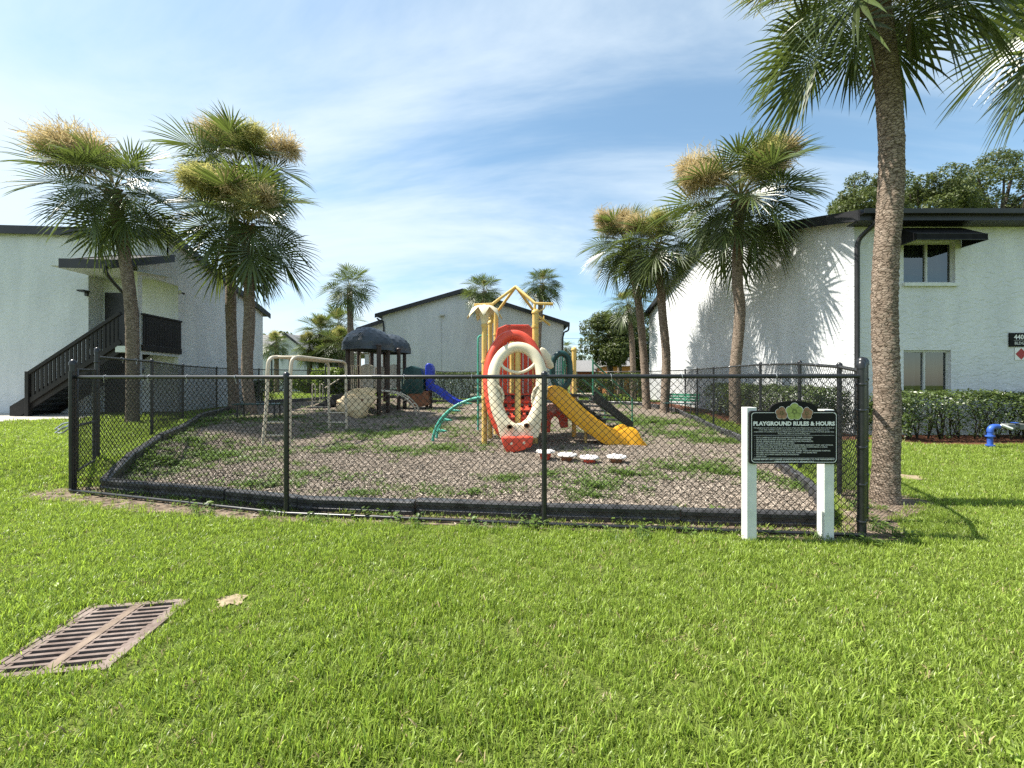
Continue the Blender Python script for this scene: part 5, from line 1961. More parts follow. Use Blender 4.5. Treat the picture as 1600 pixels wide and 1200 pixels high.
    jw.prism(P, (0, 0.16, 0.0))
    jo = jw.build('red_chin', MT['red'], t, bevel=0.035, segs=3, smooth=True)
    dt = MB()
    for px, py in ((799, 693), (819, 692)):
        q = W(px, py, 7.615)
        dt.tube([q, q + Vector((0, 0.03, 0))], 0.028, 12)
    dt.build('chin_bolt', MT['cream'], jo)
    ft = MB(); ft.tube([W(806, 706, 7.75), W(806, 720, 7.7)], 0.07, 10); ft.build('foot', Yp, t)
    sm = MB(); sm.tube(oval_path([(780, 566), (788, 575), (798, 580), (809, 582), (820, 580), (830, 574), (838, 566)], 8.15, None, 4), 0.035, 10); sm.build('smile_bar', MT['cream'], t, smooth=True)
    for pts in ([(776, 603), (783, 609), (786, 620), (783, 632), (777, 638)], [(841, 603), (835, 610), (832, 622), (834, 634), (840, 640)]):
        MB().tube(oval_path(pts, 7.98, None, 4), 0.032, 10).build('hand_loop', MT['cream'], t, smooth=True)
    MB().tube([W(809, 548, 8.3), W(809, 664, 8.05)], 0.062, 14).build('centre_pole', Yp, t, smooth=True)
    sd = MB(); sd.tube([W(798, 700, 8.6), W(811, 612, 9.0)], 0.03, 8); sd.tube([W(840, 668, 8.5), W(834, 612, 9.0)], 0.03, 8); sd.build('brace', MT['cream'], t)
    # cream leaf on the right of the hoops
    lf = MB()
    P = [W(x, y, 8.55) for x, y in ((842, 548), (846, 542), (853, 545), (858, 552), (862, 556), (861, 562), (865, 567), (866, 574), (860, 577), (854, 574), (851, 566), (847, 560))]
    lf.prism(P, (0, 0.09, 0))
    lf.build('cream_leaf', MT['cream'], t, bevel=0.03, segs=3, smooth=True)
    # yellow slide
    sl = MB()
    prof = [(-0.30, -0.14), (-0.32, 0.20), (-0.28, 0.245), (-0.235, 0.20), (-0.21, 0.02), (0.21, 0.02), (0.235, 0.20), (0.28, 0.245), (0.32, 0.20), (0.30, -0.14), (0.26, -0.14), (0.25, -0.03), (-0.25, -0.03), (-0.26, -0.14)]
    Ys = 8.78
    pts = smooth_path([W(852, 616, Ys), W(868, 620, Ys), (W(885, 637, Ys)), W(905, 655, Ys), W(928, 672, Ys), W(948, 684, Ys), W(966, 689, Ys), W(985, 692, Ys), W(1001, 697, Ys)], 5)
    fr_ = []
    k = len(pts)
    for i, p in enumerate(pts):
        d = (pts[min(i + 1, k - 1)] - pts[max(i - 1, 0)]).normalized()
        up = Vector((-d.z, 0, d.x))
        f = i / (k - 1)
        hk = 1.0
        if f > 0.70: hk = 1.0 + 0.55 * math.sin((f - 0.70) / 0.22 * PI) * (f < 0.92) - max(0, f - 0.86) * 5.0
        if f < 0.1: hk = 0.6 + 4 * f
        wk = 1.0 + 0.35 * sstep(0.75, 0.98, f)
        fr_.append((p, Vector((0, 1, 0)), up, wk, max(0.28, hk)))
    sl.sweep(fr_, prof)
    so2 = sl.build('slide', MT['yellow'], t, smooth=True, angle=55)
    leg = MB(); leg.tube([W(968, 700, Ys), W(968, 712, Ys)], 0.04, 8); leg.tube([W(915, 672, Ys), W(915, 705, Ys)], 0.035, 8); leg.build('slide_leg', Yp, t)
    # dark green crawl ring with bars
    Yr = 9.35
    ring = oval_path([(877, 549), (889, 556), (893, 575), (892, 592), (887, 606), (877, 612), (866, 606), (861, 590), (861, 573), (866, 555)], Yr)
    MB().tube(smooth_path([W(x, y, Yr) for x, y in ((877, 552), (888, 560), (890.5, 578), (888, 597), (877, 607), (866, 598), (863, 578), (866, 560))], 5, closed=True), 0.072, 12, closed=True).build('crawl_ring', MT['dark_green'], t, smooth=True)
    br = MB()
    for px in (867, 871, 875, 879, 883, 887):
        br.tube([W(px, 556, 9.6), W(px, 606, 9.6)], 0.013, 6)
    br.build('ring_bar', MT['green_pipe'], t)
    # pink topped arch panel under the slide
    ar = MB()
    Ya = 9.1
    ar.prism([W(x, y, Ya) for x, y in ((846, 676), (845, 645), (856, 633), (874, 633), (887, 645), (888, 668), (876, 669), (873, 655), (867, 650), (861, 656), (860, 676))], (0, 0.12, 0))
    ao = ar.build('arch_panel', MT['red'], t, bevel=0.02)
    pk = MB()
    pk.prism([W(x, y, Ya - 0.03) for x, y in ((850, 641), (857, 631), (874, 631), (883, 641), (876, 645), (870, 640), (864, 646), (857, 641), (853, 646))], (0, 0.05, 0))
    pk.build('panel_trim', MT['pink'], ao, bevel=0.012)
    # tall bent pipe on the left of the deck
    bp = MB(); bp.tube(smooth_path([W(747, 672, 9.6), W(747, 600, 9.6), W(747, 536, 9.6), W(748, 527, 9.6), W(752, 524.5, 9.6), W(765, 524, 9.6)], 4), 0.026, 8)
    bp.build('entry_pipe', MT['green_pipe'], t, smooth=True)
    # steel treads behind the left post
    td = MB()
    for py, px0 in ((605, 741), (617, 735), (640, 736)):
        td.beam(W(px0, py, 9.7), W(757, py, 9.7), 0.2, 0.04)
    td.build('side_step', MT['tan_pipe'], t)
    # green arched ladder on the left
    al = []
    for Ya, off in ((8.95, 0), (9.4, 0)):
        x0 = W(676, 0, 8.95).x
        x1 = LF_ + 0.05
        z0 = gz(x0, Ya)
        P = []
        for k in range(13):
            a = PI / 2 * k / 12
            P.append(Vector((x1 - (x1 - x0) * (1 - math.sin(PI / 2 - a) * 0 - 0) * math.cos(a) if False else x1 - (x1 - x0) * math.cos(a), Ya, z0 - 0.03 + (1.17 - z0) * math.sin(a))))
        al.append(P)
        MB().tube(P, 0.034, 10).build('ladder_rail', MT['green_pipe'], t, smooth=True)
    for k in (2, 4, 6, 8, 10):
        a, b = al[0][k], al[1][k]
        m = (a + b) / 2 + Vector((0.24, 0, -0.02))
        MB().tube([a, a.lerp(m, 0.92), m, b.lerp(m, 0.92), b], 0.018, 8).build('rung', MT['green_pipe'], t, smooth=True)
    # green stairs on the right
    s0, s1 = V2(1.72, 10.05, 1.17), V2(3.25, 11.75, gz(3.2, 11.7) + 0.05)
    dd = (s1 - s0); hdir = Vector((dd.x, dd.y, 0)).normalized(); sd2 = Vector((-hdir.y, hdir.x, 0))
    for s in (-0.45, 0.45):
        b = MB(); b.beam(s0 + sd2 * s, s1 + sd2 * s, 0.05, 0.24); b.build('stringer', MT['deck'], t)
        for dz, rr2 in ((0.84, 0.022), (0.45, 0.018)):
            b = MB(); b.tube([s0 + sd2 * s + Vector((0, 0, dz)), s1 + sd2 * s + Vector((0, 0, dz - 0.02))], rr2, 8); b.build('stair_rail', MT['mid_green'], t)
        b = MB(); b.tube([s1 + sd2 * s + Vector((0, 0, -0.02)), s1 + sd2 * s + Vector((0, 0, 0.82))], 0.022, 8); b.build('rail_post', MT['mid_green'], t)
        b = MB(); b.tube([s0 + sd2 * s, s0 + sd2 * s + Vector((0, 0, 0.9))], 0.022, 8); b.build('rail_post', MT['mid_green'], t)
    for k in range(6):
        c = s0.lerp(s1, (k + 0.6) / 6.4)
        b = MB(); b.box(c + Vector((0, 0, 0.06)), (0.28, 0.86, 0.035), math.atan2(hdir.y, hdir.x)); b.build('tread', MT['deck'], t)


tower()


# ------------------------------------------------------------------ second structure with the dark domes
def dome(parent, cx, cy, z, rad, h, rot):
    n, k = 48, 14
    mb = MB()
    prof = []
    for i in range(k + 1):
        a = i / k * PI / 2
        prof.append((rad * math.cos(a) ** 1.0 if i < k else 0.01, h * math.sin(a) ** 1.0))
    b = 0
    V = []
    for i, (r, zz) in enumerate(prof):
        for j in range(n):
            an = 2 * PI * j / n
            ca, sa = math.cos(an), math.sin(an)
            q = (abs(ca) ** 3.2 + abs(sa) ** 3.2) ** (-1 / 3.2)
            # quilted shingle relief
            lift = 0.028 * abs(math.sin(PI * (j / 4 + 0.5 * ((i // 2) % 2)))) * (1.0 - 0.75 * (i % 2)) * (0 < i < k - 1)
            x, y = (r + lift) * q * ca, (r + lift) * q * sa
            V.append((cx + x * math.cos(rot) - y * math.sin(rot), cy + x * math.sin(rot) + y * math.cos(rot), z + zz + lift))
    F = []
    for i in range(k):
        for j in range(n):
            F.append((i * n + j, i * n + (j + 1) % n, (i + 1) * n + (j + 1) % n, (i + 1) * n + j))
    F.append(tuple(k * n + j for j in range(n)))
    mb.add(V, F)
    # rim
    R_ = []
    for dz, rr in ((0.0, 1.0), (-0.10, 1.02), (-0.10, 0.93)):
        for j in range(n):
            an = 2 * PI * j / n
            ca, sa = math.cos(an), math.sin(an)
            q = (abs(ca) ** 3.2 + abs(sa) ** 3.2) ** (-1 / 3.2)
            x, y = rad * rr * q * ca, rad * rr * q * sa
            R_.append((cx + x * math.cos(rot) - y * math.sin(rot), cy + x * math.sin(rot) + y * math.cos(rot), z + dz))
    F = [(i * n + j, i * n + (j + 1) % n, (i + 1) * n + (j + 1) % n, (i + 1) * n + j) for i in range(2) for j in range(n)]
    mb.add(R_, F)
    mb.build('dome_roof', MT['slate'], parent, smooth=True, angle=35)


def fort():
    Y = 15.6
    t = thing('play_fort', (-5.6, Y, gz(-5.6, Y)), 'low brown play fort with two dark domed roofs, rock climber and blue slide', 'play structure')
    Bp = MT['brown_post']
    P1 = [(W(543.5, 0, 15.6).x, 15.6), (W(561, 0, 16.7).x, 16.7), (W(592, 0, 14.9).x, 14.9), (W(606, 0, 15.9).x, 15.9)]
    for x, y in P1:
        cap_post(t, x, y, 2.92, 0.085, Bp)
    cx = sum(p[0] for p in P1) / 4; cy = sum(p[1] for p in P1) / 4
    dome(t, cx, cy, 2.92, 0.88, 0.84, -0.55)
    P2 = [(W(581, 0, 18.2).x, 18.2), (W(601, 0, 19.2).x, 19.2), (W(623, 0, 17.6).x, 17.6), (W(632, 0, 18.6).x, 18.6)]
    for x, y in P2:
        cap_post(t, x, y, 3.02, 0.085, Bp)
    c2x = sum(p[0] for p in P2) / 4; c2y = sum(p[1] for p in P2) / 4
    dome(t, c2x, c2y, 3.02, 0.86, 0.80, -0.55)
    dk = MB()
    dk.prism([(x, y, 1.12) for x, y in (P1[0], P1[2], P1[3], P1[1])], (0, 0, 0.08))
    dk.prism([(x, y, 1.12) for x, y in (P2[0], P2[2], P2[3], P2[1])], (0, 0, 0.08))
    dk.beam((P1[3][0] - 0.2, P1[3][1] + 0.1, 1.16), (P2[0][0] + 0.2, P2[0][1] - 0.1, 1.16), 0.9, 0.07)
    dk.build('deck', MT['deck'], t)

    def arch_panel(px0, px1, py0, py1, Yq, mat, nm='wall_panel'):
        b = MB()
        xm = (px0 + px1) / 2
        P = [W(px0, py1, Yq), W(px1, py1, Yq), W(px1, py0 + 3, Yq), W((px1 + xm) / 2, py0 + 0.6, Yq), W(xm, py0, Yq), W((px0 + xm) / 2, py0 + 0.6, Yq), W(px0, py0 + 3, Yq)]
        b.prism(P, (0, 0.06, 0))
        o = b.build(nm, mat, t, bevel=0.01)
        g = MB()
        for k in (1, 2, 3):
            x = px0 + (px1 - px0) * k / 4
            g.tube([W(x, py1 - 2, Yq - 0.004), W(x, py0 + 5, Yq - 0.004)], 0.015, 6)
        g.build('panel_rib', mat, o)
    arch_panel(563, 583, 569, 606, 16.6, MT['beige'])
    arch_panel(608, 623, 569, 606, 17.7, MT['beige'])
    arch_panel(585, 600, 572, 606, 18.6, MT['beige'])
    hp = MB(); hp.tube(smooth_path([W(563, 606, 16.4), W(563, 555, 16.4), W(566, 553, 16.4), W(574, 553, 16.4), W(577, 556, 16.4), W(577, 604, 16.4)], 3), 0.022, 8)
    hp.build('hand_hoop', MT['tan_pipe'], t, smooth=True)
    # barrier of upright bars on the left of the deck
    bb = MB()
    for k in range(6):
        x = 547 + k * 2.8
        bb.tube([W(x, 572, 15.9 + k * 0.15), W(x, 608, 15.9 + k * 0.15)], 0.016, 6)
    bb.tube([W(547, 571, 15.9), W(561, 571, 16.65)], 0.02, 6)
    bb.build('barrier', MT['tan_pipe'], t)
    # moulded rock climber leaning from the deck down to the mulch
    n, k = 26, 16
    rk = MB()
    top = W(577, 612, 14.9); bot = Vector((W(551, 0, 14.2).x, 14.1, gz(-5.8, 14.1) - 0.02))
    ax = (bot - top)
    V = []
    rs = random.Random(5)
    for i in range(k + 1):
        f = i / k
        c = top.lerp(bot, f) + Vector((-0.10 * math.sin(f * PI), -0.12 * math.sin(f * PI), 0.22 * math.sin(f * PI)))
        w = 0.26 + 0.30 * math.sin(min(1, f * 1.15) * PI * 0.72) + 0.06 * f
        d = 0.34 + 0.26 * math.sin(f * PI)
        if i == 0: w, d = 0.28, 0.16
        for j in range(n):
            an = 2 * PI * j / n
            q = Vector((math.cos(an) * w, math.sin(an) * d, 0))
            bump = 1 + 0.34 * mnoise.noise(Vector((math.cos(an) * 2.1, math.sin(an) * 2.1, f * 4.2))) + 0.16 * mnoise.noise(Vector((math.cos(an) * 5, math.sin(an) * 5, f * 10)))
            q *= bump
            V.append(c + Vector((q.x, q.y * 0.8, q.y * 0.45)))
    F = [(i * n + j, i * n + (j + 1) % n, (i + 1) * n + (j + 1) % n, (i + 1) * n + j) for i in range(k) for j in range(n)]
    F += [tuple(range(n))[::-1], tuple(k * n + j for j in range(n))]
    rk.add(V, F)
    ro = rk.build('rock_climber', MT['rock'], t, smooth=True, angle=80)
    hh = MB()
    for px, py in ((548, 640), (560, 639), (566, 625)):
        q = W(px, py, 14.0)
        # find the face of the rock roughly
        q2 = W(px, py, 13.93)
        hh.lathe((0, 0, 0), [(0.05, 0), (0.05, 0.02), (0.01, 0.05)], 10)
        m = 30
        for i in range(len(hh.v) - m, len(hh.v)):
            x, y, z = hh.v[i]
            hh.v[i] = (q2.x + x, q2.y + z * 0.5, q2.z + y)
    hh.build('hand_hole', MT['terracotta'], ro)
    # arched ladder on the right
    rails = []
    for dy in (0.0, 0.5):
        x0 = P1[2][0] + 0.12; x1 = W(649, 0, 14.9).x
        P = []
        for i in range(13):
            a = PI / 2 * i / 12
            P.append(Vector((x0 + (x1 - x0) * math.sin(a), 14.85 + dy + 0.25 * i / 12, gz(-4, 15) - 0.02 + (1.2 - gz(-4, 15)) * math.cos(a))))
        rails.append(P)
        MB().tube(P, 0.030, 8).build('ladder_rail', MT['tan_pipe'], t, smooth=True)
    for i in (2, 4, 6, 8, 10):
        a, b = rails[0][i], rails[1][i]
        m = (a + b) / 2 + Vector((-0.2, 0, -0.12))
        MB().tube([a, m, b], 0.018, 6).build('rung', MT['tan_pipe'], t)
    # dark sloping transfer steps on the left
    for i in range(4):
        f = i / 4
        p = Vector((P1[0][0] - 0.25 - f * 1.15, 15.75 + 0.35 * f, 1.0 - f * 0.68))
        MB().box(p + Vector((-0.14, 0, -0.06)), (0.34, 0.80, 0.16)).build('transfer_step', MT['deck'], t, bevel=0.01)
    sk = MB()
    sk.prism([(P1[0][0] - 0.1, 15.30, 1.12), (P1[0][0] - 1.55, 15.7, gz(-8, 15.6)), (P1[0][0] - 1.15, 15.7, gz(-8, 15.6)), (P1[0][0] - 0.1, 15.30, 0.7)], (0, 0.05, 0))
    sk.build('step_side', MT['deck'], t)
    pl = MB(); pl.box(W(503, 637, 15.4), (0.75, 0.85, 0.10)); pl.build('transfer_platform', MT['deck'], t, bevel=0.01)
    lg = MB()
    for px in (494, 512):
        q = W(px, 640, 15.4); lg.tube([q, Vector((q.x, q.y, gz(q.x, q.y) - 0.02))], 0.03, 8)
    lg.build('platform_leg', MT['deck'], t)
    lp = MB()
    for px, Yq in ((488, 15.2), (500, 15.9)):
        lp.tube(smooth_path([W(px, 634, Yq), W(px, 603, Yq), W(px + 1.2, 600.5, Yq), W(px + 3, 600.5, Yq), W(px + 4.4, 603, Yq), W(px + 4.4, 624, Yq)], 3), 0.022, 8)
    lp.build('hand_loop', MT['tan_pipe'], t, smooth=True)
    sr = MB()
    for dy in (0, 0.8):
        sr.tube(smooth_path([W(508, 606, 15.4 + dy), W(516, 601, 15.4 + dy), W(530, 592, 15.5 + dy), W(541, 584, 15.6 + dy)], 3), 0.022, 8)
        sr.tube([W(541, 568, 15.6 + dy), W(541, 600, 15.6 + dy)], 0.022, 8)
    sr.build('stair_rail', MT['tan_pipe'], t, smooth=True)
    # black crawl tunnel and brown play counter, blue slide
    Yt = 18.0
    tn = MB()
    a, b = W(631, 592, Yt), W(664, 592, Yt)
    cx_, cz_ = (a.x + b.x) / 2, a.z
    tn.prism([Vector((x, Yt - 0.45, z)) for x, z in ((a.x, 1.0), (b.x, 1.0), (b.x, 1.78), (b.x - 0.12, 2.18), (cx_ + 0.2, 2.22), (cx_, 2.30), (cx_ - 0.2, 2.22), (a.x + 0.14, 2.15), (a.x, 1.80))], (0, 0.9, 0))
    tn.build('tunnel', MT['dark_green'], t, bevel=0.04, segs=3, smooth=True)
    bx = MB()
    bx.prism([W(x, y, 17.6) for x, y in ((637, 611), (668, 611), (670, 633), (655, 636), (639, 633))], (0, 0.7, 0))
    bx.build('play_counter', MT['terracotta'], t, bevel=0.03)
    for px in (633, 667, 673):
        x = W(px, 0, 18.1).x
        cap_post(t, x, 18.1, 2.15 if px != 673 else 1.5, 0.075, Bp)
    hd = MB()
    Ys = 18.2
    hd.prism([W(x, y, Ys - 0.4) for x, y in ((664.5, 606), (664, 572), (666, 568), (671, 567), (675, 574), (675, 590), (672, 608))], (0, 0.8, 0))
    hd.build('slide_hood', MT['blue'], t, bevel=0.06, segs=3, smooth=True)
    pts = smooth_path([W(668, 606, Ys), W(678, 607, Ys), W(688, 613, Ys), W(700, 622, Ys), W(711, 628.5, Ys), W(722, 631.5, Ys)], 5)
    prof = [(-0.30, -0.10), (-0.31, 0.16), (-0.27, 0.19), (-0.22, 0.02), (0.22, 0.02), (0.27, 0.19), (0.31, 0.16), (0.30, -0.10)]
    k = len(pts)
    fr = []
    for i, p in enumerate(pts):
        d = (pts[min(i + 1, k - 1)] - pts[max(i - 1, 0)]).normalized()
        fr.append((p, Vector((0, 1, 0)), Vector((-d.z, 0, d.x)), 1, 1.0 - 0.4 * max(0, i / k - 0.7)))
    MB().sweep(fr, prof).build('blue_slide', MT['blue'], t, smooth=True, angle=55)


fort()


# ------------------------------------------------------------------ overhead ladder
def overhead_ladder():
    xn, xf = -5.30, -4.80
    Y0, Y1 = 8.3, 11.1
    t = thing('overhead_ladder', (-5.05, 9.7, gz(-5, 9.7)), 'tan overhead climbing ladder with rungs and bent pipe legs', 'climbing frame')
    zt = 2.06
    for x in (xn, xf):
        z0, z1 = gz(x, Y0), gz(x, Y1)
        s = 0.06 if x == xn else -0.02
        P = smooth_path([V2(x - s, Y0 - 0.05, z0 - 0.03), V2(x, Y0, 1.1), V2(x + 0.01, Y0 + 0.02, zt - 0.24), V2(x + 0.02, Y0 + 0.10, zt - 0.05), V2(x + 0.03, Y0 + 0.30, zt)], 5) + \
            smooth_path([V2(x + 0.03, Y1 - 0.30, zt + 0.02), V2(x + 0.02, Y1 - 0.10, zt - 0.03), V2(x + 0.01, Y1 - 0.02, zt - 0.22), V2(x, Y1, 1.1), V2(x, Y1 + 0.05, z1 - 0.03)], 5)
        MB().tube(P, 0.036, 12).build('side_rail', MT['tan_pipe'], t, smooth=True)
    for i in range(10):
        y = Y0 + 0.3 + (Y1 - Y0 - 0.6) * i / 9
        MB().tube([V2(xn + 0.03, y, zt + 0.002 * i), V2(xf + 0.03, y, zt + 0.002 * i)], 0.024, 8).build('rung', MT['tan_pipe'], t, smooth=True)
    for Y in (Y0, Y1):
        for z in (0.34, 0.62):
            MB().tube([V2(xn - 0.03, Y, z), V2(xf + 0.01, Y, z)], 0.02, 8).build('leg_rung', MT['tan_pipe'], t, smooth=True)


overhead_ladder()


# ------------------------------------------------------------------ stepping pods
def pods():
    spots = [((852, 704), 7.0, 'red'), ((886, 709), 6.9, 'terracotta'), ((921, 713), 6.75, 'red'), ((963, 712), 6.75, 'terracotta')]
    labs = ['red stepping pod with white top nearest the red chin of the tower', 'brown stepping pod between the two red pods',
            'red stepping pod with white top between the two brown pods', 'brown stepping pod at the right hand end of the row']
    for ((px, py), Y, m), lb in zip(spots, labs):
        p = W(px, py, Y)
        z = gz(p.x, Y) + 0.012
        t = thing('stepping_pod', (p.x, Y, z), lb, 'stepping pod', 'stepping pods in a row in front of the yellow slide')
        zt = p.z
        n = 24
        mb = MB()
        V = []
        for r, zz in ((0.02, zt - 0.04), (0.13, zt - 0.04), (0.165, zt - 0.02), (0.155, zt), (0.02, zt + 0.006)):
            for j in range(n):
                a = 2 * PI * j / n
                rr = r * (1 + (0.10 * abs(math.cos(2.5 * a)) if r > 0.1 else 0))
                V.append((p.x + rr * math.cos(a), Y + rr * math.sin(a), zz))
        F = [(i * n + j, i * n + (j + 1) % n, (i + 1) * n + (j + 1) % n, (i + 1) * n + j) for i in range(4) for j in range(n)]
        F += [tuple(range(n))[::-1], tuple(4 * n + j for j in range(n))]
        mb.add(V, F)
        to = mb.build('step_top', MT['podwhite'], t, smooth=True)
        kb = MB()
        for k in range(5):
            a = 2 * PI * k / 5 + 0.4
            kb.lathe((p.x + 0.10 * math.cos(a), Y + 0.10 * math.sin(a), zt), [(0.04, 0.0), (0.034, 0.014), (0.01, 0.018)], 10)
        kb.build('grip_knob', MT['podwhite'], to, smooth=True)
        MB().lathe((p.x, Y, z), [(0.05, zt - z - 0.20), (0.075, zt - z - 0.18), (0.115, zt - z - 0.04)], 16).build('cup', MT[m], t, smooth=True)
        MB().lathe((p.x, Y, z), [(0.03, -0.04), (0.03, zt - z - 0.15)], 10).build('stem', MT['black_trim'], t, smooth=True)


pods()
# ------------------------------------------------------------------ palms


def frond_arrays(pitch, seed, n=32, petiole=0.80, blade=1.10, simple=False):
    """a fan leaf on its stalk, leaving the trunk towards +X at the given pitch and hanging under its own weight"""
    r = np.random.default_rng(seed)
    V = []; F = []; SV = []; SF = []
    # stalk
    p = np.array([0.0, 0, 0]); a = pitch
    bend = math.radians(15 if pitch > 0 else 10) * r.uniform(0.7, 1.3)
    K = 6
    pts = [p.copy()]; angs = [a]
    for i in range(K):
        a2 = a - bend * (i + 0.5) / K
        p = p + np.array([math.cos(a2), 0, math.sin(a2)]) * petiole / K
        pts.append(p.copy()); angs.append(a2)
    for i, q in enumerate(pts):
        w = 0.028 * (1 - 0.55 * i / K)
        u = np.array([-math.sin(angs[i]), 0, math.cos(angs[i])])
        b = len(SV)
        SV += [q + np.array([0, -w, 0]), q + u * w * 0.5, q + np.array([0, w, 0]), q - u * w * 0.7]
        if i:
            for j in range(4):
                SF.append((b - 4 + j, b - 4 + (j + 1) % 4, b + (j + 1) % 4, b + j))
    hub = pts[-1]; ah = angs[-1]
    # costa: the rib runs on through the blade and curves down
    costa = [(hub, ah)]
    q = hub.copy(); ac = ah
    CL = 0.46 * blade
    for i in range(6):
        ac -= math.radians(4.5)
        q = q + np.array([math.cos(ac), 0, math.sin(ac)]) * CL / 6
        costa.append((q.copy(), ac))
    phim = math.radians(r.uniform(128, 142))
    Y = np.array([0, 1.0, 0])
    down = np.array([0, 0, -1.0])
    fold = r.uniform(0.18, 0.42)
    droop = r.uniform(0.02, 0.09)
    T = (0.0, 0.28, 0.52, 0.76, 1.0)
    for i in range(n):
        f = (i + 0.5) / n * 2 - 1
        ph = f * phim
        s = (1 - abs(f)) ** 0.9
        k = min(5.999, s * 6); ki = int(k); kt = k - ki
        q0, a0 = costa[ki]; q1, a1 = costa[min(6, ki + 1)]
        o = q0 + (q1 - q0) * kt
        an = a0 + (a1 - a0) * kt
        c = np.array([math.cos(an), 0, math.sin(an)]); nn = np.array([-math.sin(an), 0, math.cos(an)])
        d = c * math.cos(ph) + Y * math.sin(ph) + nn * fold * abs(math.sin(ph))
        d /= np.linalg.norm(d)
        L = blade * (0.62 + 0.38 * math.cos(ph * 0.62)) * r.uniform(0.9, 1.08)
        if abs(f) > 0.85: L *= 0.8
        sd = np.cross(d, nn); sd /= np.linalg.norm(sd)
        up = np.cross(sd, d)
        dphi = 2 * phim / n
        dr = droop * r.uniform(0.7, 1.5)
        jit = sd * r.normal(0, 0.05)
        b = len(V)
        kink = r.uniform(0.6, 0.9)
        for t in T:
            w = 2 * L * min(t, 0.40) * math.tan(dphi / 2) * 0.96 + 0.006
            w = min(w, 0.11 if simple else 0.088)
            if t > 0.40: w *= (1 - ((t - 0.40) / 0.60) ** 1.3)
            g = dr * L * t ** 2.3 + (max(0, t - kink) * 0.28 * L if t > kink else 0)
            ctr = o + (d + jit * t) * L * t + down * g
            if t == 1.0:
                V.append(ctr)
            else:
                if simple:
                    V += [ctr - sd * w / 2, ctr + sd * w / 2]
                else:
                    V += [ctr - sd * w / 2 - up * w * 0.16, ctr + up * w * 0.16, ctr + sd * w / 2 - up * w * 0.16]
        m = 2 if simple else 3
        for e in range(len(T) - 2):
            for j in range(m - 1):
                F.append((b + e * m + j, b + e * m + j + 1, b + (e + 1) * m + j + 1, b + (e + 1) * m + j))
        e = len(T) - 2
        tip = b + (len(T) - 1) * m
        for j in range(m - 1):
            F.append((b + e * m + j, b + e * m + j + 1, tip))
    return V, F, SV, SF


def frond_mesh(name, pitch, seed, n=32, simple=False, **kw):
    V, F, SV, SF = frond_arrays(pitch, seed, n, simple=simple, **kw)
    me = bpy.data.meshes.new(name)
    b = len(V)
    me.from_pydata([tuple(v) for v in V] + [tuple(v) for v in SV], [], F + [tuple(i + b for i in f) for f in SF])
    me.materials.append(MT['frond']); me.materials.append(MT['stalk'])
    nf = len(F)
    for i, p in enumerate(me.polygons):
        p.material_index = 0 if i < nf else 1
        p.use_smooth = False
    return me


PITCH = [84, 72, 60, 48, 36, 24, 12, 0, -14, -28, -44, -60]
FRONDS = {}
for i_, pt_ in enumerate(PITCH):
    FRONDS[pt_] = [frond_mesh('frond', math.radians(pt_), 100 + i_ * 7 + s, 36) for s in range(3)]
FRONDS_FAR = {pt_: [frond_mesh('frond_far', math.radians(pt_), 400 + i_ * 7 + s, 24, simple=True) for s in range(2)] for i_, pt_ in enumerate(PITCH)}


def bloom_mesh(seed, length=1.25, spread=0.33, n=1500, wid=0.009, start=0.35, mat='bloom'):
    """arching flower stalk that ends in a cloud of fine branchlets"""
    r = np.random.default_rng(seed)
    V = []; F = []
    axis = []
    p = np.array([0.0, 0, 0]); a = math.radians(48)
    for i in range(12):
        p = p + np.array([math.cos(a), 0, math.sin(a)]) * length / 12
        a -= math.radians(6.5)
        axis.append(p.copy())
    prev = None
    for i, q in enumerate(axis):
        w = 0.018 * (1 - i / 16)
        b = len(V)
        V += [q + np.array([0, -w, 0]), q + np.array([0, w, 0]), q + np.array([0, 0, w * 1.5])]
        if i:
            for j in range(3):
                F.append((b - 3 + j, b - 3 + (j + 1) % 3, b + (j + 1) % 3, b + j))
    for i in range(n):
        f = start + (1 - start) * r.uniform(0, 1) ** 0.8
        k = min(10.99, f * 11); ki = int(k)
        c = axis[ki] + (axis[ki + 1] - axis[ki]) * (k - ki)
        sp = spread * math.sin(min(1.0, (f - start) / (1 - start) * 0.85 + 0.15) * PI) ** 0.6
        d = r.normal(0, 1, 3); d /= np.linalg.norm(d)
        d = d + np.array([0.55, 0, 0.1]); d /= np.linalg.norm(d)
        rad = sp * r.uniform(0.05, 1.0) ** 0.75 * (1.0 + 0.45 * math.sin(i * 0.37 + seed))
        s0 = c + d * rad
        e = d * 0.6 + r.normal(0, 0.55, 3) + np.array([0, 0, -0.15]); e /= np.linalg.norm(e)
        L = r.uniform(0.08, 0.24)
        sd = np.cross(e, r.normal(0, 1, 3)); sd /= np.linalg.norm(sd)
        w = wid * r.uniform(0.6, 1.3)
        b = len(V)
        V += [s0 - sd * w / 2, s0 + sd * w / 2, s0 + e * L + sd * w * 0.4, s0 + e * L - sd * w * 0.4]
        F.append((b, b + 1, b + 2, b + 3))
    me = bpy.data.meshes.new('flower_cluster')
    me.from_pydata([tuple(v) for v in V], [], F)
    me.materials.append(MT[mat])
    return me


BLOOM = [bloom_mesh(700 + i, n=2000, spread=0.33 + 0.03 * i, wid=0.009) for i in range(3)]
BLOOM_G = [bloom_mesh(720 + i, n=2000, spread=0.34, wid=0.009, mat='bloom_green') for i in range(2)]


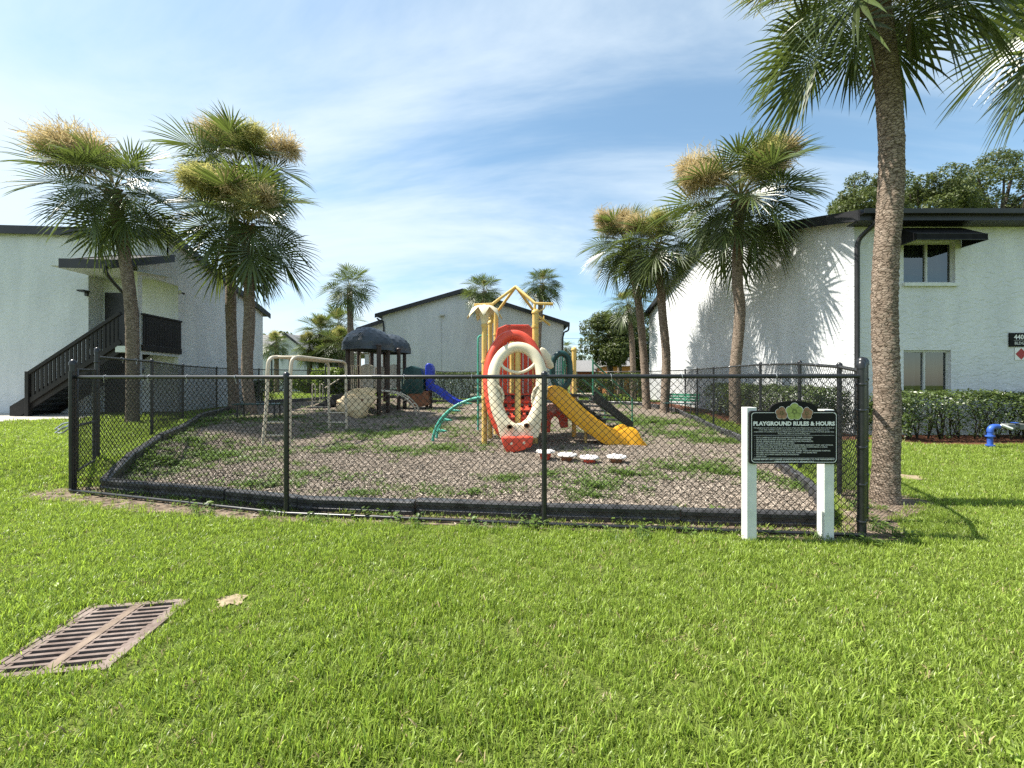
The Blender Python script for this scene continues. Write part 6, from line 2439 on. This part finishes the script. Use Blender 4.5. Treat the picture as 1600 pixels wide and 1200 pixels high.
def trunk_builder(name, path, r0, r1, dz, sides, parent, seed, mat='bark'):
    """palm stem: swollen foot, shallow leaf-scar rings, uneven bark"""
    P = smooth_path(path, 12)
    L = sum((b - a).length for a, b in zip(P, P[1:]))
    n = max(8, int(L / dz))
    cum = [0]
    for a, b in zip(P, P[1:]):
        cum.append(cum[-1] + (b - a).length)
    V = []; F = []
    k = 0
    rr = random.Random(seed)
    for i in range(n + 1):
        s = L * i / n
        while k < len(cum) - 2 and cum[k + 1] < s: k += 1
        t = (s - cum[k]) / max(1e-6, cum[k + 1] - cum[k])
        c = P[k].lerp(P[k + 1], t)
        f = s / L
        base = r0 + (r1 - r0) * f + 0.35 * r0 * math.exp(-s / 0.16) + 0.05 * r0 * mnoise.noise(Vector((s * 0.9, seed, 0)))
        for j in range(sides):
            a = 2 * PI * j / sides
            w = mnoise.noise(Vector((math.cos(a) * 1.2, math.sin(a) * 1.2, s * 1.1 + seed)))
            sc = (s / 0.085 + w * 1.6 + seed) % 1.0
            ring = 0.020 * (1 - sc)
            nz_ = 0.055 * mnoise.noise(Vector((math.cos(a) * 2.6, math.sin(a) * 2.6, s * 5.0 + seed))) + 0.035 * mnoise.noise(Vector((math.cos(a) * 7, math.sin(a) * 7, s * 16 + seed)))
            R_ = base * (1 + nz_) + ring * (r0 / 0.19)
            V.append((c.x + R_ * math.cos(a), c.y + R_ * math.sin(a), c.z))
    for i in range(n):
        for j in range(sides):
            F.append((i * sides + j, i * sides + (j + 1) % sides, (i + 1) * sides + (j + 1) % sides, (i + 1) * sides + j))
    F.append(tuple(n * sides + j for j in range(sides)))
    mb = MB(); mb.v = [tuple(v) for v in V]; mb.f = F
    return mb.build(name, MT[mat], parent, smooth=True, angle=80, fix=False)


def palm(label, base, top, scale=1.0, fronds=34, blooms=(), r0=0.19, r1=0.16, mid=None, dz=0.05, sides=20, seed=1, far=False, boots=12, skirt=1.0, cat='palm tree', up=1.0, tilt=(0, 0)):
    base = Vector(base); top = Vector(top)
    t = thing('palm_tree', base, label, cat)
    m = [base + Vector((0, 0, -0.1))]
    if mid is not None: m += [Vector(q) for q in mid]
    m.append(top)
    trunk_builder('trunk', m, r0, r1, dz, sides, t, seed)
    rr = random.Random(seed * 13 + 5)
    lib = FRONDS_FAR if far else FRONDS
    rel = top - base
    for i in range(fronds):
        f = (i + 0.5) / fronds
        # young leaves upright in the middle, old ones hanging
        pitch = 82 - (82 + 46 * skirt) * f ** 0.82 + rr.uniform(-7, 7)
        pk = min(PITCH, key=lambda q: abs(q - pitch))
        me = rr.choice(lib[pk])
        o = bpy.data.objects.new('frond', me)
        COL.objects.link(o)
        o.parent = t
        yaw = i * 2.399963 + rr.uniform(-0.25, 0.25)
        s = scale * rr.choice((0.72, 0.9, 1.0, 1.04)) * rr.uniform(0.92, 1.08) * (0.82 + 0.18 * min(1, f * 3))
        zoff = 0.18 * (1 - f * 1.6) * scale
        o.location = rel + Vector((math.cos(yaw) * r1 * 0.4, math.sin(yaw) * r1 * 0.4, zoff))
        o.rotation_euler = (rr.uniform(-0.22, 0.22) + tilt[0], rr.uniform(-0.06, 0.06) + tilt[1], yaw)
        o.scale = (s, s, s)
    if boots:
        bt = MB()
        for i in range(boots):
            a = i * 2.4 + rr.uniform(-0.2, 0.2)
            d = Vector((math.cos(a), math.sin(a), 0)); s = Vector((-math.sin(a), math.cos(a), 0))
            z = top.z - 0.10 - 0.42 * scale * (i / boots) ** 1.0
            c = Vector((top.x, top.y, z)) + d * r1 * 0.86
            L = rr.uniform(0.18, 0.34) * scale
            e = (d * 0.75 + Vector((0, 0, 0.75))).normalized()
            w0, w1 = 0.055 * scale, 0.03 * scale
            nrm = e.cross(s)
            P = [c - s * w0, c + s * w0, c + e * L + s * w1, c + e * L - s * w1]
            bt.prism(P, nrm * 0.03 * scale)
        bt.build('leaf_bases', MT['boot'], t)
    for j, (yaw, el, sc, kind) in enumerate(blooms):
        me = rr.choice(BLOOM_G if kind == 'g' else BLOOM)
        o = bpy.data.objects.new('flower_cluster', me)
        COL.objects.link(o)
        o.parent = t
        o.location = rel + Vector((0, 0, 0.1))
        o.rotation_euler = (0, -math.radians(el), math.radians(yaw))
        o.scale = (sc, sc, sc)
    return t


def GP(px, Y, z=None):
    x = (px - 800) / 600 * Y
    return Vector((x, Y, gz(x, Y) if z is None else z))


# near palm that rises past the sign, its crown at the top edge
palm('tall near palm whose thick trunk stands against the fence corner by the sign', (4.58, 4.72, 0), (4.47, 4.72, 6.38), 0.74, 36,
     [(160, 8, 1.15, 'g'), (186, 0, 1.0, 'g'), (20, 0, 0.8, 't')], 0.122, 0.108, mid=[(4.61, 4.72, 1.2), (4.58, 4.72, 2.6), (4.66, 4.72, 4.0), (4.63, 4.72, 5.0)], dz=0.03, sides=36, seed=3, boots=26, skirt=1.25)
# its neighbour outside the picture, of which leaves reach in at the top right
palm('palm standing beyond the right edge with fronds hanging into the top right corner', (7.75, 4.75, 0), (7.7, 4.75, 6.75), 0.90, 38, [], 0.13, 0.12, dz=0.05, sides=20, seed=8, skirt=1.1)
# right hand row
Y = 12.7
palm('palm in front of the sunlit white wall with big cream flower clusters', GP(1150, Y), W(1156, 312, Y), 1.16, 46,
     [(12, 26, 1.65, 't'), (-30, 28, 1.6, 't'), (-80, 16, 1.3, 'g'), (-60, 34, 1.4, 'g'), (172, 18, 1.75, 't'), (190, -2, 1.6, 't')], 0.165, 0.145, mid=[W(1148, 590, Y), W(1156, 490, Y), W(1152, 430, Y)], dz=0.045, sides=24, seed=12, boots=18, skirt=1.3)
Y = 16.2
palm('palm right of the green stairs, nearer of two in front of the far wall end', GP(1038, Y), W(1028, 390, Y), 1.04, 42, [(185, 26, 1.4, 't'), (-110, 18, 1.3, 'g')], 0.175, 0.145, mid=[W(1041, 560, Y), W(1035, 490, Y)], seed=17, boots=14, skirt=1.25)
Y = 17.9
palm('palm right of the green stairs, further of two and leaning left', GP(1011, Y), W(978, 385, Y), 1.04, 40, [(200, 24, 1.5, 't'), (150, 30, 1.3, 't'), (250, 12, 1.4, 't')], 0.175, 0.145, mid=[W(1006, 560, Y), W(997, 470, Y)], seed=21, boots=12, skirt=1.25)
Y = 25.5
palm('slim palm behind the right hand row with one yellow flower cluster', GP(990, Y), W(982, 476, Y), 0.85, 36, [(-60, 10, 0.9, 'g'), (200, 20, 0.7, 'g')], 0.19, 0.15, mid=[W(988, 545, Y)], seed=25, far=True, boots=0, skirt=1.2)
# left hand group
Y = 10.5
palm('palm in front of the left building with one tan flower cluster on its left', GP(207, Y), W(178, 298, Y), 0.88, 40, [(182, 26, 1.6, 't'), (196, 18, 1.5, 't'), (172, 34, 1.4, 't')], 0.135, 0.122, mid=[W(207, 540, Y), W(204, 470, Y), W(193, 390, Y)], dz=0.04, sides=26, seed=31, boots=20, skirt=1.2)
Y = 14.2
palm('taller and rear one of the twin palms inside the left fence', GP(366, Y), W(370, 262, Y), 1.08, 46, [(168, 30, 1.7, 't'), (150, 42, 1.6, 't'), (10, 8, 1.75, 't'), (-30, 12, 1.4, 'g')], 0.165, 0.145, mid=[W(363, 560, Y), W(361, 450, Y)], seed=36, boots=12, skirt=1.25)
Y = 12.5
palm('shorter and front one of the twin palms inside the left fence', GP(393, Y), W(384, 352, Y), 1.10, 46, [(205, 26, 1.55, 'g'), (225, 18, 1.5, 'g'), (-75, 24, 1.2, 't'), (-35, 0, 1.35, 't'), (-50, -14, 1.3, 'g')], 0.158, 0.14, mid=[W(386, 580, Y), W(390, 480, Y)], dz=0.045, sides=24, seed=41, boots=16, skirt=1.3)
# three palms round the middle building
Y = 24.5
palm('palm rising behind the left side of the yellow pipe roof', GP(757, Y), W(757, 456, Y), 0.72, 44, [(-90, 40, 0.5, 'g')], 0.19, 0.15, seed=45, far=True, boots=0)
palm('palm rising behind the right side of the yellow pipe roof', GP(842, Y), W(847, 446, Y), 0.76, 46, [(-80, 45, 0.6, 't')], 0.19, 0.15, mid=[W(841, 540, Y)], seed=48, far=True, boots=0)
Y = 23.5
palm('slender palm with a round crown left of the dark domed roof', GP(547, Y), W(546, 450, Y), 0.82, 40, [], 0.20, 0.15, mid=[W(548, 540, Y)], seed=52, far=True, boots=0)
# clump further off on the left
for px, py, Y, s, sd, lb in ((502, 520, 31, 0.95, 55, 'left palm of the dense clump behind the overhead ladder'), (530, 508, 33, 1.05, 57, 'tallest palm of the dense clump left of the dark domes'),
                             (533, 540, 29, 0.95, 59, 'lower right palm of the dense clump behind the fort posts'), (484, 546, 30, 0.8, 61, 'lowest yellowish palm of the dense clump behind the overhead ladder'),
                             (516, 552, 30.5, 0.9, 62, 'short palm in the middle of the dense clump behind the fort steps'),
                             (432, 540, 37, 0.8, 63, 'small palm in front of the distant white building')):
    palm(lb, GP(px, Y), W(px, py, Y), s, 38, [(-70, 40, 1.1, 'g'), (160, 40, 1.0, 'g')], 0.22, 0.18, seed=sd, far=True, boots=0, dz=0.15, sides=10)
for px, py, Y, s, sd, lb in ((952, 520, 34, 1.0, 71, 'palm crown showing above the leafy tree on the right'), (968, 512, 36, 1.0, 73, 'rear palm crown above the leafy tree on the right'), (884, 545, 46, 0.8, 75, 'far small palm at the right end of the gable building')):
    palm(lb, GP(px, Y), W(px, py, Y), s, 34, [], 0.22, 0.18, seed=sd, far=True, boots=0, dz=0.15, sides=10)


# ------------------------------------------------------------------ leafy trees, hedges, shrubs
def leaf_cloud(name, ells, n, size, mat, parent, seed, shell=0.55):
    """leaves in clumps through the volume of some ellipsoids; each leaf is a folded pair of faces"""
    r = np.random.default_rng(seed)
    vol = np.array([e[3] * e[4] * e[5] for e in ells]) ** 0.75
    pick = r.choice(len(ells), n, p=vol / vol.sum())
    E = np.array(ells)
    d = r.normal(0, 1, (n, 3)); d /= np.linalg.norm(d, axis=1)[:, None]
    rad = shell + (1 - shell) * r.uniform(0, 1, n)
    rad = rad ** 0.7
    # clump
    c = E[pick, :3] + d * rad[:, None] * E[pick, 3:6]
    q = np.round(c / (size * 5)) * size * 5
    c = c + (q - c) * 0.28 + r.normal(0, size * 0.6, (n, 3))
    nrm = d * 0.6 + r.normal(0, 0.7, (n, 3)) + np.array([0, 0, 0.35])
    nrm /= np.linalg.norm(nrm, axis=1)[:, None]
    a = np.cross(nrm, r.normal(0, 1, (n, 3))); a /= np.linalg.norm(a, axis=1)[:, None]
    b = np.cross(nrm, a)
    s = (size * r.uniform(0.6, 1.35, n))[:, None]
    V = np.stack([c - a * s, c - b * s * 0.45 + nrm * s * 0.15, c + a * s, c + b * s * 0.45 + nrm * s * 0.15], 1).reshape(-1, 3)
    F = np.arange(n * 4).reshape(n, 4)
    o0 = ORIG[parent.name] if parent is not None else Vector((0, 0, 0))
    V = V - np.array([o0.x, o0.y, o0.z])
    o = np_mesh(name, V, F, MT[mat])
    link(o, parent)
    return o


def tree(label, x, y, h, crown, n, size, mat='oakleaf', seed=1, r0=0.3, nm='oak_tree', limbs=7, cat='tree', trunk_h=None):
    z = gz(x, y)
    t = thing(nm, (x, y, z), label, cat)
    rr = random.Random(seed)
    mb = MB()
    th = trunk_h if trunk_h else h * 0.45
    mb.tube(smooth_path([(x, y, z - 0.1), (x + 0.1, y, z + th * 0.5), (x - 0.05, y + 0.05, z + th)], 5), [r0 * (1 - 0.035 * i) for i in range(11)], 12)
    trunk_o = mb.build('trunk', MT['oakbark'], t, smooth=True)
    lb = MB()
    for i in range(limbs):
        e = crown[i % len(crown)]
        a = Vector((x - 0.05, y + 0.05, z + th * rr.uniform(0.75, 1.0)))
        b = Vector((e[0] + rr.uniform(-0.4, 0.4) * e[3], e[1] + rr.uniform(-0.4, 0.4) * e[4], e[2] + rr.uniform(-0.2, 0.5) * e[5]))
        m = a.lerp(b, 0.5) + Vector((rr.uniform(-0.4, 0.4), rr.uniform(-0.4, 0.4), rr.uniform(-0.1, 0.5)))
        P = smooth_path([a, m, b], 5)
        lb.tube(P, [r0 * 0.5 * (1 - 0.08 * k) for k in range(len(P))], 8)
    lb.build('limbs', MT['oakbark'], t, smooth=True)
    leaf_cloud('crown', crown, n, size, mat, t, seed)
    return t


def clumps(cx, cy, cz, rx, ry, rz, k, seed, cr=0.38):
    r = random.Random(seed)
    out = []
    while len(out) < k:
        a = [r.uniform(-1, 1) for _ in range(3)]
        if sum(v * v for v in a) > 1: continue
        f = r.uniform(0.7, 1.3) * cr
        out.append((cx + a[0] * rx * 0.8, cy + a[1] * ry * 0.8, cz + a[2] * rz * 0.75, rx * f, ry * f, rz * f * 0.7))
    return out


# live oaks behind the right building
for (pxl, pxr, pyt, pyb, Y, sd, lb) in ((1290, 1400, 262, 345, 29, 3, 'live oak over the roof left of the near palm trunk'), (1380, 1500, 268, 350, 30, 5, 'live oak over the roof just right of the near palm trunk'),
                                        (1475, 1640, 238, 350, 31, 7, 'broad live oak over the roof at the right edge')):
    a, b = W(pxl, pyt, Y), W(pxr, pyb, Y)
    cx, cz = (a.x + b.x) / 2, (a.z + b.z) / 2 - 0.8
    tree(lb, cx, Y, a.z, clumps(cx, Y, cz, (b.x - a.x) / 2 * 1.12, 3.2, (a.z - b.z) / 2 + 1.2, 34, sd, 0.25), 20000, 0.095, seed=sd, r0=0.42, limbs=16, trunk_h=cz - 2.0)
# leafy trees at the back right
Y = 31
tree('rounded leafy tree at the back right between the slide and the palm trunks', W(955, 0, Y).x, Y, 8, clumps(W(958, 0, Y).x, Y, 4.9, 2.5, 2.2, 2.9, 30, 11, 0.34), 17000, 0.10, seed=11, r0=0.16, nm='leafy_tree', limbs=10, trunk_h=3.0)
Y = 36
tree('dark leafy tree behind the slim palm at the back right', W(1000, 0, Y).x, Y, 9, clumps(W(1000, 0, Y).x, Y, 5.0, 2.8, 2.2, 3.6, 26, 12, 0.36), 12000, 0.12, seed=12, r0=0.18, nm='leafy_tree', limbs=9, trunk_h=3.0)
Y = 58
tree('far low trees left of the leafy tree at the back right', W(918, 0, Y).x, Y, 7, clumps(W(918, 0, Y).x, Y, 4.6, 4.2, 2.2, 2.4, 24, 13, 0.36), 6000, 0.16, seed=13, r0=0.2, nm='leafy_tree', limbs=6, trunk_h=3.0)
for px, pw, Y, sd, lb in ((415, 2.4, 56, 14, 'far dark tree beside the left building end'), (438, 3.2, 58, 15, 'far dark tree behind the distant white building')):
    tree(lb, W(px, 0, Y).x, Y, 9, clumps(W(px, 0, Y).x, Y, 7.2, pw, 2.2, 2.4, 18, sd, 0.36), 5000, 0.17, seed=sd, r0=0.2, nm='leafy_tree', limbs=6, trunk_h=5.0)


def hedge(label, x0, x1, y0, y1, top, n, size, seed, bumpy=0.10, nm='hedge', mat='hedge', low=0.12):
    """clipped hedge: twig core, leaves over it"""
    zc = gz((x0 + x1) / 2, (y0 + y1) / 2)
    t = thing(nm, ((x0 + x1) / 2, (y0 + y1) / 2, zc), label, 'hedge')
    co = MB()
    r = random.Random(seed)
    k = max(2, int(max(x1 - x0, y1 - y0) / 0.22))
    for i in range(k):
        f = (i + 0.5) / k
        if (x1 - x0) > (y1 - y0):
            cx = x0 + (x1 - x0) * f; cy = (y0 + y1) / 2 + r.uniform(-0.1, 0.1)
        else:
            cy = y0 + (y1 - y0) * f; cx = (x0 + x1) / 2 + r.uniform(-0.1, 0.1)
        z = gz(cx, cy)
        for _ in range(4):
            tip = Vector((cx + r.uniform(-0.3, 0.3), cy + r.uniform(-0.3, 0.3), z + top * r.uniform(0.6, 0.9)))
            mid = Vector((cx + r.uniform(-0.12, 0.12), cy + r.uniform(-0.12, 0.12), z + top * 0.4))
            co.tube([(cx, cy, z - 0.03), mid, tip], [0.014, 0.011, 0.006], 5)
    co.build('stems', MT['hedge_core'], t)
    rn = np.random.default_rng(seed)
    u = rn.uniform(0, 1, (n, 3))
    # more leaves near the surface
    face = rn.integers(0, 5, n)
    depth = rn.exponential(0.07, n)
    X = x0 + (x1 - x0) * u[:, 0]; Yv = y0 + (y1 - y0) * u[:, 1]; Z = low + (top - low) * u[:, 2] ** 0.8
    m = rn.uniform(0, 1, n) < 0.82
    X = np.where(m & (face == 0), x0 + depth, X); X = np.where(m & (face == 1), x1 - depth, X)
    Yv = np.where(m & ((face == 2)), y0 + depth, Yv)
    Z = np.where(m & ((face == 3) | (face == 4)), top - depth, Z)
    nz_ = vnoise(X, Yv, 1.7, seed) * bumpy + vnoise(X, Yv, 5.0, seed + 1) * bumpy * 0.5
    Z = Z + nz_ * (Z / top)
    nn2 = vnoise(X + Z, Yv + Z * 1.7, 3.3, seed + 3)
    k = nn2 > -0.30
    # thin towards the foot
    k &= (rn.uniform(0, 1, n) < 0.25 + Z / top * 1.1)
    # rounded edges
    ex = np.minimum(np.minimum(X - x0, x1 - X), np.minimum(Yv - y0, y1 - Yv))
    k &= ~((ex < 0.12) & (Z > top - 0.12 + ex * 0.6))
    X, Yv, Z = X[k], Yv[k], Z[k]
    c = np.stack([X, Yv, Z + gz_np(X, Yv)], 1) + rn.normal(0, 0.03, (len(X), 3))
    n = len(c)
    d = np.stack([(X - (x0 + x1) / 2) / (x1 - x0), (Yv - (y0 + y1) / 2) / (y1 - y0), Z / top - 0.2], 1)
    nrm = d * 0.9 + rn.normal(0, 0.6, (n, 3)) + np.array([0, 0, 0.3])
    nrm /= np.linalg.norm(nrm, axis=1)[:, None]
    a = np.cross(nrm, rn.normal(0, 1, (n, 3))); a /= np.linalg.norm(a, axis=1)[:, None]
    b = np.cross(nrm, a)
    s = (size * rn.uniform(0.6, 1.3, n))[:, None]
    V = np.stack([c - a * s, c - b * s * 0.5 + nrm * s * 0.2, c + a * s, c + b * s * 0.5 + nrm * s * 0.2], 1).reshape(-1, 3)
    o0 = ORIG[t.name]
    o = np_mesh('foliage', V - np.array([o0.x, o0.y, o0.z]), np.arange(n * 4).reshape(n, 4), MT[mat])
    link(o, t)
    return t


hedge('clipped hedge in front of the right building wall under its windows', 9.2, 15.5, 8.95, 9.95, 1.12, 26000, 0.034, 4)
hedge('clipped hedge along the foot of the sunlit white wall behind the right fence', 7.75, 8.75, 9.9, 15.6, 1.22, 24000, 0.034, 5)
hedge('dark hedge beyond the back fence left of the yellow tower', -6.6, -1.0, 23.3, 24.4, 1.75, 16000, 0.05, 6)
hedge('dark hedge beyond the back fence right of the green stairs', 4.9, 7.9, 22.6, 23.8, 1.7, 9000, 0.05, 7)
hedge('low dark hedge at the foot of the left building behind the twin palms', -12.1, -11.75, 17.6, 19.2, 1.1, 4000, 0.04, 8)
hedge('distant hedge along the white building beyond the lawn', -24.0, -15.0, 37.5, 38.6, 1.3, 9000, 0.07, 9)


def shrub(label, x, y, rx, rz, n, size, seed, mat='shrubleaf'):
    z = gz(x, y)
    t = thing('shrub', (x, y, z), label, 'shrub')
    st = MB()
    r = random.Random(seed)
    for i in range(9):
        st.tube([(x, y, z - 0.03), (x + r.uniform(-0.3, 0.3) * rx, y + r.uniform(-0.3, 0.3) * rx, z + rz * 0.6), (x + r.uniform(-0.8, 0.8) * rx, y + r.uniform(-0.7, 0.7) * rx, z + rz * r.uniform(1.0, 1.7))], [0.02, 0.014, 0.006], 5)
    st.build('stems', MT['hedge_core'], t)
    leaf_cloud('foliage', clumps(x, y, z + rz, rx, rx, rz * 1.05, 14, seed, 0.42), n, size, mat, t, seed)


Y = 27
shrub('bright green shrub behind the fort steps on the left', W(516, 0, Y).x, Y, 1.25, 0.95, 5200, 0.10, 31)
shrub('rounded green shrub at the back beside the clump of palms', W(478, 0, 30).x, 30, 1.3, 0.8, 3800, 0.10, 32)
shrub('dark shrub at the foot of the clump of palms behind the domes', W(556, 0, 28).x, 28, 1.6, 1.0, 4200, 0.10, 33, 'hedge')
shrub('green shrub beyond the back fence near the grey roofed house', W(925, 0, 30).x, 30, 1.6, 0.9, 3600, 0.09, 34)
